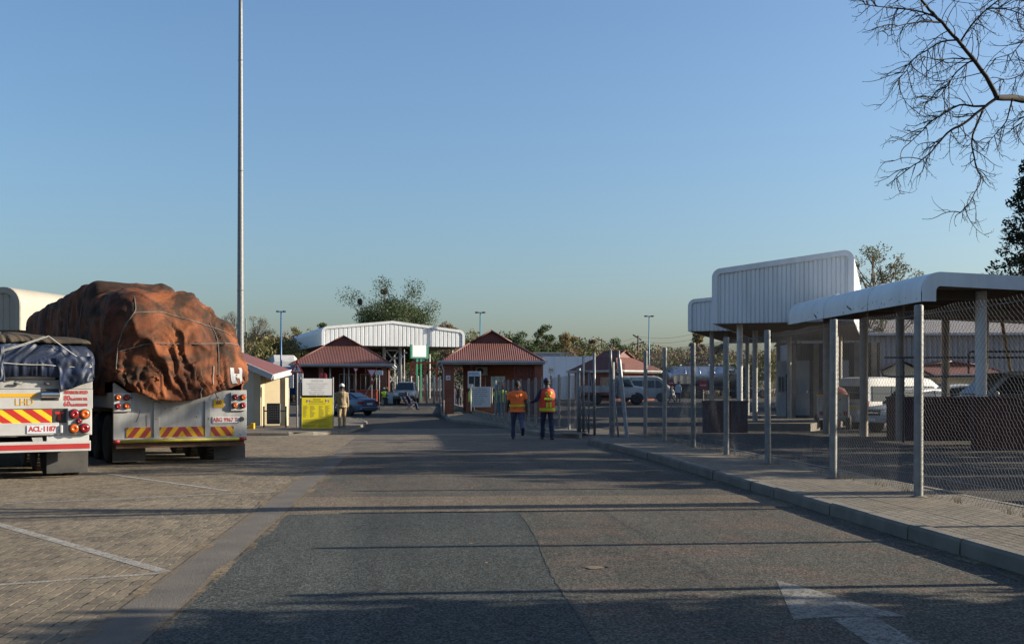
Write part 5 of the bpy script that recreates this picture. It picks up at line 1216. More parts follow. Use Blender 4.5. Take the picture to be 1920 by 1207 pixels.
# ------------------------------------------------------------------ cloth settling for the big tarpaulin (position based, numpy)
import numpy as np
def settle_tarp(w2_):
    rs = np.random.RandomState(5)
    xs = np.linspace(-3.30, 3.05, 128); yr = np.linspace(-2.35, 2.6, 100); yf = np.linspace(2.6, 16.4, 96)[1:]; ys_ = np.concatenate([yr, yf])
    nx, ny = len(xs), len(ys_)
    X, Y = np.meshgrid(xs, ys_); P = np.stack([X, Y, np.full_like(X, 3.95) + .02 * rs.randn(ny, nx)], -1)
    R0 = P.copy(); R0[..., 2] = 0
    U = P.copy()
    # rounded boxes (centre, half size, radius) and round lumps that make up the load
    B = [((-.38, 2.0, 2.40), (.86, 1.65, 1.00), .2), ((-.42, 8.6, 2.56), (.90, 6.1, 1.20), .2), ((.42, 7.4, 2.10), (.80, 7.0, .78), .28), ((0, 7.4, .7), (w2_ - .02, 7.4, .72), .03)]
    S = [(.15, .42, 2.35, .52), (-.75, .48, 2.75, .62), (.78, .55, 2.15, .48), (-.25, .34, 1.85, .45), (1.0, .6, 1.85, .42), (-.95, .42, 1.95, .42), (-.75, 1.3, 3.02, .5), (-.2, 1.9, 3.0, .46), (-.2, 3.6, 3.16, .5), (-.9, 3.4, 3.22, .48), (-.75, 5.9, 3.25, .5), (-.3, 8.2, 3.15, .55), (-.9, 10.4, 3.2, .5), (-.6, 12.6, 3.2, .5), (.45, 1.7, 2.62, .48), (.75, 3.3, 2.5, .5), (.6, 5.2, 2.55, .5), (.7, 7.8, 2.5, .5), (-1.0, 1.6, 2.7, .42), (-.98, 4.4, 2.6, .45), (-1.0, 7.4, 2.6, .42), (1.02, 2.3, 2.15, .4)]
    def collide(P):
        best = np.full(P.shape[:2], 1e9); Nn = np.zeros_like(P)
        for c, h, r in B:
            q = P - np.array(c); a = np.abs(q) - (np.array(h) - r); o = np.maximum(a, 0); L = np.linalg.norm(o, axis=-1); ins = np.minimum(a.max(-1), 0); d = L + ins - r
            n = np.where(L[..., None] > 1e-9, o / np.maximum(L, 1e-9)[..., None], (a == a.max(-1, keepdims=True)).astype(float)) * np.sign(q)
            m = d < best; best = np.where(m, d, best); Nn = np.where(m[..., None], n, Nn)
        for x, y, z, r in S:
            q = P - np.array((x, y, z)); L = np.linalg.norm(q, axis=-1); d = L - r; m = d < best; best = np.where(m, d, best); Nn = np.where(m[..., None], q / np.maximum(L, 1e-9)[..., None], Nn)
        t = .02; pen = best < t
        return P + np.where(pen[..., None], Nn * (t - best)[..., None], 0), pen, Nn
    def dist(A, Bv, rest, k, comp=1.0):
        d = Bv - A; L = np.linalg.norm(d, axis=-1); e = (L - rest) / np.maximum(L, 1e-9); e = np.where(e < 0, e * comp, e) * (.5 * k); c = d * e[..., None]; A += c; Bv -= c
    rx = np.linalg.norm(R0[:, 1:] - R0[:, :-1], axis=-1); ry = np.linalg.norm(R0[1:] - R0[:-1], axis=-1)
    rd1 = np.linalg.norm(R0[1:, 1:] - R0[:-1, :-1], axis=-1); rd2 = np.linalg.norm(R0[1:, :-1] - R0[:-1, 1:], axis=-1)
    rbx = np.linalg.norm(R0[:, 2:] - R0[:, :-2], axis=-1); rby = np.linalg.norm(R0[2:] - R0[:-2], axis=-1)
    Vv = np.zeros_like(P); dt = 1 / 45; steps = 125; pin = None
    nz = lambda sh: 1 + .07 * rs.randn(*sh)
    for st in range(steps):
        Vv[..., 2] -= 9.8 * dt; Q = P.copy(); P = P + Vv * dt
        if st == 62:       # the straps hold the sheet; the slack between them sags into folds
            x, y, z = P[..., 0], P[..., 1], P[..., 2]; rear = y < .75
            pin = (z > 3.2) & (np.abs(((x * 1.7 + y * .9) % .9) - .45) < .10) & (y > .9)
            for qx, qz in ((-1.18, 2.95), (-.55, 3.12), (.1, 2.92), (.62, 2.78), (1.15, 2.55), (-1.15, 2.28), (-.35, 2.42), (.75, 2.36), (1.25, 2.2), (-1.2, 1.75), (.25, 2.0), (1.28, 1.72), (-.6, 1.72)):
                d2 = np.where(rear, (x - qx) ** 2 + (z - qz) ** 2, 9.0); pin |= d2 < .0036
            for yy in (1.6, 3.0, 4.2, 5.2, 6.4, 7.6, 9.0, 10.2, 12):
                for zz_ in (3.3, 2.6, 1.9): pin |= ((y - yy) ** 2 + (z - zz_ - .25 * np.sin(yy * 5)) ** 2 < .006) & (np.abs(x) > .9)
            PIN = P.copy()
        if 62 <= st < 100:
            g = 1.003; gx = 1.004
            ry = ry * g; rx = rx * gx; rd1 = rd1 * 1.003; rd2 = rd2 * 1.003; rbx = rbx * gx; rby = rby * g
            if st % 6 == 2: P = P + .012 * rs.randn(*P.shape)
        pull = min(1, max(0, (st - 55) / 40))      # ropes draw the skirts in toward the deck edge
        for it in range(7):
            for o in (0, 1):
                dist(P[:, o:-1:2], P[:, o + 1::2], rx[:, o::2], 1.0); dist(P[o:-1:2], P[o + 1::2], ry[o::2], 1.0)
            for o in (0, 1):
                dist(P[o:-1:2, :-1], P[o + 1::2, 1:], rd1[o::2], .6, .35); dist(P[o:-1:2, 1:], P[o + 1::2, :-1], rd2[o::2], .6, .35)
            if it % 3 == 0:
                for o in (0, 1, 2, 3):
                    dist(P[:, o:-2:4], P[:, o + 2::4], rbx[:, o::4], .05); dist(P[o:-2:4], P[o + 2::4], rby[o::4], .05)
            if pull > 0:
                low = np.clip((2.05 - P[..., 2]) / .5, 0, 1) * pull; lx = w2_ + .16 - .12 * low; l0 = -.40 + .22 * low
                P[..., 0] = np.where(P[..., 2] < 2.05, np.clip(P[..., 0], -lx, lx), P[..., 0]); P[..., 1] = np.where(P[..., 2] < 2.05, np.maximum(P[..., 1], l0), P[..., 1])
            if it % 2 == 0 or it == 6: P, pen, Nn = collide(P)
            if pin is not None: P = np.where(pin[..., None], PIN, P)
        Vv = (P - Q) / dt * .965
        Vv = np.where(pen[..., None], Vv * .55, Vv)
        sp = np.linalg.norm(Vv, axis=-1, keepdims=True); Vv = np.where(sp > 4, Vv * 4 / np.maximum(sp, 1e-9), Vv)
    # finer grid by four-point midpoint interpolation
    def up(A):
        for ax in (0, 1):
            A = np.moveaxis(A, ax, 0); n = A.shape[0]; E = np.concatenate([2 * A[:1] - A[1:2], A, 2 * A[-1:] - A[-2:-1]]); M = (-E[:-3] + 9 * E[1:-2] + 9 * E[2:-1] - E[3:]) / 16
            O = np.empty((2 * n - 1,) + A.shape[1:]); O[::2] = A; O[1::2] = M; A = np.moveaxis(O, 0, ax)
        return A
    k = P.copy(); k[1:-1, 1:-1] = (P[1:-1, 1:-1] * 2 + P[:-2, 1:-1] + P[2:, 1:-1] + P[1:-1, :-2] + P[1:-1, 2:]) / 6; P = up(k); G_ = up(np.stack([X, Y], -1))
    du = np.gradient(P, axis=1); dv = np.gradient(P, axis=0); Nr = np.cross(du, dv); Nr /= np.maximum(np.linalg.norm(Nr, axis=-1, keepdims=True), 1e-9)
    # creases: cusped, curved ridges of slack cloth, in the flat coordinates of the sheet
    H_ = np.zeros(P.shape[:2]); gx_, gy_ = G_[..., 0], G_[..., 1]
    wx = .05 * np.sin(gx_ * 7 + gy_ * 3) + .03 * np.sin(gx_ * 15 - gy_ * 11); wy = .05 * np.sin(gy_ * 8 - gx_ * 4) + .03 * np.sin(gy_ * 17 + gx_ * 9)
    def crease(cx, cy, ang, L, w, h, cur):
        x = gx_ + wx - cx; y = gy_ + wy - cy; m = (x * x + y * y) < (L * 1.35) ** 2 + .02
        if not m.any(): return
        x = x[m]; y = y[m]; ca, sa = math.cos(ang), math.sin(ang); t = (x * ca + y * sa) / L; d = -x * sa + y * ca - cur * L * (t * t); ok = np.clip(1 - t * t, 0, 1)
        prof = np.where(d > 0, np.exp(-d / w), np.exp(d / (w * 2.4))) - .55 * np.exp(-((d + w * 1.9) / (w * 1.5)) ** 2)
        H_[m] += h * ok ** .8 * prof
    U = rs.uniform
    for i in range(330):       # tail: folds dragged down to the right, swags below
        cx, cy = U(-1.75, 1.6), U(-2.3, .35); r = rs.rand()
        if r < .55: crease(cx, cy, R(U(-62, -14)), U(.15, .7), U(.014, .045), U(.05, .13), U(-.3, .3))
        elif r < .75: crease(cx, cy, R(U(15, 60)), U(.15, .55), U(.016, .045), U(.03, .085), U(-.3, .3))
        else: crease(cx, cy - .3, R(U(-18, 18)), U(.3, .9), U(.025, .06), U(.04, .10), U(.15, .6))
    for i in range(60): crease(U(-1.6, .6), U(-1.8, -.0), R(U(-58, -20)), U(.45, 1.2), U(.02, .05), U(.05, .12), U(-.2, .25))
    for i in range(230):       # left flank: hanging pleats
        crease(U(-3.1, -1.0), U(-.3, 15.5), R(U(-22, 22)), U(.25, .9), U(.025, .07), U(.03, .085), U(-.2, .2))
    for i in range(90): crease(U(1.0, 3.0), U(-.2, 9), R(U(-30, 30)), U(.25, .7), U(.02, .06), U(.03, .08), U(-.2, .2))
    for i in range(70): crease(U(-1.2, 1.2), U(.2, 12), U(0, 6.28), U(.2, .7), U(.02, .05), U(.02, .06), U(-.3, .3))
    for i in range(80): crease(U(-1.3, 2.7), U(-1.1, 1.4), R(U(-80, 0)), U(.2, .85), U(.010, .028), U(.03, .08), U(-.3, .3))
    for i in range(34): crease(U(.9, 2.6), U(-1.6, 1.0), R(U(-40, 30)), U(.3, 1.0), U(.012, .03), U(.04, .09), U(-.3, .3))
    for i in range(420): crease(U(-1.8, 1.8), U(-2.3, .6), U(-1.3, .5), U(.08, .34), U(.009, .024), U(.03, .07), U(-.4, .4))
    for i in range(260): crease(U(-3.0, -1.1), U(-.2, 9), U(-.5, .5), U(.08, .4), U(.010, .028), U(.02, .05), U(-.4, .4))
    H_ = np.where(H_ > 0, .20 * np.tanh(H_ / .20), .11 * np.tanh(H_ / .11))
    P = P + Nr * H_[..., None]
    return P, G_[0, :, 0], G_[:, 0, 1]
# ------------------------------------------------------------------ vehicles
def wheel(t, x, y, r, w, rim='galv_dull', z=None, rimr=.6):
    z = r if z is None else z; sg = 1 if x > 0 else -1
    g = bpy.data.objects.new('wheel', None)
    mb = MB(); pr = [(-w / 2, r * .62), (-w / 2, r * .9), (-w * .36, r * .985), (-w * .12, r), (w * .12, r), (w * .36, r * .985), (w / 2, r * .9), (w / 2, r * .62)]
    n = 28; secs = [[V((x + a, y + b * math.cos(2 * PI * j / n), z + b * math.sin(2 * PI * j / n))) for j in range(n)] for a, b in pr]
    mb.loft(secs, 0, True, True)
    for j in range(36):   # tread blocks
        an = 2 * PI * j / 36; c = V((x, y + (r + .001) * math.cos(an), z + (r + .001) * math.sin(an)))
        mb.box(c, (w * .8, r * .09, r * .025), Matrix.Rotation(an - PI / 2, 3, 'X'))
    wo = mb.build('wheel', MT['rubber'], t, ang=50)
    mb = MB(); xo = x + sg * w * .44
    pr = [(0, rimr * r), (.02, rimr * r * .97), (-.05, rimr * r * .8), (-.07, rimr * r * .35), (.01, rimr * r * .3), (.02, .0001)]
    mb.loft([[V((xo + sg * a, y + b * math.cos(2 * PI * j / 20), z + b * math.sin(2 * PI * j / 20))) for j in range(20)] for a, b in pr], 0, True, False)
    for j in range(6):
        an = 2 * PI * j / 6; c = V((xo - sg * .035, y + rimr * r * .58 * math.cos(an), z + rimr * r * .58 * math.sin(an))); mb.box(c, (.03, rimr * r * .22, rimr * r * .5), Matrix.Rotation(an - PI / 2, 3, 'X'))
    mb.build('rim', MT[rim], wo, ang=40); return wo
class Car:
    def __init__(s, name, label, cat, loc, rz, st, paint, scale=None):
        s.t = thing(name, label, cat, loc, rz, None, scale); s.st = st; secs = []
        for (y, wl, zb, zbelt, wt, zt) in st:
            h = [(wl * .80, zb), (wl * .96, zb + .07), (wl, zb + (zbelt - zb) * .45), (wl * .985, zb + (zbelt - zb) * .8), (wl * .955, zbelt), ((wl * .955 + wt) / 2 + .005, (zbelt + zt) / 2), (wt, zt - .05), (wt - .09, zt - .008), (wt * .5, zt + .012)]
            secs.append([V((x, y, z)) for x, z in h] + [V((-x, y, z)) for x, z in h[::-1]])
        # refine along the length for smooth curvature
        out = []
        for a, b in zip(secs, secs[1:]):
            n = 4
            for i in range(n): out.append([p.lerp(q, i / n) for p, q in zip(a, b)])
        out.append(secs[-1])
        mb = MB(); mb.loft(out, 0, True, True); s.body = mb.build('body', paint, s.t, ang=28)
    def at(s, y):
        st = s.st
        for a, b in zip(st, st[1:]):
            if a[0] <= y <= b[0]:
                q = (y - a[0]) / (b[0] - a[0]); return [a[i] + (b[i] - a[i]) * q for i in range(6)]
        return st[0] if y < st[0][0] else st[-1]
    def sx(s, y, z, off=.01):
        _, wl, zb, zbelt, wt, zt = s.at(y); w0 = wl * .955
        if z < zbelt: return wl * .99 + off
        return w0 + (wt - w0) * min(1, (z - zbelt) / max(.01, zt - .05 - zbelt)) + off
    def side(s, poly, name='window', mat='glass', off=.035, sides=(-1, 1), label=None):
        for sg in sides:
            mb = MB(); ym = [p[0] for p in poly]
            a = [V((sg * s.sx(y, z, off), y, z)) for y, z in poly]; mb.prism(a, (-sg * .05, 0, 0)); mb.build(name, MT[mat], s.t)
    def screen(s, y0, z0, w0, y1, z1, w1, name='windscreen', mat='glass', off=.035):
        a, b = V((0, y0, z0)), V((0, y1, z1)); d = (b - a).normalized(); n = V((0, -d.z, d.y)) * (1 if y0 < y1 else -1)
        n = V((0, d.z, -d.y)) if (d.z * y0) > 0 else n
        n = V((0, math.copysign(abs(d.z), y0), abs(d.y)))
        mb = MB(); mb.prism([V((-w0, y0, z0)) + n * off, V((w0, y0, z0)) + n * off, V((w1, y1, z1)) + n * off, V((-w1, y1, z1)) + n * off], n * -.02); mb.build(name, MT[mat], s.t)
    def wheels(s, ys_, r, w=.2, rim='galv_dull', x=None):
        for y in ys_:
            wl = s.at(y)[1]
            for sg in (-1, 1):
                mb = MB(); n = 16; xx = sg * (wl * 1.0 - .012)
                mb.prism([V((xx, y + r * 1.17 * math.cos(R(-8 + 196 * i / n)), r + r * 1.17 * math.sin(R(-8 + 196 * i / n)))) for i in range(n + 1)], (sg * .018, 0, 0)); mb.build('wheel_arch', MT['black'], s.t)
                wheel(s.t, sg * (wl - w * .42), y, r, w, rim)
    def box(s, name, mat, *bx, bevel=.01):
        mb = MB()
        for b in bx: mb.span(*b)
        return mb.build(name, MT[mat], s.t, bevel=bevel)
    def mirror(s, y, z, mat):
        for sg in (-1, 1):
            x = s.sx(y, z, 0); mb = MB(); mb.ell((sg * (x + .13), y, z), .11, .05, .075, 10, 8); mb.beam((sg * x, y, z - .03), (sg * (x + .08), y, z - .02), .04, .04); mb.build('wing_mirror', mat, s.t)
# silver-blue saloon behind the khaki man
c = Car('car', 'silver blue saloon car leaving behind the man in khaki', 'car', on(642, 67.5), R(52),
        [(-2.26, .72, .34, .92, .60, .98), (-2.15, .84, .26, .98, .66, 1.05), (-1.75, .90, .22, 1.0, .66, 1.10), (-1.55, .905, .2, 1.0, .64, 1.16), (-.95, .91, .2, .98, .56, 1.40), (-.2, .91, .2, .96, .55, 1.43), (.35, .91, .2, .95, .57, 1.38), (1.1, .90, .2, .94, .72, 1.02), (1.9, .87, .22, .84, .74, .88), (2.2, .78, .28, .70, .62, .76), (2.28, .66, .36, .6, .5, .66)], MT['car_blue'])
c.side([(-1.45, 1.02), (-.95, 1.36), (-.2, 1.39), (-.12, 1.0)]); c.side([(-.06, 1.0), (-.12, 1.39), (.33, 1.34), (.98, 1.0)])
c.screen(-1.7, 1.12, .58, -1.0, 1.40, .48, 'rear_window'); c.screen(1.05, 1.06, .66, .4, 1.38, .5)
c.wheels((-1.38, 1.38), .32)
c.box('tail_light', 'lamp_red', (-.86, -.52, -2.27, -2.0, .74, .88)); c.box('tail_light', 'lamp_red', (.52, .86, -2.27, -2.0, .74, .88)); c.box('number_plate', 'white_clean', (-.26, .26, -2.285, -2.24, .66, .78)); c.box('bumper', 'car_blue', (-.8, .8, -2.31, -2.1, .34, .56), bevel=.05); c.box('bumper_insert', 'black', (-.6, .6, -2.32, -2.2, .3, .38)); c.mirror(.85, 1.0, MT['car_blue'])
# pickups
def pickup(label, loc, rz, paint, canopy=False, scale=None, cat='pickup', dirty=False):
    c = Car('pickup', label, cat, loc, rz, [(-2.55, .84, .48, 1.02, .80, 1.06), (-2.4, .87, .44, 1.05, .80, 1.08), (-.95, .88, .42, 1.06, .80, 1.10), (-.93, .88, .42, 1.06, .70, 1.66), (-.75, .88, .42, 1.06, .66, 1.76), (.1, .88, .42, 1.04, .66, 1.78), (.55, .88, .42, 1.03, .66, 1.72), (1.25, .88, .42, 1.02, .76, 1.12), (2.2, .87, .44, .98, .76, 1.04), (2.45, .82, .46, .9, .7, .95), (2.52, .74, .5, .8, .6, .86)], paint, scale)
    c.side([(-.78, 1.12), (-.72, 1.66), (-.15, 1.69), (-.1, 1.12)]); c.side([(-.02, 1.12), (-.08, 1.69), (.5, 1.63), (1.08, 1.12)])
    c.screen(1.22, 1.16, .70, .6, 1.70, .58); c.screen(-.96, 1.2, .62, -.94, 1.64, .56, 'rear_window')
    c.wheels((-1.55, 1.55), .37, .25)
    c.box('front_bumper', 'steel_dark' if dirty else 'white_dirty', (-.85, .85, 2.42, 2.62, .42, .66), bevel=.05); c.box('grille', 'black', (-.38, .38, 2.46, 2.56, .70, .92)); c.box('grille_bar', 'chrome', (-.36, .36, 2.54, 2.575, .79, .83))
    for sg in (-1, 1): c.box('headlight', 'lamp_clear', (sg * .44, sg * .80, 2.3, 2.55, .72, .90), bevel=.03)
    c.box('rear_bumper', 'steel_dark', (-.8, .8, -2.68, -2.5, .42, .6)); c.box('number_plate', 'white_clean', (-.24, .24, 2.61, 2.63, .48, .6))
    for sg in (-1, 1): c.box('tail_light', 'lamp_red', (sg * .74, sg * .86, -2.575, -2.45, .72, 1.0))
    mb = MB(); mb.span(-.72, .72, -2.35, -1.0, 1.065, 1.10); mb.build('load_bed', MT['dark'], c.t); c.mirror(.95, 1.18, paint); return c
pickup('silver pickup facing the camera at the give way line', on(762, 86), R(176), MT['car_silver'], dirty=True)
pickup('white double cab pickup facing left behind the plum brick wall', on(1905, 32.6), R(86), MT['white'], scale=1.14)
# small white utility vehicle between minibus and wall
c = pickup('white pickup nose pointing at the fence beside the parked minibus', on(1722, 39.0), R(112), MT['white'], scale=.9)
pickup('white pickup parked between the near minibus and the double cab at the right edge', on(1800, 41), R(78), MT['white'], scale=1.0)
# minibuses
def minibus(label, loc, rz, scale=None, rear_text=True):
    c = Car('minibus', label, 'minibus', loc, rz, [(-2.42, .78, .38, 1.0, .70, 1.90), (-2.36, .84, .32, 1.02, .72, 1.97), (-2.1, .86, .28, 1.02, .73, 2.02), (.8, .86, .28, 1.02, .73, 2.03), (1.15, .86, .28, 1.02, .72, 1.97), (1.55, .86, .28, 1.02, .71, 1.74), (2.0, .84, .30, 1.0, .72, 1.24), (2.3, .80, .32, .86, .70, .98), (2.42, .70, .4, .7, .6, .8)], MT['white'], scale)
    for a, b in ((-2.1, -1.15), (-1.08, -.1), (-.03, .85)): c.side([(a, 1.12), (a + .02, 1.68), (b, 1.68), (b, 1.12)])
    c.side([(.95, 1.1), (.95, 1.68), (1.2, 1.68), (1.78, 1.12)]); c.screen(1.98, 1.28, .66, 1.42, 1.82, .60)
    c.box('rear_window', 'glass', (-.62, .62, -2.45, -2.38, 1.18, 1.68)); c.box('tailgate_trim', 'white_dirty', (-.5, .5, -2.46, -2.4, .98, 1.04)); c.box('number_plate', 'yellow_board', (-.24, .24, -2.465, -2.4, .78, .9))
    for sg in (-1, 1): c.box('tail_light', 'lamp_red', (sg * .74, sg * .85, -2.45, -2.3, .72, 1.12)); c.box('headlight', 'lamp_clear', (sg * .46, sg * .78, 2.2, 2.42, .66, .86), bevel=.04)
    c.box('rear_bumper', 'white_dirty', (-.82, .82, -2.52, -2.36, .32, .56), bevel=.04); c.box('front_bumper', 'white_dirty', (-.8, .8, 2.3, 2.5, .32, .56), bevel=.04); c.box('grille', 'black', (-.4, .4, 2.36, 2.44, .64, .76))
    c.wheels((-1.45, 1.35), .33); c.mirror(1.75, 1.1, MT['white']); c.box('door_seam', 'white_dirty', (.855, .867, -.06, -.045, .4, 1.7), (-.867, -.855, -.06, -.045, .4, 1.7), bevel=0); return c
minibus('white minibus parked tail toward the fence, behind the carport columns', on(1680, 45.0), R(-68), 1.06)
minibus('white minibus facing right beyond the yard gate, nose by the no entry sign', on(1207, 95), R(-104), 1.12)
# white flatbed lorry by the gate
c = Car('flatbed_lorry', 'white flatbed lorry facing right in front of the far brick booth', 'lorry', on(1150, 86), R(-97), [(.35, .86, .55, 1.3, .80, 2.05), (.45, .9, .5, 1.32, .82, 2.2), (1.1, .9, .5, 1.32, .80, 2.22), (1.3, .9, .5, 1.32, .80, 2.1), (1.62, .9, .5, 1.3, .82, 1.5), (2.4, .86, .55, 1.2, .76, 1.38), (2.62, .78, .6, 1.1, .66, 1.22)], MT['white'])
c.side([(.6, 1.42), (.6, 2.0), (1.22, 2.0), (1.5, 1.42)]); c.screen(1.6, 1.55, .72, 1.33, 2.08, .68); c.wheels((1.85,), .45, .28); wheel(c.t, -.78, -1.4, .45, .4); wheel(c.t, .78, -1.4, .45, .4)
c.box('flatbed', 'white_dirty', (-1.05, 1.05, -2.9, .25, .98, 1.14)); c.box('side_board', 'white_dirty', (-1.07, -1.02, -2.9, .25, 1.15, 1.5), (1.02, 1.07, -2.9, .25, 1.15, 1.5), (-1.0, 1.0, .18, .24, 1.15, 1.95)); c.box('chassis', 'steel_dark', (-.45, .45, -2.8, 2.3, .5, .75)); c.box('grille', 'black', (-.36, .36, 2.58, 2.68, .78, 1.08)); c.box('bumper', 'white_dirty', (-.86, .86, 2.55, 2.74, .48, .70), bevel=.04)
for sg in (-1, 1): c.box('headlight', 'lamp_clear', (sg * .42, sg * .74, 2.5, 2.66, .82, 1.0))
c.mirror(1.45, 1.5, MT['black'])
# tanker lorry
tk = thing('tanker_lorry', 'silver tanker lorry with a cream cabinet at its tail beyond the canopy columns', 'lorry', on(1330, 116), R(-86))
def TZ(y, th): return V((1.15 * math.cos(th), y, 2.35 + 1.05 * math.sin(th)))
mb = MB(); secs = []
for y, k in ((-4.9, .35), (-4.75, .75), (-4.55, .93), (-4.3, 1), (3.3, 1), (3.5, .93), (3.65, .7), (3.7, .3)):
    secs.append([V((1.15 * k * math.cos(2 * PI * j / 28), y, 2.4 + 1.08 * k * math.sin(2 * PI * j / 28))) for j in range(28)])
mb.loft(secs, 0, True, True); tb = mb.build('tank', MT['silver'], tk, ang=50)
mb = MB()
for y in (-3.0, -1.4, .2, 1.8): mb.tube([V((1.165 * math.cos(2 * PI * j / 24), y, 2.4 + 1.095 * math.sin(2 * PI * j / 24))) for j in range(25)], .03, 5)
mb.build('band', MT['silver'], tb)
mb = MB(); mb.span(-.3, .3, -4.0, 3.0, 3.42, 3.5)
for y in (-3.4, -1.8, -.2, 1.4): mb.cyl((0, y, 3.45), (0, y, 3.66), .26, 12)
mb.build('hatch_walkway', MT['galv'], tb)
mb = MB()
for sg in (-1, 1): mb.tube([(sg * .45, -4.2, 3.75), (sg * .45, 3.2, 3.75)], .02, 5)
mb.build('top_rail', MT['galv'], tb)
mb = MB(); mb.span(1.0, 1.22, -4.4, -2.3, 1.55, 2.55); mb.span(-1.22, -1.0, -4.4, -2.3, 1.55, 2.55); cbn = mb.build('cabinet', MT['cream_pale'], tk)
mb = MB()
mb.span(1.22, 1.24, -4.4, -2.3, 1.55, 1.62); mb.span(1.22, 1.24, -4.4, -2.3, 2.48, 2.55)
for y in (-4.4, -3.72, -3.02, -2.36): mb.span(1.22, 1.245, y, y + .06, 1.55, 2.55)
mb.build('cabinet_frame', MT['white_dirty'], cbn)
mb = MB(); mb.span(-.5, .5, -4.7, 6.2, .85, 1.35); mb.build('chassis', MT['steel_dark'], tk)
for y in (-3.9, -2.7, -1.5, 3.2, 4.4): 
    for sg in (-1, 1): wheel(tk, sg * .95, y, .5, .5)
mb = MB(); mb.loft([[V((-1.15, y, .7)), V((1.15, y, .7)), V((1.18, y, 1.9)), V((1.1, y, z)), V((-1.1, y, z)), V((-1.18, y, 1.9))] for y, z in ((4.3, 3.2), (5.6, 3.15), (6.3, 2.6), (6.5, 1.9))], 0, True); mb.build('cab', MT['white'], tk, ang=35)
for sg in (-1, 1): mb = MB(); mb.prism([V((sg * 1.19, 4.9, 1.95)), V((sg * 1.15, 4.9, 2.7)), V((sg * 1.15, 5.7, 2.7)), V((sg * 1.19, 6.1, 1.95))], (-sg * .03, 0, 0)); mb.build('window', MT['glass'], tk)
for sg in (-1, 1): wheel(tk, sg * 1.0, 5.7, .5, .35)
mb = MB(); mb.span(-1.15, 1.15, 6.35, 6.6, .55, .95); mb.build('bumper', MT['white_dirty'], tk)
# blue and white lorry behind the left booth
bl_ = thing('box_lorry', 'blue lorry cab with a rounded white box behind the left booth roof', 'lorry', on(531, 97), R(196))
mb = MB(); mb.loft([[V((-1.2, y, .9)), V((1.2, y, .9)), V((1.2, y, z - .3)), V((.9, y, z)), V((-.9, y, z)), V((-1.2, y, z - .3))] for y, z in ((-3.5, 4.0), (-1.0, 4.1), (.3, 4.2), (.9, 3.6))], 0, True); mb.build('box_body', MT['white'], bl_, ang=35)
mb = MB(); mb.loft([[V((-1.15, y, .6)), V((1.15, y, .6)), V((1.15, y, 1.8)), V((1.0, y, z)), V((-1.0, y, z)), V((-1.15, y, 1.8))] for y, z in ((.95, 3.1), (2.3, 3.1), (2.9, 2.7), (3.2, 1.9))], 0, True); cb_ = mb.build('cab', MT['blue_paint'], bl_, ang=35)
for sg in (-1, 1): mb = MB(); mb.prism([V((sg * 1.165, 1.4, 1.85)), V((sg * 1.10, 1.4, 2.7)), V((sg * 1.10, 2.4, 2.7)), V((sg * 1.165, 2.8, 1.85))], (-sg * .03, 0, 0)); mb.build('window', MT['glass'], cb_)
mb = MB(); mb.prism([V((-.95, 3.1, 2.05)), V((.95, 3.1, 2.05)), V((.9, 2.84, 2.75)), V((-.9, 2.84, 2.75))], (0, .03, .01)); mb.build('windscreen', MT['glass'], cb_)
for y in (-2.5, -1.2, 2.2):
    for sg in (-1, 1): wheel(bl_, sg * .95, y, .5, .35)
# small goods trailer under the carport
q = on(1547, 42); gt_ = thing('goods_trailer', 'small white goods trailer with a brown sheeted top beside the near minibus', 'trailer', q, R(-20))
mb = MB(); mb.span(-.28, .9, 0, 2, .5, 1.35); mb.build('body', MT['white_dirty'], gt_, bevel=.02)
mb = MB(); mb.span(-.3, .92, -.02, 2.02, 1.35, 1.42); mb.build('orange_rail', MT['amber'], gt_)
mb = MB(); mb.grid(lambda u, v: V((-.26 + 1.14 * u, 2 * v, 1.42 + .34 * (math.sin(PI * u) * math.sin(PI * v)) ** .4)), 12, 12); mb.build('sheeted_top', MT['roof_dark'], gt_)
for sg in (-.3, .92): wheel(gt_, sg, 1, .3, .18)
mb = MB(); mb.beam((-.1, -.02, .6), (.6, -.02, 1.25), .03, .03); mb.beam((.6, -.02, .6), (-.1, -.02, 1.25), .03, .03); mb.build('cross_brace', MT['black'], gt_)
mb = MB(); mb.span(-.22, -.08, -.03, 0, .6, .75); mb.span(.7, .84, -.03, 0, .6, .75); mb.build('tail_light', MT['lamp_red'], gt_)

# ------------------------------------------------------------------ loaded trailers
class Rear:
    """trailer frame with its rear face in the plane y = 0 (x right, y forward, z up)"""
    def __init__(s, L, Rr):
        c = (L + Rr) / 2; c.z = 0; s.c = c; d = Rr - L; d.z = 0; s.w = d.length; s.rz = math.atan2(d.y, d.x)
        s.M = Matrix.Rotation(-s.rz, 3, 'Z')
    def __call__(s, px, py, y=0.0):
        o = s.M @ (V((0, 0, CAMH)) - s.c); d = s.M @ (W(px, py, 1.0) - V((0, 0, CAMH))); k = (y - o.y) / d.y; return o + d * k
def clipx(poly, x0, x1):
    for lim, keep in ((x0, 1), (x1, -1)):
        out = []
        for (ax, az), (bx_, bz_) in zip(poly, poly[1:] + poly[:1]):
            ia, ib = (ax - lim) * keep >= 0, (bx_ - lim) * keep >= 0
            if ia: out.append((ax, az))
            if ia != ib: q = (lim - ax) / (bx_ - ax); out.append((lim, az + (bz_ - az) * q))
        poly = out
        if not poly: return []
    return poly
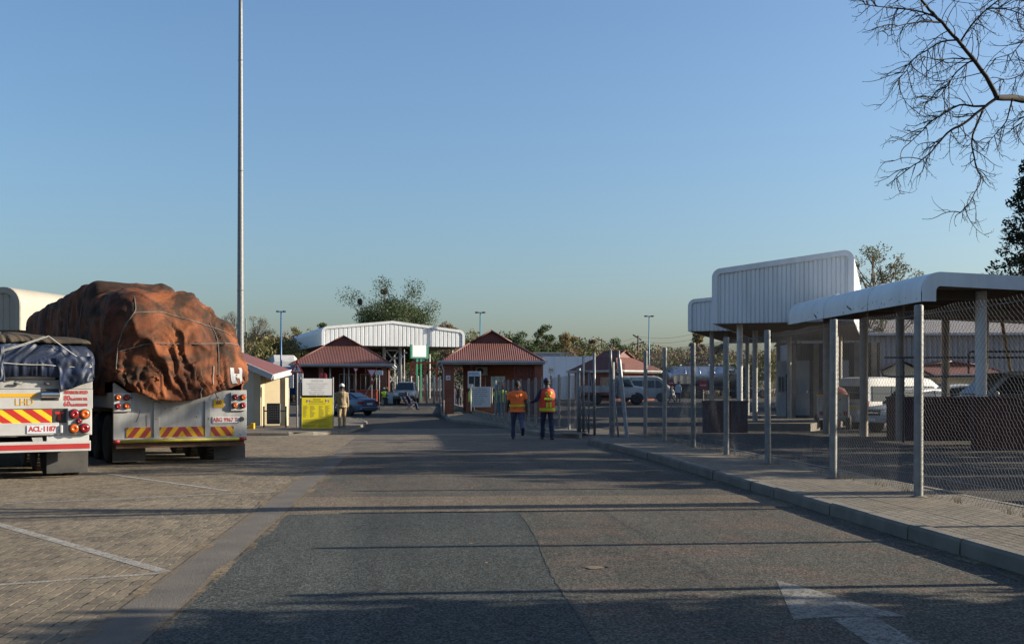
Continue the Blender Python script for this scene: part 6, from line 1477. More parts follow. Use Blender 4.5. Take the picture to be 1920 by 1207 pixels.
def chevron(t, a, b, y, n, slant, ms, name='reflective_board', mirror=False):
    """striped board between local points a (top-left) and b (bottom-right) at depth y"""
    x0, x1, z1, z0 = a.x, b.x, a.z, b.z; mb = MB(); mb.span(x0, x1, y - .012, y, z0, z1); o = mb.build(name, MT[ms[0]], t)
    mb = MB(); rng_ = [(x0, x1, slant)] if not mirror else [(x0, (x0 + x1) / 2, slant), ((x0 + x1) / 2, x1, -slant)]
    for u0, u1, sl in rng_:
        p = (x1 - x0) / n; x = x0 - abs(sl) - p
        k0 = u0 if sl > 0 else u1
        i = -6
        while i < n + 8:
            s_ = (u0 + i * p) if sl >= 0 else (u1 - i * p - p / 2)
            poly = clipx([(s_, z0), (s_ + p / 2, z0), (s_ + p / 2 + sl, z1), (s_ + sl, z1)], u0, u1)
            if len(poly) > 2: mb.prism([V((q[0], y - .016, q[1])) for q in poly], (0, .003, 0))
            i += 1
    mb.build('stripes', MT[ms[1]], o); return o
def lamp_round(t, p, r, mat, y, name='tail_lamp'):
    mb = MB(); n = 20
    mb.tube([(p.x, y, p.z), (p.x, y - .03, p.z)], r * 1.18, n); o = mb.build(name, MT['black'], t, ang=40)
    mb = MB(); secs = [[V((p.x + r * k * math.cos(2 * PI * j / n), y - d, p.z + r * k * math.sin(2 * PI * j / n))) for j in range(n)] for k, d in ((1, .03), (.97, .04), (.7, .05), (.36, .055), (.32, .048), (.01, .05))]
    mb.loft(secs, 0, True, True); mb.build('lens', MT[mat], o); return o
def RB(t, name, mat, F_, pa, pb, y0, y1, bevel=.006):
    a, b = F_(*pa, y0), F_(*pb, y0); mb = MB(); mb.span(a.x, b.x, y0, y1, b.z, a.z); return mb.build(name, MT[mat], t, bevel=bevel)
# --- the right-hand lorry trailer (under the orange tarp)
F2 = Rear(W(212, HY, 20.4), W(462, HY, 21.7)); t2 = thing('lorry_trailer', 'white flatbed lorry trailer with number plate ABG 9967 T under the orange tarp', 'trailer', F2.c, F2.rz)
w2 = F2.w / 2
mb = MB(); mb.span(-w2, w2, .05, 14.8, 1.12, 1.42); mb.build('deck', MT['white_dirty'], t2, bevel=.01)
mb = MB(); mb.span(-.55, -.4, .1, 12, .72, 1.12); mb.span(.4, .55, .1, 12, .72, 1.12)
for y in (1.1, 2.4, 3.7): mb.span(-1.0, 1.0, y - .07, y + .07, .43, .57)
mb.build('chassis', MT['steel_dark'], t2)
def zz(zx, zy): return (200 + zx / 6.354, 690 + zy / 6.354)
body_top = F2(*zz(600, 330)).z
a, b = F2(*zz(78, 250)), F2(*zz(1668, 838))
mb = MB()
pl_ = [F2(*zz(78, 175)), F2(*zz(95, 172)), F2(*zz(260, 290)), F2(*zz(1668, 260)), F2(*zz(1668, 838)), F2(*zz(78, 850))]
mb.prism([V((p.x, 0, p.z)) for p in pl_], (0, .06, 0)); mb.build('rear_panel', MT['white_dirty'], t2, bevel=.008)
RB(t2, 'rear_stile', 'white_dirty', F2, zz(560, 405), zz(628, 842), -.03, .0); RB(t2, 'rear_stile', 'white_dirty', F2, zz(1170, 390), zz(1236, 832), -.03, .0)
RB(t2, 'rear_rail', 'white_dirty', F2, zz(80, 838), zz(1668, 858), -.04, .02)
chevron(t2, F2(*zz(232, 707)), F2(*zz(525, 830)), -.004, 2.0, .16, ('yel_dull', 'red_dull'))
chevron(t2, F2(*zz(628, 703)), F2(*zz(1165, 825)), -.004, 4.0, .16, ('yel_dull', 'red_dull'), mirror=True)
chevron(t2, F2(*zz(1238, 697)), F2(*zz(1510, 820)), -.004, 2.0, -.16, ('yel_dull', 'red_dull'))
for (pa, pb, lamps) in (((84, 296), (287, 516), ((135, 350, 'lamp_amber'), (237, 350, 'lamp_red'), (135, 453, 'lamp_red'), (235, 450, 'lamp_amber'))), ((1480, 290), (1664, 505), ((1530, 345, 'lamp_red'), (1622, 345, 'lamp_amber'), (1525, 443, 'lamp_amber'), (1620, 443, 'lamp_red')))):
    o = RB(t2, 'lamp_panel', 'white', F2, zz(*pa), zz(*pb), -.05, 0)
    for x, y, m_ in lamps: lamp_round(o, F2(*zz(x, y), -.05), .052, m_, -.05)
o = RB(t2, 'number_plate', 'white_clean', F2, zz(1262, 580), zz(1585, 650), -.02, 0, .003)
a, b = F2(*zz(1262, 580), -.02), F2(*zz(1585, 650), -.02)
text('ABG 9967 T', (a.z - b.z) * .95, MT['red_text'], o, frame(((a.x + b.x) / 2 - .02, -.021, (a.z + b.z) / 2), (1, 0, 0), (0, 0, 1)), sx=.80, bold=.003)
o = RB(t2, 'speed_plate', 'yel_dull', F2, zz(1272, 378), zz(1396, 468), -.012, 0, .002); a = F2(*zz(1335, 410)); text('60', .11, MT['text_black'], o, frame((a.x, -.013, a.z), (1, 0, 0), (0, 0, 1)), bold=.003)
mb = MB(); a = F2(*zz(1605, 605)); mb.cyl((a.x, 0, a.z), (a.x, -.05, a.z), .045, 14); mb.build('coupling_socket', MT['black'], t2)
mb = MB(); a, b = F2(*zz(90, 868), -.1), F2(*zz(1650, 845), -.1); mb.tube([V((a.x, -.1, (a.z + b.z) / 2)), V((b.x, -.1, (a.z + b.z) / 2))], .032, 10); bp = mb.build('bumper_tube', mk('worn_yellow_tube', (.50, .40, .02), (.34, .30, .05), 7, .5), t2)
mb = MB(); mb.tube([V((a.x - .02, -.1, (a.z + b.z) / 2)), V((a.x + .1, -.1, (a.z + b.z) / 2))], .034, 10); mb.tube([V((b.x - .12, -.1, (a.z + b.z) / 2)), V((b.x + .02, -.1, (a.z + b.z) / 2))], .034, 10); mb.build('red_end', MT['tape_red'], bp)
mb = MB(); mb.span(-w2 + .05, w2 - .05, -.02, .2, (a.z + b.z) / 2 - .14, (a.z + b.z) / 2 - .04); mb.build('tail_beam', MT['rust'], t2)
for pa, pb in (((70, 915), (462, 1108)), ((1278, 905), (1650, 1072))): RB(t2, 'mud_flap', 'flap', F2, zz(*pa), zz(*pb), .30, .318, .002)
for y in (1.1, 2.4, 3.7):
    for x in (-1.1, -.78, .78, 1.1): wheel(t2, x, y, .49, .27, 'steel_dark')
# stand-off guards and toolboxes along the side
mb = MB(); mb.span(-w2, -w2 + .05, 5, 8, .7, 1.1); mb.span(w2 - .05, w2, 5, 8, .7, 1.1); mb.build('side_guard', MT['white_dirty'], t2)
# wear on the tail: hinges, hooks, scratches
for zx in (700, 1010):
    a = F2(*zz(zx, 842)); mb = MB(); mb.cyl((a.x - .05, -.035, a.z), (a.x + .05, -.035, a.z), .018, 8); mb.span(a.x - .03, a.x + .03, -.012, 0, a.z, a.z + .12); mb.build('hinge', MT['rust'], t2)
mb = MB()
for (p, q_) in (((398, 500), (388, 545)), ((392, 540), (352, 640)), ((690, 470), (700, 490)), ((755, 485), (760, 505)), ((860, 468), (825, 492)), ((1085, 520), (1092, 545)), ((1065, 570), (1075, 590)), ((570, 605), (600, 610)), ((1205, 590), (1212, 615)), ((470, 560), (475, 690)), ((1580, 780), (1600, 800))):
    a, b_ = F2(*zz(*p)), F2(*zz(*q_)); mb.beam(V((a.x, -.0325, a.z)) if 560 < p[0] < 628 or 1170 < p[0] < 1236 else V((a.x, -.002, a.z)), V((b_.x, -.0325, b_.z)) if 560 < p[0] < 628 or 1170 < p[0] < 1236 else V((b_.x, -.002, b_.z)), .004, .010)
sc_ = mb.build('scratch', MT['rust'], t2)
for x in (-1.0, -.62, -.3, .3, .66, 1.05):
    mb = MB(); mb.tube([(x, -.02, 1.40), (x, -.06, 1.36), (x + .03, -.06, 1.30), (x + .06, -.02, 1.33)], .009, 6); mb.build('rope_hook', MT['rust'], t2)
mb = MB(); mb.tube([(-.9, .2, .95), (-.4, .15, .72), (.1, .2, .80), (.6, .16, .70), (.9, .2, .9)], .012, 6); mb.build('brake_hose', MT['black'], t2)
# --- tarp surface
def tarp_mat(name, cols, dark, rough=.62):
    m, nt, b = newmat(name); b.inputs['Roughness'].default_value = rough; b.inputs['Specular IOR Level'].default_value = .18 if rough > .6 else .35
    vec = coords(nt)
    r = ramp(nt, noi(nt, vec, .55, 7, .62, .8), [(.28, cols[0]), (.42, cols[1]), (.56, cols[2]), (.72, cols[3])])
    d = ramp(nt, noi(nt, coords(nt, (1, .6, 1.2)), .9, 8, .65, 1.2), [(.43, 0), (.58, .92)])
    c = mix(nt, d.outputs['Color'], r.outputs['Color'], dark)
    # sun-bleached streaks
    st = ramp(nt, noi(nt, coords(nt, (6, 6, .8)), 1.5, 6, .6), [(.35, .75), (.7, 1.2)])
    c = mix(nt, .8, c, st.outputs['Color'], 'MULTIPLY'); nt.links.new(c, b.inputs['Base Color'])
    h = mix(nt, .4, noi(nt, vec, 4.0, 6, .6, 1.5), noi(nt, coords(nt, (2, 2, 9)), 3, 5, .6, 1.0)); bump(nt, b, h, .28, .03)
    return m
MT['tarp'] = tarp_mat('rust_orange_tarpaulin', [(.240, .080, .028), (.175, .058, .025), (.095, .034, .018), (.20, .042, .024)], (.026, .018, .013), .85)
MT['tarp_blue'] = tarp_mat('navy_blue_tarpaulin', [(.013, .024, .062), (.018, .031, .074), (.014, .025, .062), (.032, .044, .075)], (.010, .014, .022), .5)
MT['tarp_brown'] = tarp_mat('dusty_brown_sheet', [(.09, .07, .05), (.075, .06, .042), (.06, .048, .036), (.10, .08, .056)], (.04, .034, .027), .8)
class Tarp:
    def __init__(s, a, y0, y1, H, hem, rad=.45, ex=.72, amp=1.0, seed=0, bul=None, fold=None):
        s.a, s.y0, s.y1, s.H, s.hem, s.rad, s.ex, s.amp, s.seed, s.bul = a, y0, y1, H, hem, rad, ex, amp, seed, bul
        # perimeter of the rounded rectangle, starting at the middle of the front and running by the left side to the rear and back up the right
        P = []; r = rad
        def arc(cx_, cy_, a0, a1, n):
            for i in range(n + 1):
                an = R(a0 + (a1 - a0) * i / n); P.append((cx_ + r * math.cos(an), cy_ + r * math.sin(an), math.cos(an), math.sin(an)))
        def seg(x0, y0_, x1, y1_, nx, ny, step):
            L = math.hypot(x1 - x0, y1_ - y0_); n = max(1, int(L / step))
            for i in range(1, n): P.append((x0 + (x1 - x0) * i / n, y0_ + (y1_ - y0_) * i / n, nx, ny))
        arc(-a + r, y1 - r, 90, 180, 8)
        seg(-a, y1 - r, -a, y0 + 4, -1, 0, .06); seg(-a, y0 + 4, -a, y0 + r, -1, 0, .03)
        arc(-a + r, y0 + r, 180, 270, 26); s.i_l = len(P)
        seg(-a + r, y0, a - r, y0, 0, -1, .018); s.i_r = len(P)
        arc(a - r, y0 + r, 270, 360, 26)
        seg(a, y0 + r, a, y0 + 4, 1, 0, .04); seg(a, y0 + 4, a, y1 - r, 1, 0, .12)
        arc(a - r, y1 - r, 0, 90, 8); s.P = P
        s.arcl = [0]
        for p, q in zip(P, P[1:]): s.arcl.append(s.arcl[-1] + math.hypot(q[0] - p[0], q[1] - p[1]))
    def base(s, i, tau):
        x, y, nx, ny = s.P[i]; sk = V((0, min(max(y, s.y0 + s.a * .95), s.y1 - s.a * .95), 0)); al = tau * PI / 2; ex = s.ex(nx, ny) if callable(s.ex) else s.ex
        k = max(0, math.cos(al)) ** ex; t = math.sin(al) ** ex
        px, py = sk.x + (x - sk.x) * k, sk.y + (y - sk.y) * k
        hm = s.hem(x, y); h = s.H(px, py); z = hm + (h - hm) * t
        n = V((nx * k, ny * k, t)).normalized()
        p = V((px, py, z))
        if s.bul: p += n * s.bul(p, n)
        return p, n, t
    def surf(s, i, tau, off=0.0):
        p, n, t = s.base(i, tau); u = s.arcl[i]; q = V((p.x, p.y, p.z)); sd = s.seed
        # draped folds: long creased facets whose direction wanders over the sheet
        w = V((noise.noise(q * .9 + V((sd, 0, 0))), noise.noise(q * .9 + V((0, sd, 7))), noise.noise(q * .9 + V((3, 9, sd)))))
        d = .85 * noise.noise(V((u * .45, p.z * .6, sd))) + .35 * noise.noise(V((u * 1.3, p.z * 1.5, sd + 4)))
        ca, sa_ = math.cos(.62 + d), math.sin(.62 + d)
        A = u * ca - p.z * sa_; B = u * sa_ + p.z * ca
        v1 = noise.voronoi(V((A * .55 + w.x * .3, B * 1.55 + w.y * .4, sd)))[0]; v2 = noise.voronoi(V((A * 1.7 + w.y * .6, B * 4.6 + w.z * 1.0, sd + 5)))[0]
        v3 = noise.voronoi(V((A * 5.5 + w.z, B * 10 + w.x, sd + 9)))[0]
        sw = math.sin((B * 1.0 + .5 * w.x) * 9 + 2.2 * noise.noise(V((A * .6, B * .8, sd)))) * max(0, noise.noise(V((A * .5 + 3, B * .7, sd + 2))) + .15)
        m = s.amp * (1 - .5 * max(0, t - .6) / .4)
        cr_ = abs(noise.noise(V((A * .7 + w.y * .6, B * 2.3 + w.x * .6, sd + 21))))
        disp = m * (.25 * (v1[0] - .45) + .055 * (v2[0] - .45) + .010 * (v3[0] - .4) + .13 * (cr_ - .2) + .16 * noise.noise(q * .95 + V((0, 0, sd))))
        return p + n * (disp + off)
    def build(s, name, mat, parent, nt=96, thick=.004):
        n = len(s.P); vs = []; taus = [(j / (nt - 1)) for j in range(nt)]
        for tau in taus:
            for i in range(n): vs.append(s.surf(i, tau))
        fs = [(j * n + i, j * n + (i + 1) % n, (j + 1) * n + (i + 1) % n, (j + 1) * n + i) for j in range(nt - 1) for i in range(n)]
        mb = MB(); mb.add(vs, fs, 0, True); o = mb.build(name, mat, parent)
        so = o.modifiers.new('thick', 'SOLIDIFY'); so.thickness = thick; so.offset = -1
        return o
    def path(s, pts, off=.02, n=40):
        out = []
        for k in range(n + 1):
            q = k / n * (len(pts) - 1); j = min(int(q), len(pts) - 2); f = q - j; ii = pts[j][0] + (pts[j + 1][0] - pts[j][0]) * f; tt = pts[j][1] + (pts[j + 1][1] - pts[j][1]) * f
            i0 = int(ii); i1 = min(i0 + 1, len(s.P) - 1); out.append(s.surf(i0, tt, off).lerp(s.surf(i1, tt, off), ii - i0))
        # pull taut: smooth the line
        for _ in range(3): out = [out[0]] + [(out[i - 1] + out[i] * 2 + out[i + 1]) / 4 for i in range(1, len(out) - 1)] + [out[-1]]
        return out
def H2(x, y):
    z = 3.50 - .66 * max(0, x + .12) * (1 - .5 * sstep(2.5, 5, y)) + .24 * sstep(.3, 2.4, y) * (1 - sstep(-.9, .1, x)) + .10 * (1 - sstep(-1.2, -.2, x)) + .03 * math.sin(y * 1.1 + .5) + .05 * noise.noise(V((x * 1.5, y * .9, 2)))
    return z - .06 * sstep(5, 8, y) - .10 * sstep(9, 12.5, y)
def hem2(x, y):
    if y < .3:
        u = (x + w2) / (2 * w2); return 1.60 - .40 * math.sin(PI * min(1, max(0, u)) ** .85) ** 1.2 + .12 * u * 0 - .03 * noise.noise(V((x * 3, 0, 0)))
    return 1.50 - .12 * noise.noise(V((y * .8, x, 3)))
def bul2(p, n):
    b = .12 * math.exp(-((p.x - 1.25) ** 2 / .5 + (p.z - 2.0) ** 2 / .25)) * (1 if p.y < 2 else .4)
    b += .16 * math.exp(-((p.x - .35) ** 2 / .18 + (p.z - 2.25) ** 2 / .12)) * (1 if p.y < 1.2 else 0) - .10 * math.exp(-((p.x + .3) ** 2 / .25 + (p.z - 2.5) ** 2 / .15)) * (1 if p.y < 1.2 else 0)
    return b
ta = thing('tarpaulin_load', 'rust orange tarpaulin roped over a bulky load on the white trailer', 'tarpaulin', F2.c, F2.rz)
P_, xs_, ys_c = settle_tarp(w2)
NY, NX = P_.shape[:2]; mb = MB(); mb.v = [tuple(p) for p in P_.reshape(-1, 3)]
RC = 1.75
def kept(i, j):
    x, y = xs_[i], ys_c[j]
    for sx in (0, 1):
        dx = (xs_[0] + RC - x) if sx == 0 else (x - (xs_[-1] - RC))
        dy = ys_c[0] + RC - y
        if dx > 0 and dy > 0 and dx * dx + dy * dy > RC * RC: return False
    z = P_[j, i, 2]; yy = P_[j, i, 1]; xx = P_[j, i, 0]
    if yy < .6:
        u = min(1, max(0, (xx + w2) / (2 * w2))); lim = 1.58 - .36 * math.sin(PI * u ** .85) ** 1.2
    else: lim = 1.34
    return z > lim
K_ = [[kept(i, j) for i in range(NX)] for j in range(NY)]
for j in range(NY - 1):
    for i in range(NX - 1):
        if K_[j][i] and K_[j][i + 1] and K_[j + 1][i] and K_[j + 1][i + 1]: mb.f.append((j * NX + i, j * NX + i + 1, (j + 1) * NX + i + 1, (j + 1) * NX + i)); mb.m.append(0); mb.s.append(True)
tarp = mb.build('tarp_sheet', MT['tarp'], ta)
bm = bmesh.new(); bm.from_mesh(tarp.data); bmesh.ops.delete(bm, geom=[v for v in bm.verts if not v.link_faces], context='VERTS')
from mathutils.bvhtree import BVHTree
for _ in range(10):     # even out the cut hem
    new = {v: sum((e.other_vert(v).co for e in v.link_edges if e.is_boundary), V()) / 2 for v in bm.verts if v.is_boundary and sum(e.is_boundary for e in v.link_edges) == 2}
    for v, c_ in new.items(): v.co = v.co.lerp(c_, .5)
bm.to_mesh(tarp.data); tree_ = BVHTree.FromBMesh(bm); bm.free()
so_ = tarp.modifiers.new('thick', 'SOLIDIFY'); so_.thickness = .006; so_.offset = -1
def cast(p, d, off):
    h = tree_.ray_cast(V(p), V(d).normalized())
    return None if h[0] is None else h[0] - V(d).normalized() * off
def strap(name, pts, w_=.011, off=.009, mat='rope', n=12):
    """pts: (x, z) aimed from behind, or (y, z, side) aimed from the side"""
    out = []
    for a, b in zip(pts, pts[1:]):
        for k in range(n):
            f = k / n
            if len(a) == 2 and len(b) == 2: q = cast((a[0] + (b[0] - a[0]) * f, -3, a[1] + (b[1] - a[1]) * f), (0, 1, 0), off)
            elif len(a) == 3 and len(b) == 3: q = cast((3 * a[2], a[0] + (b[0] - a[0]) * f, a[1] + (b[1] - a[1]) * f), (-a[2], 0, 0), off)
            else:
                z = a[1] + (b[1] - a[1]) * f; sd_ = (b if len(b) == 3 else a)[2]; g = f if len(b) == 3 else 1 - f
                q = cast((sd_ * (w2 + 2 * g), -2 + 1.2 * g, z), (-sd_ * (.15 + g), 1.05 - g * .4, 0), off)
            if q is not None: out.append(q)
    if len(out) < 3: return None
    for _ in range(2): out = [out[0]] + [(out[i - 1] + out[i] * 2 + out[i + 1]) / 4 for i in range(1, len(out) - 1)] + [out[-1]]
    mb = MB(); mb.tube(out, w_, 6); return mb.build(name, MT[mat], ta)
strap('strap', [(-1.15, 2.55), (-.95, 2.95), (-.4, 3.0), (.35, 2.82), (.95, 2.66), (1.25, 2.45)])
strap('strap', [(-1.2, 2.2), (-.7, 2.36), (.3, 2.38), (1.0, 2.42), (1.3, 2.36)])
strap('strap', [(.72, 1.75), (.74, 2.2), (.72, 2.6), (.62, 2.85)], .011)
strap('strap', [(-1.25, 1.8), (-1.2, 2.3), (-1.1, 2.7), (-.9, 3.0), (-.88, 3.3)], .012)
for y in (3.0, 5.2, 7.6): strap('strap', [(y, 1.45, -1), (y + .1, 2.2, -1), (y + .1, 3.0, -1), (y + .1, 3.35, -1)], .013)
for y in (2.4, 4.8): strap('strap', [(y, 1.45, 1), (y + .1, 2.0, 1), (y + .1, 2.6, 1)], .013)
strap('loose_cord', [(.62, 1.95), (.61, 1.75), (.59, 1.55)], .008, .02, 'rope_pale'); strap('loose_cord', [(.33, 1.5), (.32, 1.42), (.33, 1.3)], .008, .02, 'rope_pale')
# the white letter painted near the corner
big = MB(); o_ = V((w2 + .9, -1.1, 0)); dn_ = V((-1, 1.15, 0)).normalized(); rt_ = V((1.15, 1, 0)).normalized()
def patch(u0, u1, z0, z1, nu=5, nv=8):
    vs = []
    for j in range(nv):
        for i in range(nu):
            q = cast(V((w2 - .06, .05, z0 + (z1 - z0) * j / (nv - 1))) - dn_ * 2 + rt_ * (u0 + (u1 - u0) * i / (nu - 1)), dn_, .012)
            if q is None: return
            vs.append(q)
    big.add(vs, [(j * nu + i, j * nu + i + 1, (j + 1) * nu + i + 1, (j + 1) * nu + i) for j in range(nv - 1) for i in range(nu - 1)], 0, True)
patch(-.20, -.11, 1.60, 1.92); patch(.02, .11, 1.60, 1.92); patch(-.11, .02, 1.71, 1.80, 5, 4)
if big.v: big.build('painted_letter', mk('faded_white_tarp_paint', (.30, .32, .35), (.20, .20, .21), 5, .8), tarp)
# the load itself (sacks and crates) so that the tarp is carried by something
mb = MB()
mb.span(-.95, .95, .55, 13.0, 1.43, 2.3)
mb.build('covered_load', MT['dark'], ta, bevel=.1)

# --- the left-hand trailer (blue tarp)
rr_ = W(174, HY, 17.8); dirx = V((math.cos(R(27)), math.sin(R(27)), 0)); F1 = Rear(rr_ - dirx * 2.5, rr_)
t1 = thing('lorry_trailer', 'white lorry trailer with LHD lettering and number plate ACL 1187 at the left edge', 'trailer', F1.c, F1.rz); w1 = 1.25
def z1(zx, zy): return (zx / 5.246, 680 + zy / 5.246)
xl = -w1
def RB1(name, mat, pa, pb, y0, y1, full=False, bevel=.006, par=None):
    a, b = F1(*z1(*pa), y0), F1(*z1(*pb), y0); mb = MB(); mb.span(xl if full else a.x, b.x, y0, y1, b.z, a.z); return mb.build(name, MT[mat], par or t1, bevel=bevel)
RB1('rear_panel', 'white', (0, 262), (912, 447), 0, .05, True); RB1('top_rail', 'white_dirty', (0, 165), (910, 258), .02, .09, True); RB1('edge_rail', 'white', (0, 128), (545, 160), -.02, .06, True)
RB1('lower_panel', 'white', (0, 449), (905, 706), .03, .08, True); RB1('plate_rail', 'white', (0, 596), (580, 706), -.02, .03, True)
deck_z = F1(*z1(0, 200)).z
mb = MB(); mb.span(-w1, w1, .095, 12, deck_z - .18, deck_z); mb.build('deck', MT['white_dirty'], t1)
mb = MB(); mb.span(-.55, -.4, .1, 12, .62, deck_z - .18); mb.span(.4, .55, .1, 12, .62, deck_z - .18)
for y in (.95, 2.2, 3.5): mb.span(-1, 1, y - .07, y + .07, .43, .57)
mb.build('chassis', MT['steel_dark'], t1)
o = RB1('amber_stripe', 'amber', (0, 302), (370, 337), -.006, 0, True, .001)
a, b = F1(*z1(145, 388)), F1(*z1(330, 388)); zt_, zb_ = F1(*z1(145, 352)).z, F1(*z1(145, 425)).z
text('LHD', (zt_ - zb_) * 1.36, MT['amber'], t1, frame(((a.x + b.x) / 2, -.003, (zt_ + zb_) / 2), (1, 0, 0), (0, 0, 1)), sx=(b.x - a.x) / ((zt_ - zb_) * 1.36 * 1.95), ext=.003)
o = RB1('hoist_recess', 'dark', (405, 258), (580, 370), -.008, .0, False, .02)
mb = MB(); a = F1(*z1(492, 312)); mb.cyl((a.x - .14, -.03, a.z), (a.x + .14, -.03, a.z), .055, 16); mb.build('winch_drum', MT['chrome'], o, ang=40)
for s_, y_, hgt, x0_, x1_ in (('MAXIMUM SPEED', 292, 34, 632, 865), ('80', 348, 54, 628, 692), ('Km/h WIDE TAR', 357, 26, 697, 862), ('60', 405, 54, 628, 692), ('Km/h OTHER ROADS', 415, 26, 697, 862)):
    a, b = F1(*z1(x0_, y_)), F1(*z1(x1_, y_)); h_ = (hgt / 5.246) / F * 17.6 * 1.36
    q = text(s_, h_, MT['red_text'], t1, frame(((a.x + b.x) / 2, -.004, a.z), (1, 0, 0), (0, 0, 1)), bold=.002)
    xs = [v.co.x for v in q.data.vertices]; k = (b.x - a.x) / (max(xs) - min(xs)); cxx = (a.x + b.x) / 2
    for v in q.data.vertices: v.co.x = cxx + (v.co.x - (max(xs) + min(xs)) / 2) * k
a, b = F1(*z1(0, 462)), F1(*z1(514, 592)); a.x = xl + .25
chevron(t1, a, b, .022, 5.6, -.30, ('yellow', 'red'))
o = RB1('letter_plate', 'black', (516, 462), (650, 588), .005, .03, False, .002)
a, b = F1(*z1(583, 525), .005), F1(*z1(516, 462), .005); text('T', .17, MT['red'], o, frame((a.x, .003, a.z), (1, 0, 0), (0, 0, 1)), bold=.012, sx=1.1)
o = RB1('number_plate', 'grey_board', (264, 617), (580, 690), -.034, -.02, False, .002)
a, b = F1(*z1(280, 653), -.03), F1(*z1(552, 653), -.03); q = text('ACL·1187', .115, MT['red_text'], o, frame(((a.x + b.x) / 2, -.036, a.z), (1, 0, 0), (0, 0, 1)), bold=.004)
xs = [v.co.x for v in q.data.vertices]; k = (b.x - a.x) / (max(xs) - min(xs))
for v in q.data.vertices: v.co.x = (a.x + b.x) / 2 + (v.co.x - (max(xs) + min(xs)) / 2) * k
RB1('plate_lamp', 'white', (590, 612), (620, 690), -.07, -.02, False, .012)
o = RB1('lamp_panel', 'white', (668, 447), (896, 696), -.06, .03)
for x, y, r, m_ in ((728, 503, 43, 'lamp_red'), (830, 503, 43, 'lamp_amber'), (777, 573, 25, 'lamp_red'), (725, 645, 43, 'lamp_amber'), (828, 642, 43, 'lamp_red')): lamp_round(o, F1(*z1(x, y), -.06), r / 5.246 / F * 17.7, m_, -.06)
RB1('corner_block', 'white', (458, 714), (876, 782), .02, .1)
o = RB1('bumper', 'white', (0, 784), (893, 862), -.08, .02, True); RB1('red_stripe', 'tape_red', (0, 812), (884, 840), -.084, -.08, True, 0, o)
mb = MB(); pp__ = [F1(*z1(310, 735)), F1(*z1(412, 732)), F1(*z1(425, 795)), F1(*z1(330, 797))]; mb.prism([V((p.x, -.03, p.z)) for p in pp__], (0, .03, 0)); mb.build('bracket', MT['white_dirty'], t1)
RB1('mud_flap', 'flap', (458, 872), (866, 1072), .25, .266, False, .002)
a = F1(*z1(458, 872), .25); mb = MB(); mb.span(-w1 + .05, -w1 + .05 + .75, .25, .266, F1(*z1(458, 1072), .25).z, a.z); mb.build('mud_flap', MT['flap'], t1)
for y in (.95, 2.2, 3.5):
    for x in (-1.06, -.75, .75, 1.06): wheel(t1, x, y, .49, .26, 'steel_dark')
def H1(x, y): return 2.34 + .13 * sstep(.3, 2.4, y) * math.exp(-x * x * .5) - .05 * abs(x) + .03 * noise.noise(V((x * 2, y, 5)))
for x in (-.6, .1, .55):
    mb = MB(); mb.cyl((x - .06, -.03, deck_z - .005), (x + .06, -.03, deck_z - .005), .02, 8); mb.build('hinge', MT['galv_dull'], t1)
z_bh = F1(*z1(0, 118)).z
tb_ = thing('tarpaulin_load', 'navy blue tarpaulin with a brown top sheet covering the load on the left trailer', 'tarpaulin', F1.c, F1.rz)
T1 = Tarp(w1 + .015, -.07, 12, H1, lambda x, y: z_bh - .03 + .03 * noise.noise(V((x * 2, y, 0))), .10, .34, .26, 11)
T1.build('tarp_sheet', MT['tarp_blue'], tb_, 60)
T1b = Tarp(w1 - .02, -.03, 11.9, lambda x, y: H1(x, y) + .05, lambda x, y: 2.24 + .05 * noise.noise(V((x * 2, y, 3))), .2, .5, .22, 17)
T1b.build('top_sheet', MT['tarp_brown'], tb_, 40)
def flap(name, pts_px, mat, par, off=-.09, seed=0, nu=26, nv=22):
    """a loose corner of the sheet hanging over the tail (four picture corners on the rear plane)"""
    q = [F1(*z1(*p), off) for p in pts_px]; mb = MB()
    def P(u, v):
        p = q[0].lerp(q[1], u).lerp(q[3].lerp(q[2], u), v); f = 1 - abs(noise.noise(V((u * 3.2 + v * 1.2, v * .6, seed)))) * 2
        return p + V((.03 * noise.noise(V((u * 2, v * 3, seed))), -.07 * f * (.3 + v) - .02 * noise.noise(V((u * 9, v * 4, seed))), .025 * noise.noise(V((u * 4, v, seed + 2)))))
    mb.grid(P, nu, nv, 0, True); o = mb.build(name, MT[mat], par); so = o.modifiers.new('thick', 'SOLIDIFY'); so.thickness = .004; return o
flap('hanging_flap', [(545, -60), (912, -70), (920, 175), (595, 285)], 'tarp_blue', tb_, -.10, 2)
flap('hanging_flap', [(-260, -200), (40, -160), (35, 195), (-260, 150)], 'tarp_blue', tb_, -.12, 7)
for pts in ([(-60, -150 + 60), (480, -262), (905, 35)], [(-60, -10), (450, 20), (905, 42)], [(-100, -95), (430, -255), (470, -262)]):
    mb = MB(); P_ = [F1(*z1(*p), -.115) for p in pts]; out = []
    for a, b in zip(P_, P_[1:]): out += [a.lerp(b, i / 8) + V((0, 0, -.015 * math.sin(PI * i / 8))) for i in range(8)]
    mb.tube(out + [P_[-1]], .007, 5); mb.build('rope', MT['rope_pale'], tb_)
mb = MB(); mb.span(-1.1, 1.1, .1, 11.7, deck_z, 2.15); mb.build('covered_load', MT['dark'], tb_)
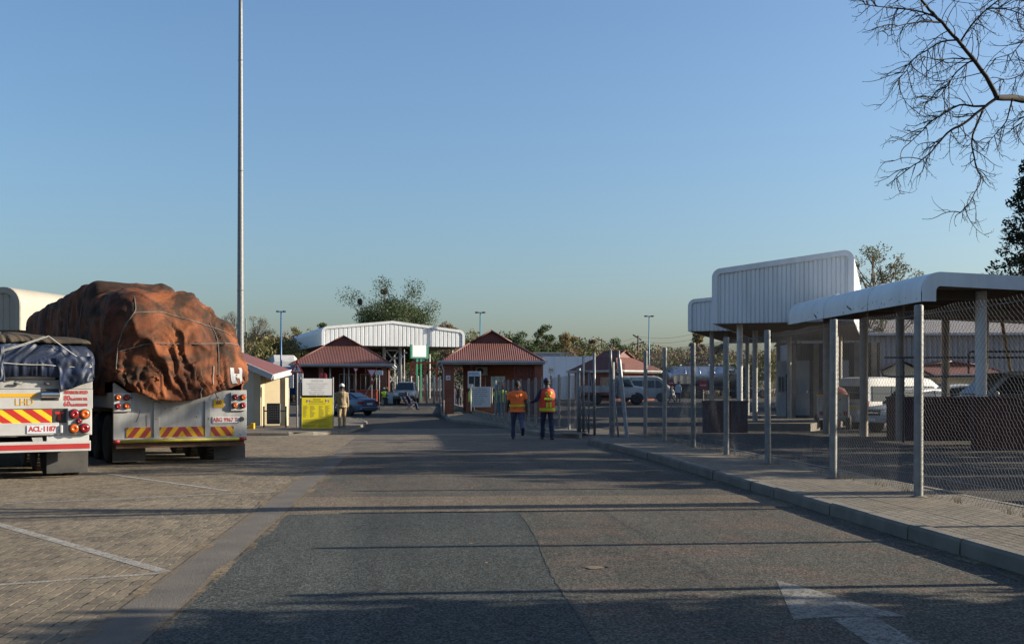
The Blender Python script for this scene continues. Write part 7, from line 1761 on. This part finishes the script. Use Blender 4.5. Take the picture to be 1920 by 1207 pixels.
# ------------------------------------------------------------------ trees
def rv(rg): 
    while True:
        p = V((rg.uniform(-1, 1), rg.uniform(-1, 1), rg.uniform(-1, 1)))
        if 0.01 < p.length < 1: return p
def leaf(mb, c, d, s, rg, w=.5):
    """one pointed leaf blade; d = long direction"""
    d = d.normalized(); a = d.cross(rv(rg)); 
    if a.length < 1e-3: a = d.orthogonal()
    a.normalize(); mb.add([c - d * s * .5, c + a * s * w * .5 - d * s * .05, c + d * s * .5, c - a * s * w * .5 - d * s * .05], [(0, 1, 2, 3)])
def bend(a, b, rg, k=.12, n=4):
    L = (b - a).length; o = rv(rg) * L * k; return [a.lerp(b, i / n) + o * math.sin(PI * i / n) for i in range(n + 1)]
def tree(name, label, loc, H, rad, lm, seed, leaves=1600, ls=.3, base=.3, flat=1.0, clumps=26, tight=.24, bark='bark', limbs=7, stems=1, cat='tree', group=None, lean=(0, 0), lw=.5, top_pts=None, dens=1.0):
    rg = random.Random(seed); t = thing(name, label, cat, loc, 0, group)
    tr = MB(); cr = MB(); cz = H * (1 + base) / 2; hz = H * (1 - base) / 2
    ctr = []
    for i in range(clumps):
        for _ in range(30):
            p = rv(rg)
            if p.length > .45: break
        p = V((p.x * rad * (1 - .25 * rg.random()), p.y * rad, p.z * hz * flat)); p = p + V((lean[0] * (cz + p.z), lean[1], cz))
        ctr.append(p)
    if top_pts: ctr += [V(p) for p in top_pts]
    roots = []
    for s in range(stems):
        f = V((rg.uniform(-.3, .3), rg.uniform(-.3, .3), 0)) * (stems > 1); hub = V((f.x * 3 + lean[0] * H * base, f.y * 3, H * base * rg.uniform(.8, 1.2)))
        r0 = H * .022 / stems ** .4; tr.tube([f - V((0, 0, .2)), f.lerp(hub, .5) + rv(rg) * .08, hub], [r0 * 1.25, r0, r0 * .85], 8); roots.append((hub, r0))
    nodes = []
    for i in range(limbs * stems):
        hub, r0 = roots[i % stems]; c = ctr[rg.randrange(len(ctr))]; e = hub.lerp(c, .65); P = bend(hub, e, rg, .12, 4); tr.tube(P, [r0 * .6, r0 * .5, r0 * .42, r0 * .34, r0 * .25], 6, 0, False); nodes += P[2:]
    for c in ctr:
        b = min(nodes, key=lambda q: (q - c).length); r1 = H * .0045; P = bend(b, c, rg, .15, 3); tr.tube(P, [r1, r1 * .8, r1 * .6, r1 * .3], 4, 0, False)
        for _ in range(3): q = c + rv(rg) * rad * tight; tr.tube([P[2], P[2].lerp(q, .6) + rv(rg) * .05, q], [r1 * .5, r1 * .4, r1 * .2], 3, 0, False)
    tr.build('trunk', MT[bark], t)
    per = max(1, int(leaves * dens) // len(ctr))
    for c in ctr:
        rr = rad * tight * rg.uniform(.7, 1.35)
        for _ in range(int(per * rg.uniform(.6, 1.4))):
            p = rv(rg) * (1.0 if rg.random() < .86 else 1.3); p = V((p.x * rr, p.y * rr, p.z * rr * .72)); leaf(cr, c + p, rv(rg), ls * rg.uniform(.6, 1.3), rg, lw)
    cr.build('crown', MT[lm], t); return t
def tp(px, ytop, Z):
    q = on(px, Z); return q, CAMH - (ytop - HY) * Z / F - q.z
def ftree(px, ytop, wpx, Z, lm, label, seed, **k):
    q, H = tp(px, ytop, Z); k['clumps'] = int(k.get('clumps', 26) * 1.5); k.setdefault('tight', .27); return tree(k.pop('name', 'bush_tree'), label, q, H, wpx / 2 * Z / F * .86, lm, seed, dens=3.2, ls=k.pop('ls', .3) * .72, **k)
q, H = tp(736, 522, 112)
s = 112 / F
tops = [((716 - 736) * s, 0, H - .5), ((722 - 736) * s, .3, H - 1.3), ((776 - 736) * s, 0, H - .9), ((772 - 736) * s, -.4, H - 1.9), ((808 - 736) * s, .2, H - 2.9), ((800 - 736) * s, -.2, H - 3.6), ((672 - 736) * s, .1, H - 2.2), ((655 - 736) * s, .1, H - 1.9), ((690 - 736) * s, 0, H - 3.4), ((750 - 736) * s, 0, H - 3.2), ((735 - 736) * s, 0, H - 2.6)]
tree('acacia_tree', 'largest green acacia tree, with bird nests, rising behind the middle canopy', q, H * .84, 4.3, 'leaf_green', 3, leaves=42000, ls=.19, base=.24, clumps=150, tight=.27, limbs=14, top_pts=tops, stems=2)
for i, (px, py, rx, rz_, l) in enumerate(((720, 547, .40, .34, 'darkest ball shaped bird nest high in the acacia tree'), (675, 566, .27, .36, 'smaller brown bird nest on the left limb of the acacia tree'))):
    p = W(px, py, 111.4); nm = thing('bird_nest', l, 'bird nest', p); mb = MB(); rg = random.Random(i)
    for _ in range(420): d = rv(rg); c = V((d.x * rx, d.y * rx, d.z * rz_)); leaf(mb, c, rv(rg), .3, rg, .14)
    mb.ell((0, 0, 0), rx * .8, rx * .8, rz_ * .8, 12, 8); mb.build('twigs', MT['bark'], nm)
ftree(437, 578, 66, 118, 'leaf_grey', 'bare grey thorn tree half hidden by the tall mast', 11, leaves=1300, ls=.2, base=.25, clumps=24, limbs=9, lw=.22)
ftree(487, 590, 92, 112, 'leaf_brown', 'grey brown leafless tree between the tall mast and the blue street lamp', 12, leaves=2600, ls=.22, base=.2, clumps=34, limbs=10, lw=.28)
ftree(560, 604, 62, 122, 'leaf_olive', 'flat topped olive tree above the left end of the middle canopy', 13, leaves=1500, ls=.26, base=.45, clumps=18, flat=.7)
ftree(615, 604, 60, 126, 'leaf_green', 'low dark tree peeping over the left part of the middle canopy roof', 14, leaves=1500, ls=.3, base=.4, clumps=18)
ftree(838, 598, 66, 122, 'leaf_brown', 'brown flat topped tree behind the right end of the middle canopy', 15, leaves=1900, ls=.26, base=.45, clumps=20, flat=.8)
ftree(975, 612, 84, 128, 'leaf_green', 'dark green bushy tree just right of the middle booth roof', 16, leaves=3000, ls=.34, base=.15, clumps=30, tight=.28)
ftree(1022, 611, 60, 130, 'leaf_green', 'rounded dark green tree next to the gold tinged one', 17, leaves=2600, ls=.34, base=.15, clumps=24, tight=.3)
ftree(1062, 615, 58, 132, 'leaf_gold', 'gold tinged tree right of the dark green pair', 18, leaves=2000, ls=.3, base=.2, clumps=22)
ftree(1112, 636, 44, 150, 'leaf_orange', 'russet coloured bush tree behind the power poles', 19, leaves=1500, ls=.34, base=.1, clumps=18)
ftree(1158, 632, 78, 145, 'leaf_green', 'grey green bushy tree between the second and third power poles', 20, leaves=2400, ls=.36, base=.1, clumps=26, tight=.28)
ftree(1245, 644, 52, 132, 'leaf_grey', 'bare grey bush just right of the far street lamp', 21, leaves=1100, ls=.25, base=.2, clumps=20, limbs=9, lw=.25)
ftree(1305, 622, 52, 122, 'leaf_gold', 'tall yellow green tree under the edge of the lower canopy', 22, leaves=1900, ls=.32, base=.3, clumps=18, tight=.26)
ftree(1352, 640, 60, 128, 'leaf_olive', 'olive tree seen between the canopy columns', 23, leaves=1800, ls=.34, base=.2, clumps=20)
q, H = tp(1645, 455, 66)
tree('thin_tree', 'thin leaved tree with several upright stems behind the tall right canopy', q, H, 2.9, 'leaf_sparse', 31, leaves=5600, ls=.15, base=.30, clumps=74, tight=.16, limbs=6, stems=5, bark='bark_pale')
# the far bush: one mass
def thicket(name, label_rows, mats, seed):
    rg = random.Random(seed); mb = MB()
    for (px0, px1, y0, y1, Z, n, m) in label_rows:
        k = int((px1 - px0) / 13)
        for i in range(k):
            px = px0 + (px1 - px0) * (i + rg.random()) / k; ZZ = Z * rg.uniform(.94, 1.08); f = (px - px0) / (px1 - px0); yt = y0 + (y1 - y0) * f + rg.uniform(-9, 12)
            q, H = tp(px, yt, ZZ); H = max(H, .9); r = rg.uniform(1.1, 2.2)
            mm = m if rg.random() < .72 else rg.randrange(len(mats))
            for j in range(int(n * 2.3)):
                p = rv(rg); h = (p.z * .5 + .5); c = V((q.x + p.x * r * (1.15 - .3 * h), q.y + p.y * r, q.z + H * (h ** .62)))
                d = (rv(rg) + V((0, 0, .6))); d.normalize(); s_ = rg.uniform(.20, .44); a = d.cross(rv(rg)).normalized()
                mb.add([c - d * s_ * .5, c + a * s_ * .26, c + d * s_ * .5, c - a * s_ * .26], [(0, 1, 2, 3)], mm)
    o = mb.build(name, mats); o['kind'] = 'stuff'; return o
thicket('bushveld', [(300, 560, 640, 634, 104, 230, 0), (300, 560, 622, 625, 122, 230, 1), (540, 900, 618, 620, 142, 210, 0), (540, 900, 640, 640, 134, 200, 3), (880, 1090, 642, 654, 136, 230, 0), (900, 1120, 630, 638, 150, 260, 3), (870, 1100, 640, 650, 142, 240, 0), (940, 1090, 622, 632, 156, 260, 3), (1080, 1260, 648, 650, 150, 240, 0), (420, 560, 628, 632, 128, 230, 1), (1060, 1300, 652, 660, 132, 220, 1), (1050, 1260, 646, 650, 155, 220, 3), (1220, 1470, 652, 655, 134, 230, 1), (1230, 1480, 664, 664, 122, 230, 0), (1460, 1980, 640, 640, 140, 130, 0), (-300, 320, 640, 640, 130, 120, 1)],
        [MT['leaf_olive'], MT['leaf_brown'], MT['leaf_grey'], MT['leaf_green']], 5)
# dark evergreen at the right edge
q, H = tp(1992, 205, 90)
rg = random.Random(9); t = thing('evergreen_tree', 'dense dark evergreen tree at the right edge above the carport', 'tree', q)
mb = MB(); mb.tube([(0, 0, -.2), (0, 0, H * .5), (.05, 0, H)], [.45, .3, .05], 8); cr = MB(); 
for i in range(1000):
    h = rg.random() ** .9; z = H * (.12 + .88 * h); rr = (7.0 * (1 - h) ** .66 + .5) * rg.uniform(.35, 1.0); a = rg.uniform(0, 2 * PI); e = V((rr * math.cos(a), rr * math.sin(a), z + rg.uniform(-.2, .25)))
    if i % 3 == 0 or rr > 2: mb.tube([V((0, 0, z - rr * .18)), e.lerp(V((0, 0, z)), .45) + V((0, 0, -.05)), e], [.035, .022, .008], 4, 0, False)
    for _ in range(34):
        p = rv(rg) * .75; d = V((math.cos(a), math.sin(a), .7)) * .5 + rv(rg); leaf(cr, e + V((p.x, p.y, p.z * .7)), d, rg.uniform(.28, .55), rg, .4)
mb.build('trunk', MT['bark'], t); cr.build('crown', MT['leaf_dark'], t)
# bare branch tree, upper right (its trunk stands just outside the view)
bt_loc = on(2330, 14.2); t = thing('bare_tree', 'leafless dark branches of a tall tree reaching in at the upper right', 'tree', bt_loc); rg = random.Random(21); mb = MB()
def TB(zx, zy, Z): return W(1600 + zx / 2.4125, zy / 2.4125, Z) - bt_loc
def poly(pts, Z0, Z1, r0, r1, sub=3):
    P = [TB(x, y, Z0 + (Z1 - Z0) * i / (len(pts) - 1)) for i, (x, y) in enumerate(pts)]; out = []
    for i in range(len(P) - 1):
        a, b, c_, d = P[max(i - 1, 0)], P[i], P[i + 1], P[min(i + 2, len(P) - 1)]
        for k in range(sub):
            u = k / sub; out.append(.5 * ((2 * b) + (c_ - a) * u + (2 * a - 5 * b + 4 * c_ - d) * u * u + (3 * b - a - 3 * c_ + d) * u ** 3))
    out.append(P[-1]); n = len(out); out = [p + rv(rg) * r0 * .25 * (0 < i < n - 1) for i, p in enumerate(out)]
    mb.tube(out, [r0 + (r1 - r0) * (i / (n - 1)) ** .8 for i in range(n)], 7, 0, False); return out
def twig(p, d, L, r, depth, droop):
    n = 8; pts = [p]; q = p.copy(); d = d.normalized(); w = rv(rg) * .5; L *= 1.12
    for i in range(n):
        d = (d + w * .42 + rv(rg) * .10 + V((0, 0, droop * (1.1 if i < 5 else -1.3)))).normalized(); q = q + d * L / n; pts.append(q.copy())
    mb.tube(pts, [r * (1 - .62 * i / n) for i in range(n + 1)], 4, 0, False)
    mb.ell(pts[-1], r * .9, r * .9, r * 1.1, 4, 3)
    if depth:
        for i in range(1, n):
            if rg.random() < .42:
                s_ = rv(rg); s_ = (s_ - d * s_.dot(d)).normalized(); twig(pts[i], (pts[i] - pts[i - 1]).normalized() * .75 + s_ * .75, L * rg.uniform(.28, .6), r * .58, depth - 1, droop)
    else:
        for i in range(2, n):      # spurs with buds
            if rg.random() < .22:
                s_ = rv(rg); e = pts[i] + s_.normalized() * .035; mb.tube([pts[i], e], [r * .7, r * .5], 3, 0, True)
def dress(path, dens, L, r, droop=-.16, start=.12, depth=1):
    n = len(path)
    for i in range(int(n * start), n - 1):
        for _ in range(dens if rg.random() < .8 else 1):
            if rg.random() < .75:
                d = (path[i + 1] - path[i]).normalized(); s_ = rv(rg); s_ = (s_ - d * s_.dot(d)).normalized(); twig(path[i].lerp(path[i + 1], rg.random()), d * .6 + s_, L * rg.uniform(.45, 1.2), r, depth, droop * rg.uniform(.2, 1.3))
    twig(path[-1], path[-1] - path[-2], L * .5, r * .8, 0, droop)
lim = poly([(1500, 640), (1200, 520), (960, 462), (772, 447), (650, 442)], 14.2, 13.2, .085, .036)
A_ = poly([(650, 442), (600, 345), (540, 268), (470, 182), (400, 102), (345, 45), (305, -5), (270, -80), (215, -150)], 13.2, 12.6, .030, .010)
B1 = poly([(650, 442), (585, 490), (500, 560), (440, 590), (390, 640), (340, 700), (270, 750), (182, 816)], 13.2, 13.0, .022, .005)
B2 = poly([(600, 480), (545, 482), (480, 476), (400, 522), (350, 552), (300, 605), (228, 668)], 13.2, 13.6, .016, .005)
C1 = poly([(590, 488), (548, 590), (536, 640), (545, 700), (556, 760), (578, 812), (545, 880), (518, 930), (470, 970)], 13.2, 13.1, .014, .0045)
C2 = poly([(720, 447), (708, 490), (690, 552), (650, 600), (612, 642)], 13.25, 13.5, .012, .004)
D1 = poly([(400, 102), (300, 100), (200, 120), (118, 145)], 12.9, 12.5, .012, .004); D2 = poly([(372, 78), (290, 50), (200, 40), (110, 30), (46, 20)], 12.85, 12.9, .012, .004)
E1 = poly([(470, 182), (400, 190), (330, 230), (270, 270), (240, 322), (190, 372)], 13.0, 13.4, .012, .004); E2 = poly([(540, 268), (450, 265), (380, 270), (312, 255)], 13.1, 12.8, .011, .004); E3 = poly([(535, 275), (470, 322), (430, 382), (385, 440), (330, 460)], 13.1, 13.3, .011, .004)
U1 = poly([(480, 195), (530, 122), (585, 60), (660, 0), (740, -60)], 13.0, 12.6, .013, .007); U2 = poly([(600, 40), (690, 42), (772, 70), (850, 110)], 12.7, 12.3, .009, .004)
V1 = poly([(900, 90), (830, 150), (772, 182), (720, 240), (642, 265)], 13.8, 13.4, .014, .004); V2 = poly([(900, 240), (830, 270), (772, 330), (700, 360), (650, 352)], 13.8, 13.6, .012, .004); V3 = poly([(860, 455), (800, 500), (772, 540), (735, 580)], 13.4, 13.3, .012, .004); V4 = poly([(900, 20), (800, 10), (700, -10), (640, -20)], 13.4, 13.2, .012, .005)
for p, d, L in ((A_, 2, .62), (B1, 2, .42), (B2, 2, .40), (C1, 1, .36), (C2, 1, .3), (D1, 2, .34), (D2, 2, .34), (E1, 2, .40), (E2, 2, .38), (E3, 2, .36), (U1, 2, .42), (U2, 1, .34), (V1, 2, .38), (V2, 2, .36), (V3, 2, .3), (V4, 2, .36)): dress(p, d, L, .0065, -.18 if p not in (A_, U1) else -.1)
g = V((0, 0, 0)); mb.tube([(0, 0, -.2), (.05, 0, 2.2), (-.1, 0, 4.0), lim[0]], [.30, .24, .19, .10], 12)
for k in range(5):
    a = V((-.1 + .05 * k, 0, 4.0 + .3 * k)); b_ = a + V((rg.uniform(-2.5, 2.5), rg.uniform(-2.5, 2.5), rg.uniform(2.2, 4.5))); P = bend(a, b_, rg, .1, 6); mb.tube(P, [.1, .085, .07, .055, .045, .035, .02], 7, 0, False); dress(P, 2, .9, .012, -.1)
mb.build('trunk', MT['bark_dark'], t)
# unseen trees added beyond the right edge: they throw the shadows on the near road
tree('unseen_shade_tree', 'unseen leafy tree added for shade right of the near footway', V((12.6, 3.35, .0)), 6.6, 3.4, 'leaf_dark', 41, leaves=19000, ls=.36, base=.06, clumps=90, tight=.34, limbs=14)
tree('unseen_shade_tree', 'unseen low leafy tree added for shade beyond the near fence post', V((17.5, 17.6, 0)), 5.6, 2.3, 'leaf_grey', 43, leaves=5200, ls=.3, base=.2, clumps=46, tight=.22, limbs=12)
tree('unseen_shade_tree', 'unseen spreading tree added for shade before the near carport', V((21.0, 26.2, 0)), 7.4, 2.5, 'leaf_grey', 44, leaves=5200, ls=.3, base=.25, clumps=50, tight=.2, limbs=12)
tree('unseen_shade_tree', 'half bare shade tree beyond the fence, outside the view to the right', V((21.5, 21.6, 0)), 10.5, 3.3, 'leaf_grey', 42, leaves=8000, ls=.3, base=.2, clumps=80, tight=.2, limbs=14)
# fallen leaves and grit
rg = random.Random(77); mb = MB()
def lying(x, y, z, s_):
    a = rg.uniform(0, 2 * PI); d = V((math.cos(a), math.sin(a), rg.uniform(-.1, .3))); n = V((-d.y, d.x, rg.uniform(-.2, .2)))
    c = V((x, y, z + .012)); mb.add([c - d * s_, c + n * s_ * .45, c + d * s_, c - n * s_ * .45], [(0, 1, 2, 3)])
for (x, y) in posts:
    for _ in range(16): lying(x + abs(rg.gauss(0, .12)) * rg.choice((1, 1, -.5)), y + rg.gauss(0, .2), .155, rg.uniform(.015, .04))
for _ in range(160): lying(6.2 + rg.uniform(-.15, .35), rg.uniform(9, 29), .155, rg.uniform(.012, .03))
for _ in range(60): lying(rg.uniform(-9, 4.5), rg.uniform(6.5, 26), .022, rg.uniform(.012, .03))
for _ in range(50): lying(4.70 + rg.uniform(-.25, .05), rg.uniform(7, 26), .02, rg.uniform(.01, .025))
o = mb.build('fallen_leaves', MT['leaf_litter']); o['kind'] = 'stuff'
mb = MB()
for _ in range(46):
    x, y = 6.27 + rg.uniform(-.04, .08), rg.uniform(10, 29)
    for _ in range(9): d = V((rg.uniform(-.5, .5), rg.uniform(-.5, .5), 1)); L = rg.uniform(.04, .16); c = V((x + rg.gauss(0, .03), y + rg.gauss(0, .05), .155)); mb.add([c - V((.003, 0, 0)), c + V((.003, 0, 0)), c + d.normalized() * L], [(0, 1, 2)])
o = mb.build('dry_grass', MT['grass_dry']); o['kind'] = 'stuff'
# dry verge beyond the tarmac
mb = MB()
for _ in range(2600):
    px = rg.uniform(420, 1500); q = on(px, rg.uniform(122, 150)); d = V((rg.uniform(-.4, .4), rg.uniform(-.4, .4), 1)); L = rg.uniform(.3, .9); mb.add([q - V((.05, 0, 0)), q + V((.05, 0, 0)), q + d * L], [(0, 1, 2)])
o = mb.build('grass', MT['grass_dry']); o['kind'] = 'stuff'

# ------------------------------------------------------------------ camera, sun, sky
cam = bpy.data.cameras.new('camera'); co = bpy.data.objects.new('camera', cam); COL.objects.link(co)
co.location = (0, 0, CAMH); co.rotation_euler = (R(90), 0, -YAW)
cam.sensor_width = 36; cam.sensor_fit = 'HORIZONTAL'; cam.lens = F / 1920 * 36; cam.shift_y = (HY - 603.5) / 1920
cam.clip_start = .1; cam.clip_end = 6000; SC.camera = co
EL = R(19.5); AZ = R(90.0)
sun = bpy.data.lights.new('sun', 'SUN'); sun.energy = 5.0; sun.angle = R(.5); sun.color = (1.0, .89, .71)
so = bpy.data.objects.new('sun', sun); COL.objects.link(so)
sd = V((math.sin(AZ) * math.cos(EL), math.cos(AZ) * math.cos(EL), math.sin(EL)))
so.rotation_euler = sd.to_track_quat('Z', 'Y').to_euler(); so.location = sd * 60
wd = bpy.data.worlds.new('World'); SC.world = wd; wd.use_nodes = True
nt = wd.node_tree; bg = nt.nodes['Background']; sky = nt.nodes.new('ShaderNodeTexSky'); sky.sky_type = 'NISHITA'; sky.sun_disc = False
sky.sun_elevation = EL; sky.sun_rotation = AZ; sky.altitude = 900; sky.air_density = 1.36; sky.dust_density = 5.0; sky.ozone_density = 5.1
nt.links.new(sky.outputs[0], bg.inputs['Color']); bg.inputs['Strength'].default_value = .085
SC.view_settings.view_transform = 'Standard'; SC.view_settings.look = 'None'; SC.view_settings.exposure = 1.16; SC.view_settings.gamma = 1.0
SC.render.film_transparent = False
SC.cycles.max_bounces = 6; SC.cycles.transparent_max_bounces = 12
